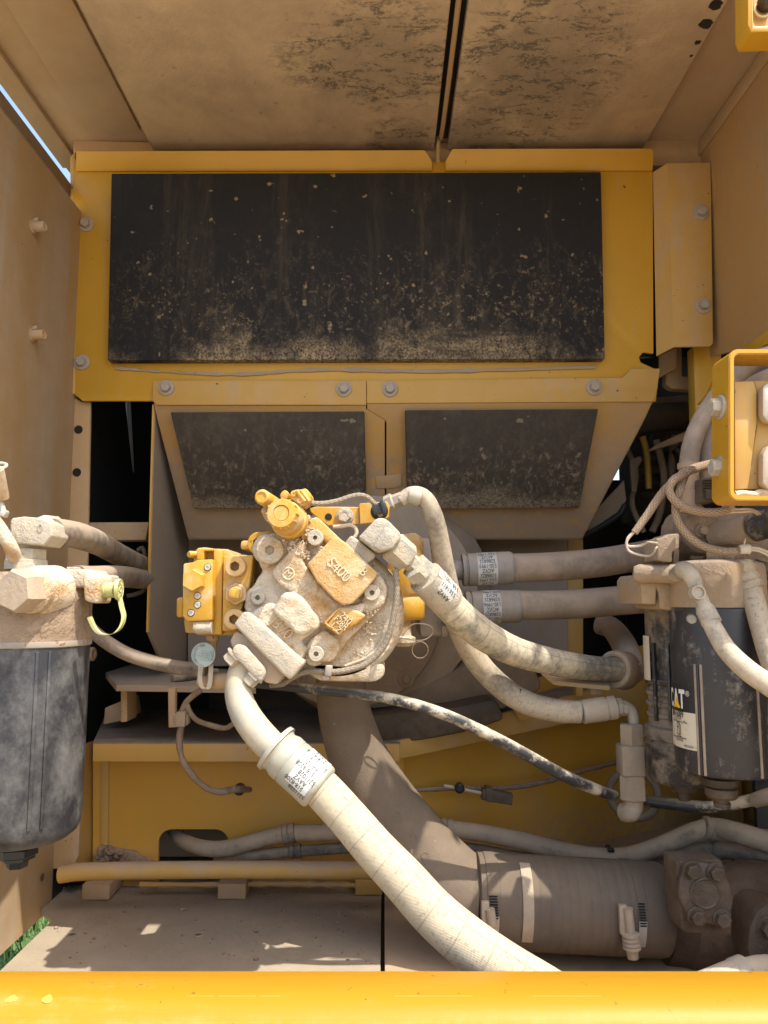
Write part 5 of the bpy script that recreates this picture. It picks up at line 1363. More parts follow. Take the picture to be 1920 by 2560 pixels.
capscrew((848, 428), .962, 25, 13, M['yellow_film'], .018, 'plug', ZA)
capscrew((835, 1150), .962, 25, 13, M['yellow_film'], .018, 'plug', ZA)
c = one(ZA, 846, 800)
mb = MB(); mb.lathe(P(c[0], c[1], .962), FWD, [(0, m(29, .95)), (.010, m(29, .95)), (.011, m(27, .95)), (.011, m(20, .95)), (.0135, m(18.5, .95)), (.0135, 0)], 6); nut = build('lock_nut', mb, M['yellow_film'], pump)
mb = MB(); mb.lathe(P(c[0] - 3, c[1], .948), FWD, [(0, m(17, .95)), (.004, m(17, .95)), (.005, m(15, .95)), (.005, 0)], 24); build('collar', mb, M['yellow_valve'], nut)
mb = MB(); mb.box(P(c[0] - 4, c[1], .940), (m(22, .94), .012, m(22, .94)), .0015, Matrix.Rotation(rad(8), 3, 'Y')); build('square_stud', mb, M['yellow_valve'], nut)
mb = MB(); c = one(ZA, 250, 258); mb.lathe(P(c[0] + 2, c[1], .985), V((-.6, -.8, 0)), [(-.01, m(9, .97)), (.008, m(9, .97)), (.010, m(7, .97)), (.010, 0)], 16); build('knob', mb, M['yellow_valve'], pump)
mb = MB(); a, b = P(*one(ZA, 250, 1258), .965), P(*one(ZA, 500, 1258), .965); mb.lathe(a, b - a, [(0, m(14, .96)), (.004, m(17, .96)), ((b - a).length, m(17, .96))], 24); build('lower_spool', mb, M['cast'], pump)
mb = MB(); mb.prism(pp(ZA([(285, 330), (385, 330), (385, 205), (520, 205), (520, 170), (310, 168), (282, 210)]), .968), (0, .03, 0), .004); build('upper_spool', mb, M['yellow'], pump)
vlathe(531, 1588, 1.0, [(0, 16), (14, 16), (15, 12), (60, 12)], 16, M['tan_film'], 'drain_pipe', pump)

# hose coming from the pump port (big pale one in front)
t, W, rr = hose('hydraulic_hose', 'big pale woven hose with a printed sleeve sweeping down over the front sill', 'hose',
    [(786, 1955, .905), (830, 2000, .90), (880, 2056, .89), (940, 2126, .878), (1010, 2200, .866), (1082, 2280, .852), (1164, 2352, .840), (1262, 2424, .832), (1370, 2490, .828), (1470, 2555, .828)], [47, 47.5, 48, 50, 53, 55, 58, 61, 62, 62], M['sleeve'], 36, 10)
mb = MB(); mb.tube([P(622, 1640, .945), P(604, 1676, .94), P(596, 1716, .935), P(600, 1752, .93), (P(616, 1790, .925)), P(646, 1832, .92), P(690, 1878, .915), P(712, 1898, .913)], [m(r, .93) for r in (32, 32, 33, 34, 36, 37, 37, 37)], 28, 8); build('bent_pipe', mb, M['steel_pipe'] if 'steel_pipe' in M else M.setdefault('steel_pipe', mat('bent_pipe_grey_dust', (.33, .33, .29), dust=(.47, .38, .24), cover=.55, up=.5, thin=.12, rough=.42, metal=.35, scale=13, soft=.2, bump=.25, specks=.12)), t)
A, B = P(688, 1868, .915), P(802, 1972, .903); d = B - A; L = d.length; R_ = m(58, .91)
sleeve(t, A, B, R_, [(-.02, .70), (-.015, 1.05), (.055, 1.07), (.065, .95), (.12, .90), (.20, .97), (.22, .985), (.33, .985), (.35, .955), (.37, .985), (.93, .985), (.97, .96), (1.0, .88)], M['sleeve_zinc'] if 'sleeve_zinc' in M else M.setdefault('sleeve_zinc', mat('zinc_crimp_pale', (.33, .335, .285), dust=(.42, .36, .25), cover=.42, up=.3, thin=.06, rough=.38, metal=.45, scale=12, soft=.22, bump=.1)), n=44)
nrm = V((.25, -1, .32))
mb = MB(); cyl_patch(mb, A, d, nrm, R_ * .985 + .0006, L * .50, L * .90, rad(-72), rad(50), 18); lab = build('label', mb, M['label'], t)
mb = MB()
for k, s_ in enumerate(('5211028', 'AAVZ', '518-8208', '5211028', 'AAVZ', '518-8208', '5211028', 'AAVZ', '518-8208', '5211028')):
    sft = (k % 3 - 1) * .004
    add_text(mb, cyl_map(A, d, nrm, R_ * .985 + .0012, L * .70 - sft, rad(-72 + k * 14), 'axial', -1), s_, .0078, 0, .85)
build('printing', mb, M['ink'], t)

# fitting at the upper right port: hex, elbow block, nut
HX = LD
t = thing('elbow_fitting', 'pale dusty steel elbow fitting with hexagon nuts at the upper right of the pump', 'pipe fitting', P(960, 1400, .96))
a = P(*one(ZB, 1015, 395), .955); 
hc = P(*one(ZB, 1095, 470), .958)
mb = MB(); mb.prism(pp(ZB([(1000, 415), (1040, 372), (1182, 485), (1175, 510), (1110, 560), (1085, 545)]), .942), (0, .04, 0), .003); build('port_nut', mb, M['steel_pale'], t)
eb = ZB([(1078, 388), (1185, 275), (1225, 268), (1262, 290), (1330, 360), (1335, 395), (1290, 455), (1215, 475), (1180, 470)])
mb = MB(); mb.prism(pp(eb, .925), (0, .060, 0), .007, 4); build('elbow_body', mb, M['steel_pale'], t)
mb = MB(); mb.prism(pp(ZB([(1165, 440), (1235, 330), (1260, 325), (1325, 390), (1285, 455), (1215, 470)]), .920), (0, .02, 0), .004, 2); build('elbow_face', mb, M['steel_pale'], t)
A, B = P(*one(ZB, 1275, 430), .948), P(*one(ZB, 1375, 520), .956); d = B - A
mb = MB(); mb.lathe(A, d, [(0, m(34, .95)), (.003, m(40, .95)), (d.length - .003, m(40, .95)), (d.length, m(36, .95)), (d.length + .001, m(24, .95)), (d.length + .03, m(22, .95))], 6, ref=(0, -1, 0), ph=rad(20)); build('swivel_nut', mb, M['steel_pale'], t)

# braided cable from the connector to the tie on the bracket ear
t = thing('braided_cable', 'pale braided cable running from the pressure cap connector to the bracket ear', 'cable', P(775, 1258, .95))
bp_ = [one(ZB, *q) for q in ((785, 182), (840, 188), (900, 184), (965, 170), (1030, 148), (1085, 138), (1130, 148), (1165, 178), (1192, 210), (1215, 262))]
mb = MB(); mb.tube([P(x, y, .955 + .003 * i) for i, (x, y) in enumerate(bp_)], m(7, .96), 12, 8); build('sleeve', mb, M['braid'], t)
q = one(ZB, 1205, 222); mb = MB(); mb.lathe(P(*one(ZB, 1190, 205), .980), P(*one(ZB, 1215, 250), .982) - P(*one(ZB, 1190, 205), .980), [(0, m(10, .98)), (.004, m(11, .98)), (.008, m(11, .98)), (.009, m(10, .98))], 16); build('tape_wrap', mb, M['cap_grey'], t)
mb = MB(); mb.boxd(P(*one(ZB, 1208, 215), .974), (.0085, .001, .003), (0, .005, 0), (-.002, 0, .0055), .001); mb.boxd(P(*one(ZB, 1226, 206), .972), (.0022, 0, .001), (0, .006, 0), (-.0025, 0, .0075), .0008)
o = build('cable_tie', mb, M['black'], None); tag(o, 'glossy black cable tie on the yellow bracket ear beside the elbow fitting', 'cable tie')
# braided cable round the right of the pump
t = thing('braided_cable', 'brown-grey braided cable looping round the lower right of the pump', 'cable', P(985, 1450, .98))
bc = [one(ZB, *q) for q in ((1298, 575), (1308, 650), (1305, 760), (1290, 850), (1272, 930), (1240, 1015), (1190, 1085), (1120, 1140), (1040, 1168), (960, 1183), (890, 1186), (810, 1180), (740, 1192), (680, 1222), (630, 1255), (560, 1262))]
mb = MB(); mb.tube([P(x, y, .950 if i < 10 else .955 + .005 * (i - 10)) for i, (x, y) in enumerate(bc)], m(7.5, .97), 12, 8); build('sleeve', mb, M['braid'], t)
bc = [one(ZB, *q) for q in ((1285, 880), (1240, 960), (1180, 1060), (1110, 1110), (1000, 1150))]
mb = MB(); mb.tube([P(x, y, .966) for i, (x, y) in enumerate(bc)], m(4, .98), 8, 6); build('wire', mb, M['cast'], t)
q = one(ZB, 905, 1190); mb = MB(); mb.box(P(q[0], q[1] - 6, .952), (m(17, .97), .016, m(26, .97)), .002, Matrix.Rotation(rad(6), 3, 'Y')); mb.box(P(q[0] - 6, q[1] + 12, .952), (m(18, .97), .012, m(12, .97)), .002)
o = build('cable_tie', mb, M['steel_grey'], None); tag(o, 'dusty grey cable tie round the braided cable below the pump', 'cable tie')
# small yellow-brown wire loop behind the elbow
t = thing('wire_loop', 'short pale wire looping behind the elbow fitting', 'wire', P(850, 1320, .99))
mb = MB(); mb.tube([P(*one(ZB, *q), .985) for q in ((930, 325), (980, 322), (1030, 314), (1062, 330), (1070, 360), (1060, 385))], m(5, .98), 10, 6); build('wire', mb, M['wire'], t)
# dust cap tag with raised writing
t = thing('tag_cap', 'pale teal round tag with raised HYDRAULIC OIL lettering hanging under the valve block', 'tag', P(508, 1636, .985))
Zt = zoomer(460, 1560, 160 / 1659)
c = P(*one(Zt, 500, 800), .985); R_ = m(30, .985)
mb = MB(); mb.lathe(c + V((0, .003, 0)), FWD, [(0, R_), (.0025, R_), (.003, R_ * .97), (.003, R_ * .92), (.0024, R_ * .90), (.0024, 0)], 40); disc = build('disc', mb, M['cap_grey'], t)
mb = MB()
def arc_text(txt, r, a0, step, size):
    for i, ch in enumerate(txt):
        a = rad(a0 - step * i)
        o_ = c + V((math.cos(a) * r, -.0001, math.sin(a) * r))
        if ch != ' ': add_text(mb, flat_map(o_, (math.sin(a), 0, -math.cos(a)), (math.cos(a), 0, math.sin(a))), ch, size, .0013)
arc_text('HYDRAULIC OIL', R_ * .76, 232, 12.2, .0046)
arc_text('172800', R_ * .76, 30, 12.2, .0046)
for a, b in (((430, 700), (680, 745)), ((655, 745), (625, 890)), ((385, 880), (640, 930)), ((315, 790), (450, 805)), ((470, 760), (465, 830))):
    mb.tube([P(*one(Zt, *a), .9845), P(*one(Zt, *b), .9845)], .0009, 6, 1)
mb.ring(P(*one(Zt, 565, 820), .9846), FWD, .0017, .0006, 16, 6)
build('raised_lettering', mb, M['cap_grey'], disc)
mb = MB(); mb.strip([P(*one(Zt, *q), .984 + .006 * i / 6) for i, q in enumerate(((430, 1060), (425, 1200), (410, 1350), (420, 1500), (470, 1630), (560, 1690), (640, 1640), (680, 1450), (690, 1250), (700, 1050)))], (m(5.5, .985), 0, 0), (0, .0022, 0)); build('tail', mb, M['strap'], t)
mb = MB(); add_text(mb, flat_map(P(*one(Zt, 418, 1210), .9832), (0, 0, -1), (1, 0, 0)), '1309-1', .0042, .0006); build('raised_lettering', mb, M['cap_grey'], t)
t = thing('pipe_stub', 'short dusty tan pipe stub beside the hanging tag', 'pipe', P(560, 1700, 1.0))
a, b = P(500, 1704, 1.02), P(572, 1702, 1.0); d = b - a
mb = MB(); mb.lathe(a, d, [(0, m(14, 1)), (.016, m(14, 1)), (.0165, m(20, 1)), (d.length + .01, m(20, 1)), (d.length + .012, m(16, 1))], 20); build('pipe', mb, M['tan_film'], t)

# taped loom on the left with clip and branch
t = thing('wiring_loom', 'brown taped wiring loom hanging from the tray down to the frame wall', 'wiring', P(460, 1750, 1.2))
Zl = zoomer(200, 1600, 440 / 1659)
def ztube(par, pts, Y, r, mt_, nm, n=10, wob=.25):
    mb = MB(); mb.tube([P(*one(Zl, q[0], q[1]), q[2] if len(q) > 2 else Y) for q in pts], m(r, Y), n, 6, wob=wob); return build(nm, mb, mt_, par)
ztube(t, [(1140, 470), (1060, 530), (1000, 590), (965, 680), (960, 780), (940, 900), (940, 1010), (970, 1140), (1040, 1250), (1120, 1340), (1210, 1405), (1310, 1430), (1400, 1420), (1480, 1405), (1600, 1410, 1.39)], 1.24, 8, M['wire_brown'], 'main_branch')
ztube(t, [(1000, 590), (1040, 690), (1110, 760), (1220, 800), (1360, 830), (1440, 790), (1500, 700)], 1.24, 7, M['wire_brown'], 'side_branch')
q = one(Zl, 960, 740); mb = MB(); mb.box(P(q[0], q[1], 1.235), (m(24, 1.23), .02, m(36, 1.23)), .002); mb.box(P(q[0] - 14, q[1], 1.24), (m(10, 1.23), .016, m(26, 1.23)), .002); mb.box(P(q[0] + 14, q[1] + 2, 1.24), (m(10, 1.23), .016, m(24, 1.23)), .002); build('clip', mb, M['steel_tan'], t)
q = one(Zl, 1512, 1395); mb = MB(); mb.lathe(P(q[0], q[1], 1.36), FWD, [(0, m(13, 1.36)), (.012, m(14, 1.36)), (.016, m(9, 1.36)), (.016, 0)], 14); build('button_clip', mb, M['black'], t)
t = thing('wiring_loom', 'brown loom with a plug crossing the frame wall right of the suction pipe', 'wiring', P(1100, 1970, 1.4))
W_ = [(1000, 1975, 1.41), (1060, 1974, 1.41), (1140, 1970, 1.42), (1220, 1972, 1.44), (1300, 1966, 1.47), (1380, 1950, 1.52), (1460, 1926, 1.56), (1540, 1906, 1.62)]
mb = MB(); mb.tube([P(*q) for q in W_], m(6, 1.45), 10, 6, wob=.3); build('main_branch', mb, M['wire_brown'], t)
mb = MB(); mb.tube([P(1110, 1964, 1.39), P(1150, 1972, 1.39), P(1190, 1980, 1.39), P(1212, 1984, 1.39)], m(4, 1.4), 8, 5); build('branch', mb, M['wire'], t)
mb = MB(); mb.boxd(P(1242, 1990, 1.385), P(1280, 1997, 1.385) - P(1242, 1990, 1.385), (0, .010, 0), (0.001, 0, m(13, 1.385)), .002); mb.boxd(P(1222, 1984, 1.384), (.006, 0, -.001), (0, .012, 0), (0, 0, m(16, 1.385)), .001); build('plug', mb, M['dark_brown'], t)
mb = MB(); mb.lathe(P(1148, 1968, 1.385), FWD, [(0, m(12, 1.38)), (.01, m(12, 1.38)), (.013, m(7, 1.38)), (.013, 0)], 14); build('button_clip', mb, M['black'], t)
# ================================================================== LEFT FILTER
Z5 = zoomer(0, 1100, 540 / 2212)
YF = .90
t = thing('oil_filter', 'worn black canister filter with a mud caked head at the left edge', 'filter', P(70, 2140, YF))
r0 = m(144, YF)
c = P(70, 1608, YF); zb_ = P(70, 2085, YF).z - c.z; H = -zb_
mb = MB(); mb.lathe(c, (0, 0, -1), [(-.004, r0 * .985), (0, r0 * .995), (.004, r0), (H * .90, r0 * .99), (H * .95, r0 * .97), (H * .985, r0 * .92), (H * 1.015, r0 * .80), (H * 1.025, r0 * .6), (H * 1.03, 0)], 72); can = build('canister', mb, M['can_grey'], t)
for a in (33, 44):
    th = rad(a); n_ = V((math.sin(th), -math.cos(th), 0))
    mb = MB(); mb.boxd(c + n_ * r0 + V((0, 0, -H * .47)), V((math.cos(th), math.sin(th), 0)) * .0020, n_ * .0012, V((0, 0, H * .44)), .0008); build('seam_rib', mb, M['can_grey'], can)
def vl(px, py, Y, prof, n, mt_, nm, par, ph=0.3, jit=0): 
    cc = P(px, py, Y); s_ = Y / F
    mb = MB(); mb.lathe(cc, (0, 0, -1), [(a * s_, r * s_) for a, r in prof], n, ph=ph, jit=jit); return build(nm, mb, mt_, par)
vl(45, 2118, YF, [(0, 46), (16, 46), (20, 40), (26, 40), (28, 26), (44, 24), (46, 22), (46, 0)], 6, M['black'], 'drain_nut', t)
# head
mb = MB()
cc = P(70, 1608, YF)
prof = [(.003, r0 * .99), (0, r0 * 1.02), (-.020, r0 * 1.02), (-.058, r0 * 1.0), (-.072, r0 * .96), (-.080, r0 * .86), (-.084, 0)]
mb.lathe(cc, (0, 0, 1), [(-a, b) for a, b in prof], 80)
bmesh.ops.subdivide_edges(mb.bm, edges=[e for e in mb.bm.edges if abs(e.verts[0].co.z - e.verts[1].co.z) > .004], cuts=4)
for v in mb.bm.verts:
    nn = mnoise.noise(v.co * 110) * .0016 + mnoise.noise(v.co * 320) * .0009
    q = v.co - cc; q.z = 0
    if q.length > r0 * .5: v.co += q.normalized() * nn
head = build('head', mb, M['mud'], t, 60)
mb = MB(); mb.lathe(cc + V((0, 0, -.0005)), (0, 0, -1), [(-.005, r0 * 1.025), (0, r0 * 1.03), (.0015, r0 * 1.02), (.002, r0 * .99)], 72); build('rim_edge', mb, M['steel_grey'], t)
# hex plug boss toward the viewer
hx = P(20, 1477, .80)
ax = V((-.22, -1, -.02)).normalized()
mb = MB(); mb.lathe(hx - ax * .075, ax, [(0, m(62, .87)), (.028, m(60, .87)), (.031, m(56, .85)), (.040, m(56, .85)), (.044, m(48, .83))], 40); build('boss', mb, M['cast'], t)
mb = MB(); mb.lathe(hx - ax * .034, ax, [(0, m(54, .83)), (.024, m(54, .83)), (.028, m(49, .82)), (.028, 0)], 6, ref=(0, 0, 1), ph=rad(8)); build('hex_plug', mb, M['steel_tan'], t)
# top block and port
mb = MB(); mb.prism(pp(Z5([(420, 1330), (620, 1322), (860, 1320), (880, 1360), (1000, 1372), (1010, 1500), (700, 1520), (440, 1480)]), .875), (0, .07, 0), .004, 3); build('top_block', mb, M['cast'], t)
mb = MB(); q = one(Z5, 755, 1320); mb.box(P(q[0], q[1] - 1, .885), (m(27, .88), .012, m(7, .88)), .001); build('bolt_cap', mb, M['steel_pale'], t)
mb = MB(); mb.prism(pp(Z5([(835, 1400), (900, 1372), (1010, 1380), (1025, 1500), (1000, 1680), (860, 1650)]), .862), (0, .04, 0), .004, 3); build('port_block', mb, M['cast'], t)
a, b = P(*one(Z5, 960, 1540), .880), P(*one(Z5, 1060, 1540), .878); d = b - a
mb = MB(); mb.lathe(a, d, [(0, m(17, .88)), (d.length, m(15, .88)), (d.length * 1.2, m(15, .88))], 16); build('nipple', mb, M['steel_pale'], t)
cp = thing('dust_cap', 'yellow-green rubber dust cap with a curling strap on the left filter port', 'cap', b)
e = P(*one(Z5, 1185, 1535), .876); d = e - b
mb = MB(); mb.lathe(b, d, [(0, m(18, .88)), (.002, m(19, .88)), (d.length * .3, m(19, .88)), (d.length * .32, m(17, .88)), (d.length * .42, m(17, .88)), (d.length * .44, m(19, .88)), (d.length, m(19, .88))], 24); build('body', mb, M['cap_green'], cp)
mb = MB(); fdir = V((1, .02, .0)); ce = P(*one(Z5, 1225, 1530), .874)
mb.lathe(ce - fdir.normalized() * .003, fdir, [(0, m(26, .87)), (.003, m(27, .87)), (.0042, m(26, .87)), (.0042, m(23, .87)), (.0036, m(22.5, .87)), (.0036, 0)], 32); dk = build('disc', mb, M['cap_green'], cp)
mb = MB()
f_, u_, v_ = frame(fdir)
for k in range(14):
    a_ = rad(100 + k * 24); o_ = ce + fdir.normalized() * .0008 + (u_ * math.cos(a_) + v_ * math.sin(a_)) * m(17, .87)
    mb.boxd(o_, (u_ * math.cos(a_) + v_ * math.sin(a_)) * .0016, fdir.normalized() * .0005, (-u_ * math.sin(a_) + v_ * math.cos(a_)) * .0005)
mb.ring(ce + fdir.normalized() * .0008, fdir, m(7, .87), .0007, 16, 6); build('raised_marks', mb, M['cap_green'], dk)
mb = MB(); mb.strip([P(*one(Z5, *q), .876 - .002 * i) for i, q in enumerate(((1215, 1630), (1235, 1720), (1255, 1810), (1235, 1900), (1180, 1970), (1100, 1998), (1010, 1985), (950, 1920), (905, 1820)))], (.0004, .0030, .0), (.0028, 0, .0012)); build('strap', mb, M['cap_green'], cp)
# fittings on top
vl(66, 1372, .885, [(0, 44), (2, 47), (26, 47), (28, 44)], 6, M['steel_pale'], 'hex_adapter', t)
vl(66, 1399, .885, [(0, 47), (2, 49), (25, 50), (27, 46)], 36, M['steel_pale'], 'adapter_ring', t)
vl(66, 1360, .885, [(0, 34), (14, 34)], 24, M['steel_pale'], 'neck', t)
mb = MB(); mb.prism(pp(Z5([(102, 830), (120, 800), (240, 782), (430, 800), (520, 850), (530, 980), (440, 1080), (130, 1060), (100, 1010)]), .862), (0, .046, 0), .006, 4); build('elbow_body', mb, M['steel_pale'], t)
mb = MB(); add_text(mb, flat_map(P(*one(Z5, 412, 905), .8618), (1, 0, 0), (0, 0, 1)), '0', .014, .0006); build('cast_lettering', mb, M['steel_pale'], t)
a, b = P(*one(Z5, 400, 930), .890), P(*one(Z5, 585, 945), .925); d = b - a
mb = MB(); mb.lathe(a, d, [(0, m(34, .89)), (.003, m(41, .89)), (d.length - .004, m(41, .9)), (d.length, m(36, .9))], 6, ref=(0, 0, 1), ph=rad(12)); build('swivel_nut', mb, M['steel_pale'], t)
# hoses from it
hose('hydraulic_hose', 'upper thick dusty hose from the left filter elbow into the bracket loop', 'hose', [(130, 1330, .90), (160, 1332, .93), (205, 1342, .99), (250, 1360, 1.08), (300, 1388, 1.22), (350, 1412, 1.38), (400, 1432, 1.5)], [34, 33.5, 33, 30, 27, 25, 24], M['rubber'], 24, 8, 'thick hoses behind the left filter')
hose('hydraulic_hose', 'lower thick dusty hose emerging behind the yellow-green dust cap', 'hose', [(190, 1444, .96), (230, 1446, 1.0), (270, 1443, 1.08), (310, 1442, 1.2), (345, 1446, 1.34), (400, 1452, 1.5)], [31, 31, 29, 27, 25, 24], M['rubber'], 24, 8, 'thick hoses behind the left filter')
# rusty pipe at the left edge with tied hose below
t = thing('pipe_end', 'open rusty pipe end with a bright rim at the left edge of the frame', 'pipe', P(5, 1240, .80))
a, b = P(2, 1166, .80), P(2, 1244, .81)
mb = MB(); d = (a - b); L = d.length
mb.lathe(b, d + V((0, -.012, 0)), [(0, m(20, .8)), (L * .9, m(19.5, .8)), (L * 1.0, m(19, .8)), (L * 1.0, m(13, .8)), (L * .5, m(12.5, .8)), (L * .5, 0)], 28); build('pipe', mb, M['rust'], t)
mb = MB(); mb.ring(a + V((0, -.003, .0)), d + V((0, -.012, 0)), m(16.5, .8), m(4, .8), 28, 8); build('rim', mb, M['rim'], t)
mb = MB(); mb.tube([P(0, 1244, .81), P(4, 1262, .81), P(10, 1282, .81)], m(7, .81), 10, 4); mb.box(P(11, 1284, .805), (m(16, .8), .010, m(18, .8)), .002, Matrix.Rotation(rad(20), 3, 'Y')); build('tie', mb, M['steel_clean'], t)
hose('thin_hose', 'tan hose slanting down from the rusty pipe to the left filter', 'hose', [(-40, 1270, .84), (0, 1322, .845), (26, 1366, .85), (40, 1400, .87)], 17, M['cast'], 14, 5)

# ================================================================== RIGHT FILTERS
Z6 = zoomer(1560, 1240, 360 / 1659)
YR = .98
t = thing('fuel_filter', 'black canister filter with a printed label in front on the right', 'filter', P(1795, 1945, YR))
r1 = m(114, YR)
c = P(1794, 1524, YR); FR = V((-c.x, -c.y, 0)).normalized(); th_r = math.atan2(FR.x, -FR.y); H = c.z - P(1794, 1925, YR).z
mb = MB(); mb.lathe(c, (0, 0, -1), [(-.002, r1 * .97), (0, r1 * .99), (.003, r1), (H * .97, r1 * 1.0), (H * .995, r1 * .97), (H * 1.005, r1 * .90), (H * 1.005, 0)], 72); can = build('canister', mb, M['can'], t)
mb = MB(); mb.lathe(c + V((0, 0, .003)), (0, 0, 1), [(0, r1 * .985), (.002, r1 * 1.0), (.050, r1 * .99), (.054, r1 * .96), (.058, r1 * .80), (.060, 0)], 72); build('head', mb, M['head_tan'] if 'head_tan' in M else M.setdefault('head_tan', mat('filter_head_tan_dust', (.42, .26, .09), dust=(.30, .225, .155), cover=.72, up=.55, thin=.42, rough=.7, scale=11, soft=.2, bump=.6, bscale=300, clump=.35)), t)
for a, mm in ((-29, 'rubber_tan'), (-26, 'can'), (-22, 'rubber_tan'), (42, 'rubber_tan'), (46, 'can'), (49, 'can')):
    th = rad(a) + th_r; n_ = V((math.sin(th), -math.cos(th), 0))
    mb = MB(); mb.boxd(c + n_ * r1 + V((0, 0, -H * .66)), V((math.cos(th), math.sin(th), 0)) * .0016, n_ * .0016, V((0, 0, H * .33)), .0008); build('seam_rib', mb, M[mm], can)
def zz_(py): return c.z - P(1794, py, YR - r1).z
# printed label on the canister
def patch(a0, a1, t0, t1, mt_, nm, off=.0007):
    mb = MB(); cyl_patch(mb, c, (0, 0, 1), FR, r1 + off, -a1, -a0, rad(t0), rad(t1), 12); return build(nm, mb, mt_, can)
p0, p1, p2, p3 = zz_(1722), zz_(1735), zz_(1792), zz_(1888)
patch(p0, p2, -88, -29, M['black'], 'label_band')
wl_ = patch(p2, p3, -88, -28, M['label_cream'], 'label', .0009)
def lab(par, txt, ang, dz, size, mt_, sx=.9, off=.0013, align='CENTER', bold=0.0):
    mb = MB(); add_text(mb, cyl_map(c, (0, 0, 1), FR, r1 + off, -dz, rad(ang), 'circ', 1), txt, size, 0, sx, align, bold); return build('printing', mb, mt_, par)
ml = (p1 + p2) / 2
lab(can, 'C', -75, ml - .001, .030, M['print_white'], .55, bold=.0012)
lab(can, 'A', -61.5, ml - .001, .030, M['print_white'], .55, bold=.0012)
lab(can, 'T', -50, ml - .001, .030, M['print_white'], .55, bold=.0012)
lab(can, '\u00ae', -40.5, p1 + .004, .009, M['print_white'])
mb = MB(); cm = cyl_map(c, (0, 0, 1), FR, r1 + .0018, -(p2 - .0085), rad(-60), 'circ', 1)
tv = [mb.bm.verts.new(cm(V(q))) for q in ((-.0082, -.004, 0), (-.004, -.004, 0), (0, -.004, 0), (.004, -.004, 0), (.0082, -.004, 0), (.004, .002, 0), (0, .008, 0), (-.004, .002, 0))]
for f in ((0, 1, 7), (1, 2, 7), (2, 5, 7), (2, 3, 5), (3, 4, 5), (7, 5, 6)): mb.bm.faces.new([tv[i] for i in f])
build('triangle_mark', mb, M['print_yellow'], can)
hh = p3 - p2
lab(wl_, '384-5089', -62, p2 + hh * .085, .0115, M['ink'], .66, bold=.0002)
lab(wl_, 'Fuel Filter', -60, p2 + hh * .20, .0046, M['ink'])
lab(wl_, 'High Efficiency Plus', -58, p2 + hh * .28, .0046, M['ink'])
lab(wl_, 'Advanced Element', -60, p2 + hh * .72, .0046, M['ink'])
lab(wl_, '758-0626', -58, p2 + hh * .79, .0044, M['ink'])
lab(wl_, '458-5659  1', -40, p2 + hh * .92, .0044, M['ink'])
mb = MB()
cmm = cyl_map(c, (0, 0, 1), FR, r1 + .0014, -(p2 + hh * .48), rad(-58), 'circ', 1)
def seg(a, b, w_=.0009):
    a = V(a) * .72; b = V(b) * .72; n_ = (b - a).normalized(); n_ = V((-n_.y, n_.x)) * w_ / 2
    vs = [mb.bm.verts.new(cmm(V((q.x, q.y, 0)))) for q in (a - n_, b - n_, b + n_, a + n_)]; mb.bm.faces.new(vs)
for a, b in (((-.005, .010), (.001, .010)), ((-.005, .010), (-.005, -.010)), ((.001, .010), (.001, -.009)), ((-.005, .002), (.001, .002)), ((.001, .008), (.005, .006)), ((.005, .006), (.005, -.009)), ((.005, -.009), (.002, -.010)), ((-.006, -.010), (.003, -.010)), ((-.005, -.013), (.006, -.013)), ((.004, -.012), (.007, -.013)), ((.004, -.014), (.007, -.013))): seg(a, b)
build('pump_symbol', mb, M['ink'], wl_)
vl(1800, 1944, YR, [(0, 42), (12, 42), (18, 38), (20, 28)], 24, M['dark_brown'], 'drain_collar', t)
vl(1803, 1966, YR, [(0, 30), (3, 38), (20, 38), (26, 33), (28, 18), (36, 17), (38, 20), (48, 19), (50, 0)], 14, M['oily'], 'drain_valve', t)
# second canister behind on the left
t2 = thing('water_separator', 'ribbed black separator bowl behind the labelled filter', 'filter', P(1695, 1940, 1.08))
def c2(py): return P(1695, py, 1.08)
s2 = 1.08 / F
vl(1695, 1522, 1.08, [(0, 92), (6, 92), (8, 80), (170, 79), (172, 84), (180, 84), (184, 79), (196, 79), (198, 84), (206, 84), (210, 79), (222, 79), (224, 84), (232, 84), (236, 79), (248, 79), (250, 83), (258, 83), (262, 79), (280, 80), (284, 90), (310, 92), (312, 86), (320, 86), (322, 91), (400, 88), (412, 80), (416, 0)], 56, M['can_dusty'], 'bowl', t2)
for a in (-38, -12):
    th = rad(a) + th_r; n_ = V((math.sin(th), -math.cos(th), 0))
    mb = MB(); mb.boxd(c2(1700) + n_ * 80 * s2 + V((0, 0, 0)), V((math.cos(th), math.sin(th), 0)) * .0022, n_ * .0025, V((0, 0, .052)), .001); build('upright_rib', mb, M['can'], t2)
mb = MB(); cyl_patch(mb, c2(1640), (0, 0, 1), FR, 80 * s2 + .0008, -.032, .028, rad(-76), rad(-50), 6); build('label', mb, M['label_cream'], t2)
vl(1708, 1934, 1.08, [(0, 36), (14, 34), (16, 26), (24, 26), (26, 32), (40, 30), (44, 16), (62, 14), (64, 0)], 14, M['dark_brown'], 'drain_valve', t2)
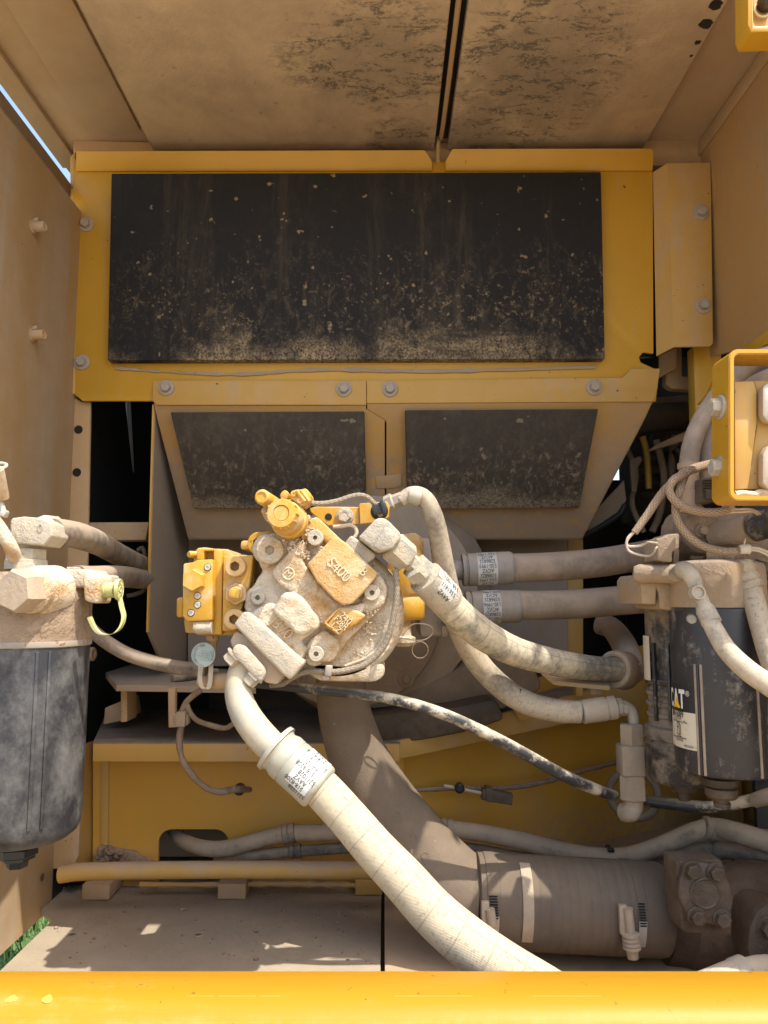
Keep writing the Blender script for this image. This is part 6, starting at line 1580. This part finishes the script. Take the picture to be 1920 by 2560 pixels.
# filter base casting left of the canister heads
tb = thing('filter_base', 'tan mud caked filter base casting with a horizontal pipe on top', 'filter base', P(1660, 1530, 1.0))
mb = MB(); mb.prism(pp(Z6([(190, 960), (230, 900), (700, 880), (880, 1000), (900, 1290), (720, 1345), (420, 1300), (405, 1120), (375, 1060), (365, 1250), (210, 1245)]), .985), (0, .10, 0), .006, 3); build('casting', mb, M['head_tan'], tb)
a, b = P(*one(Z6, 135, 895), .985), P(*one(Z6, 720, 900), .965); d = b - a
mb = MB(); mb.lathe(a, d, [(-.004, 0), (-.002, m(18, .97)), (.004, m(24, .97)), (d.length * .33, m(24, .97)), (d.length * .35, m(22, .97)), (d.length, m(25, .97))], 28, jit=.02); build('pipe', mb, M['head_tan'], tb)
mb = MB(); mb.prism(pp(Z6([(520, 900), (600, 800), (860, 780), (1300, 790), (1400, 860), (900, 930)]), 1.0), (0, .09, 0), .008, 2); build('top_cover', mb, M['mud'], tb)
q = one(Z6, 770, 1412); mb = MB(); mb.lathe(P(q[0], q[1], .90), V((-.2, -1, -.1)), [(0, m(11, .9)), (.008, m(11, .9)), (.009, m(9.5, .9)), (.009, 0)], 20); mb.boxd(P(q[0], q[1], .891), (.004, 0, .001), (0, .0006, 0), (-.0002, 0, .0008)); build('slotted_screw', mb, M['steel'], tb)
# curved hoses at right
t, W, rr = hose('fuel_hose', 'pale dusty fuel hose with an elbow, crossing in front of the labelled filter', 'hose', [(1765, 1530, .88), (1785, 1572, .87), (1815, 1622, .86), (1860, 1668, .85), (1910, 1704, .84), (1980, 1740, .83), (2250, 1830, .82), (2700, 1900, .82)], [21, 22, 24, 26, 27, 28, 28, 28], M['rubber_pale'], 22, 8)
mb = MB(); mb.tube([P(1690, 1436, .94), P(1712, 1426, .91), P(1728, 1440, .895), P(1742, 1472, .89), P(1756, 1506, .885), P(1768, 1534, .88)], [m(r, .89) for r in (20, 23, 21, 17, 18, 17)], 18, 6); build('elbow', mb, M['rubber_pale'], t)
q = one(Z6, 815, 1122); mb = MB(); mb.lathe(P(q[0], q[1], .884), V((0, -1, .1)), [(0, m(17, .88)), (.010, m(18, .88)), (.012, m(17, .88)), (.012, m(14, .88)), (.009, m(13, .88)), (.009, 0)], 24); build('quick_release', mb, M['steel'], t)
mb = MB(); mb.lathe(P(1758, 1514, .884), P(1775, 1548, .876) - P(1758, 1514, .884), [(0, m(19, .88)), (.006, m(24, .88)), (.022, m(25, .88)), (.024, m(21, .88))], 14); build('clamp_sleeve', mb, M['rubber_pale'], t)
t, W, rr = hose('fuel_hose', 'tan fuel hose with a bulging collar at the far right, going down', 'hose', [(1876, 1470, .93), (1890, 1520, .92), (1905, 1575, .91), (1925, 1640, .90), (1950, 1700, .89), (2060, 1900, .88), (2300, 2150, .88)], [26, 26, 26, 27, 27, 27, 27], M['pitted'], 20, 6)
mb = MB(); A, B = P(1848, 1408, .94), P(1880, 1476, .93); d = B - A; L = d.length
mb.lathe(A, d, [(0, m(26, .93)), (L * .08, m(31, .93)), (L * .35, m(31, .93)), (L * .42, m(27, .93)), (L * .5, m(31, .93)), (L * .62, m(31, .93)), (L * .7, m(27, .93)), (L * .76, m(32, .93)), (L * .95, m(32, .93)), (L, m(27, .93))], 24, jit=.015); build('bulged_collar', mb, M['pitted'], t)
mb = MB(); mb.tube([P(1770, 1392, .97), P(1810, 1394, .96), P(1846, 1404, .945)], [m(26, .96), m(27, .95), m(24, .94)], 18, 5); build('spigot', mb, M['mud'], t)
# sensor cluster above
t = thing('sensor', 'mud caked sensor with a two-wire plug above the filter base', 'sensor', P(1680, 1400, 1.0))
mb = MB(); mb.prism(pp(Z6([(365, 490), (480, 470), (500, 440), (640, 430), (640, 600), (560, 640), (560, 760), (500, 760), (390, 740), (385, 600)]), .965), (0, .05, 0), .005, 3); build('plug', mb, M['head_tan'], t)
mb = MB(); mb.lathe(P(1720, 1340, 1.06), FWD, [(0, m(70, 1.05)), (.03, m(66, 1.03)), (.05, m(52, 1.0)), (.055, m(30, 1.0)), (.055, 0)], 36, jit=.02); build('pump_body', mb, M['mud'], t)
bolt_mesh('bolt', m(16, 1), .004, m(12, 1), .010, M['head_tan'], t, P(1752, 1328, 1.004), FWD)
mb = MB(); mb.prism(pp(Z6([(570, 620), (625, 600), (640, 620), (630, 770), (565, 775)]), .99), (0, .04, 0), .004, 2); build('leg', mb, M['head_tan'], t)
mb = MB(); mb.ring(P(1738, 1372, 1.02), FWD, m(24, 1.02), m(6, 1.02), 24, 8, rad(150), rad(390)); build('band', mb, M['head_tan'], t)
t = thing('solenoid', 'dusty brown cylinder with a shiny black end cap at the right edge', 'solenoid', P(1860, 1340, .98))
a, b = P(1790, 1345, 1.0), P(1880, 1322, .95); d = b - a
mb = MB(); mb.lathe(a, d, [(0, m(34, .98)), (.004, m(38, .98)), (d.length, m(36, .96))], 32, jit=.012); build('body', mb, M['head_tan'], t)
mb = MB(); a2, b2 = P(1882, 1320, .95), P(1930, 1306, .93); d2 = b2 - a2
mb.lathe(a2, d2, [(0, m(34, .95)), (.002, m(36, .95)), (d2.length, m(36, .93))], 32); build('end_cap', mb, M['can'], t)
mb = MB(); mb.prism(pp([(1690, 1280), (1880, 1270), (1960, 1280), (1960, 1460), (1860, 1470), (1780, 1400), (1700, 1390)], 1.09), (0, .05, 0), .012, 3); build('mounting_block', mb, M['mud'], t)
t = thing('wire_plug', 'small ridged dusty plug at the right edge beside the fuel hose', 'plug', P(1905, 1420, .96))
mb = MB(); mb.lathe(P(1895, 1446, .97), V((.3, -.3, 1)), [(0, .008), (.006, .014), (.012, .013), (.014, .010), (.022, .010)], 12, jit=.06)
for k in range(4): mb.box(P(1902 + k * 7, 1412 + (k % 2) * 10, .955), (.007, .01, .007), .001)
build('plug', mb, M['dark_brown'], t)

# braided cables on the right
def bcable(label, pts, r, Y0, wires, mt_='braid_warm'):
    t = thing('braided_cable', label, 'cable', P(pts[0][0], pts[0][1], Y0), 'braided cables under the yellow box frame')
    mb = MB(); mb.tube([P(x, y, Y0 + (q[0] if q else 0)) for x, y, *q in pts], [m(k, Y0) for k in ((r,) if isinstance(r, (int, float)) else r) * 2][:max(2, len(r) if not isinstance(r, (int, float)) else 2)], 14, 8); build('sleeve', mb, M[mt_], t)
    x, y = pts[-1][:2]; x0, y0 = pts[-2][:2]
    for wv in wires:
        mb = MB(); mb.tube([P(a, b, Y0 + (q[0] if q else 0)) for a, b, *q in wv], m(3.2, Y0), 8, 6); build('wire', mb, M['wire'], t)
    return t
bcable('braided cable curving down left and ending in two bare wires on the sensor plug', [(1790, 1158, .05), (1755, 1166, .03), (1720, 1178, .0), (1686, 1202, .0), (1652, 1238), (1622, 1282), (1602, 1310), (1586, 1332)], (13, 9), .88,
       [[(1588, 1328), (1572, 1345), (1566, 1358), (1574, 1366), (1600, 1364), (1622, 1356, .04), (1642, 1358, .07)], [(1584, 1330), (1568, 1348), (1570, 1374), (1590, 1385), (1618, 1390, .02), (1632, 1384, .05), (1642, 1368, .07)]])
bcable('braided cable looping at the top and running right to the end cap', [(1706, 1188, .01), (1684, 1200), (1673, 1222), (1682, 1246), (1704, 1264), (1738, 1277), (1778, 1281), (1806, 1278), (1822, 1272)], 10.5, .86, [[(1818, 1274), (1850, 1273), (1880, 1274), (1900, 1284, .03)], [(1818, 1280), (1850, 1280), (1880, 1278), (1894, 1286, .04)]])
bcable('longest braided cable hanging down and right to the lower wires', [(1712, 1190, .02), (1700, 1224), (1689, 1264), (1694, 1300), (1716, 1334), (1748, 1360), (1786, 1374), (1826, 1378), (1864, 1374)], 10, .87, [[(1862, 1370), (1890, 1370), (1915, 1378), (1950, 1396)], [(1862, 1376), (1890, 1376), (1912, 1384), (1945, 1404)]])
for (x, y) in ((1822, 1272), (1863, 1372)):
    mb = MB(); mb.lathe(P(x - 5, y + 1, .866), (1, -.1, .1), [(-.004, m(11, .86)), (0, m(13, .86)), (.003, m(12, .86)), (.006, m(14, .86)), (.008, m(10, .86))], 14, jit=.1); mb.boxd(P(x - 2, y - 14, .866), (.001, 0, .002), (0, .001, 0), (.0006, 0, .004)); o = build('cable_tie', mb, M['wire'], None)
    tag(o, 'tan cable tie on the %s braided cable end' % ('upper looping' if y < 1300 else 'long hanging'), 'cable tie')

# yellow box frame on the right
Z7 = zoomer(1760, 840, 160 / 804)
t = thing('box_frame', 'bright yellow rounded box frame with two side bolts at the right edge', 'frame', P(1850, 1250, .82))
Yf, dep = .80, .043
def rr3(x0, y0, x1, y1, r): return pp(rrect(x0, y0, x1, y1, r, 6), Yf)
o_ = rr3(1823, 872, 2160, 1252, 24); i_ = rr3(1836, 885, 2147, 1239, 14)
mb = MB(); n_ = len(o_)
vo = [mb.bm.verts.new(p) for p in o_]; vi = [mb.bm.verts.new(p) for p in i_]
vob = [mb.bm.verts.new(p + V((0, dep, 0))) for p in o_]; vib = [mb.bm.verts.new(p + V((0, dep, 0))) for p in i_]
fs = []
for k in range(n_):
    k2 = (k + 1) % n_
    fs += [mb.bm.faces.new((vo[k], vo[k2], vi[k2], vi[k])), mb.bm.faces.new((vo[k2], vo[k], vob[k], vob[k2])), mb.bm.faces.new((vi[k], vi[k2], vib[k2], vib[k])), mb.bm.faces.new((vob[k2], vob[k], vib[k], vib[k2]))]
bmesh.ops.recalc_face_normals(mb.bm, faces=fs)
es = [e for e in mb.bm.edges if sum(1 for v in e.verts if v in set(vo)) == 2 or sum(1 for v in e.verts if v in set(vi)) == 2]
bmesh.ops.bevel(mb.bm, geom=es, offset=.0012, segments=2, affect='EDGES')
build('frame', mb, M['yellow_clean'], t)
mb = MB(); mb.prism(pp([(1836, 954), (1884, 952), (1892, 975), (1892, 1060), (1870, 1222), (1838, 1224)], .823), (0, .004, 0), .001); mb.prism(pp([(1884, 952), (2140, 950), (2140, 1226), (1866, 1223), (1892, 1070), (1892, 975)], .828), (0, .004, 0), .001); build('inner_plate', mb, M['yellow_film'], t)
mb = MB(); mb.prism(pp([(1907, 968), (1916, 958), (1990, 956), (1990, 1058), (1918, 1054), (1907, 1038)], .812), (0, .010, 0), .002); mb.prism(pp([(1907, 1136), (1920, 1114), (1990, 1112), (1990, 1224), (1918, 1222), (1907, 1208)], .812), (0, .010, 0), .002); build('latch_plate', mb, M['steel'], t)
mb = MB(); mb.tube([P(1840, 1238, .822), P(1860, 1234, .82), P(1885, 1238, .82), P(1900, 1232, .82), P(1940, 1236, .82)], .0045, 8, 5, wob=1.0); build('dirt_ridge', mb, M['cast'], t)
xlf = P(1823, 1000, Yf).x
for (px, py) in ((1797, 1018), (1798, 1169)):
    cc = PX(px + 6, py, xlf - .0002)
    bolt_mesh('bolt', .0135, .003, .0098, .009, M['steel_pale'], t, cc, V((-1, 0, 0)))
# tall hoses behind it
def rh(label, pts, r, Y, mt_='rubber_tan'):
    return hose('coolant_hose', label, 'hose', pts, r, M[mt_], 18, 8, 'grey-tan hoses behind the yellow box frame')[0]
t = rh('outer grey-tan hose bowing behind the yellow box frame', [(1960, 880, .93), (1890, 900, .94), (1830, 950, .96), (1780, 1010, .98), (1745, 1070, .985), (1728, 1120, .985), (1722, 1165, .985)], 24, .96)
vl(1722, 1158, .985, [(0, 28), (14, 28), (16, 24), (70, 22), (72, 26), (110, 26), (112, 30), (126, 30)], 20, M['head_tan'], 'end_collar', t)
t = rh('inner grey-tan hose beside the outer one behind the yellow box frame', [(1960, 930, .98), (1890, 960, .98), (1830, 1000, .99), (1790, 1050, 1.0), (1770, 1100, 1.0), (1764, 1170, 1.0)], 24, .99)
vl(1766, 1158, 1.0, [(0, 27), (12, 27), (14, 24), (60, 24)], 20, M['head_tan'], 'end_collar', t)
rh('dark brown hose seen through the top of the yellow box frame', [(1800, 1020, 1.06), (1850, 965, 1.04), (1920, 925, 1.02), (1990, 900, 1.0)], 24, 1.04, 'dark_brown')
t = thing('wire_connector', 'ribbed dusty connector block under the yellow box frame', 'connector', P(1775, 1250, .97))
mb = MB(); mb.prism(pp([(1752, 1196), (1790, 1190), (1800, 1210), (1800, 1252), (1750, 1256)], .955), (0, .04, 0), .002); mb.box(P(1776, 1236, .954), (m(30, .95), .008, m(26, .95)), .001); build('block', mb, M['dark_brown'], t)
mb = MB()
for k in range(5): mb.box(P(1774, 1200 + k * 6, .954), (m(34, .95), .004, .0012))
build('ribs', mb, M['dark_brown'], t)
# upper right hanging latch bracket
t = thing('latch_bracket', 'small sunlit yellow bracket with a dark ball hanging at the top right corner', 'bracket', P(1900, 40, .70))
Yl = .765
o_ = [(1868, -60), (1868, 60), (1876, 78), (1990, 76), (1990, -60)]
mb = MB(); mb.prism(pp([(1868, -200), (1870, 62), (1878, 80), (1990, 78), (1990, 64), (1888, 64), (1884, 56), (1882, -200)], Yl), (0, .03, 0), .0012); build('frame', mb, M['yellow_clean'], t)
mb = MB(); mb.prism(pp([(1882, -200), (1990, -200), (1990, 66), (1884, 66)], Yl + .022), (0, .003, 0)); build('back_plate', mb, M['yellow_film'], t)
mb = MB(); mb.lathe(P(1910, 14, Yl + .020), FWD, [(0, m(24, .7)), (.004, m(26, .7)), (.010, m(20, .7)), (.014, m(8, .7)), (.0145, 0)], 24); build('ball', mb, M['can'], t)
mb = MB(); mb.ring(P(1906, 24, Yl + .018), FWD, m(24, .7), m(4, .7), 24, 8); build('ring', mb, M['rim'], t)

# ================================================================== DARK BAY ON THE RIGHT
t = thing('bay_bracket', 'brown folded frame bracket with a window hole in the dark bay', 'bracket', P(1680, 990, 1.5))
mb = MB(); mb.prism(pp([(1648, 890), (1692, 868), (1690, 920), (1648, 945)], 1.44), (0, .006, 0)); mb.prism(pp([(1690, 868), (1706, 868), (1706, 940), (1738, 942), (1738, 975), (1680, 972), (1664, 960), (1664, 930), (1688, 910)], 1.46), (0, .02, 0), .003); build('bracket', mb, M['tan_film'], t)
t = thing('exhaust_pipe', 'dim horizontal brown pipe across the dark bay', 'pipe', P(1650, 1050, 1.8))
mb = MB(); mb.tube([P(1540, 1075, 1.75), P(1640, 1045, 1.75), P(1780, 1040, 1.75)], m(36, 1.75), 20, 4); build('pipe', mb, M['dark_brown'], t)
t = thing('bay_beam', 'brown beam with a bright edge crossing the bay', 'beam', P(1640, 1120, 1.7))
mb = MB(); mb.prism(pp([(1640, 1112), (1735, 1068), (1735, 1095), (1620, 1128)], 1.6), (0, .02, 0), .002); mb.prism(pp([(1560, 1000), (1740, 985), (1740, 1010), (1560, 1020)], 1.9), (0, .02, 0), .002); build('beam', mb, M['tan_film'], t)
t = thing('dipstick_tube', 'thin yellow tube standing in the dark bay', 'tube', P(1615, 1220, 1.7))
mb = MB(); mb.tube([P(1606, 1092, 1.7), P(1616, 1130, 1.7), P(1620, 1180, 1.7), P(1622, 1222, 1.7)], m(8, 1.7), 10, 5); build('tube', mb, M['yellow'], t)
t = thing('engine_block', 'dark ribbed engine block deep in the bay', 'engine', P(1620, 1350, 2.0))
mb = MB(); mb.box(P(1690, 1180, 2.0), (.22, .3, .26), .02); mb.lathe(P(1690, 1160, 1.82), FWD, [(0, .04), (.02, .04), (.025, .03), (.025, 0)], 20)
for k in range(4): mb.tube([P(1600, 1150 + k * 30, 1.82), P(1650, 1146 + k * 30, 1.82), P(1740, 1156 + k * 30, 1.82)], .008, 10, 3)
build('block', mb, M['dark_brown'], t)
mb = MB(); mb.tube([P(1690, 1120, 1.7), P(1704, 1140, 1.7), P(1706, 1200, 1.7)], m(16, 1.7), 12, 4); build('black_hose', mb, M['black'], t)
t = thing('inner_plate', 'grey-brown inner plate with a dark lower edge right of the funnel', 'plate', P(1520, 1330, 1.7))
mb = MB(); mb.prism(pp([(1440, 1330), (1560, 1200), (1566, 1250), (1545, 1280), (1500, 1310), (1462, 1340)], 1.62), (0, .01, 0), .001); mb.prism(pp([(1380, 1100), (1564, 1100), (1564, 1160), (1562, 1206), (1440, 1330), (1380, 1330)], 1.66), (0, .01, 0)) if False else None
build('plate', mb, M['grey_tan'], t)
mb = MB(); mb.tube([P(1456, 1342, 1.61), P(1500, 1318, 1.61), P(1550, 1286, 1.61), P(1562, 1262, 1.61)], .006, 8, 3); build('black_seal', mb, M['black'], t)
# more of the bay: cables, a filler neck and a pulley guard, dim but there
t = thing('bay_hose', 'thin dark hoses bundled in the bay behind the right braided cables', 'hose', P(1600, 1250, 1.75))
for k, pts in enumerate((((1560, 1110), (1590, 1180), (1580, 1260), (1610, 1330)), ((1640, 1100), (1660, 1190), (1650, 1280), (1630, 1330)), ((1690, 1090), (1680, 1180), (1700, 1260)))):
    mb = MB(); mb.tube([P(x, y, 1.66 + .03 * k) for x, y in pts], m(7 + 2 * k, 1.7), 10, 5); build('hose', mb, M['cast_dark'], t)
t = thing('bay_bracket', 'pale thin strap bracket low in the bay above the upper thick hose', 'bracket', P(1590, 1330, 1.6))
mb = MB(); mb.prism(pp([(1575, 1150), (1600, 1140), (1606, 1150), (1590, 1176), (1592, 1230), (1580, 1230)], 1.62), (0, .01, 0), .001); build('strap', mb, M['cast_dark'], t)
# dark hoses low right
hose('drain_hose', 'black hose crossing behind the filter drains at the right', 'hose', [(1600, 2000, 1.18), (1660, 2008, 1.17), (1730, 2016, 1.16), (1800, 2016, 1.15), (1870, 2002, 1.13), (1940, 1986, 1.12)], 14, M['rubber_black'], 14, 6)
hose('drain_hose', 'pale tan hose stub meeting the black hose at the right edge', 'hose', [(1884, 2002, 1.12), (1910, 1994, 1.11), (1960, 1980, 1.10)], [17, 19, 20], M['rubber_tan'], 14, 5)
bpy.context.view_layer.update()
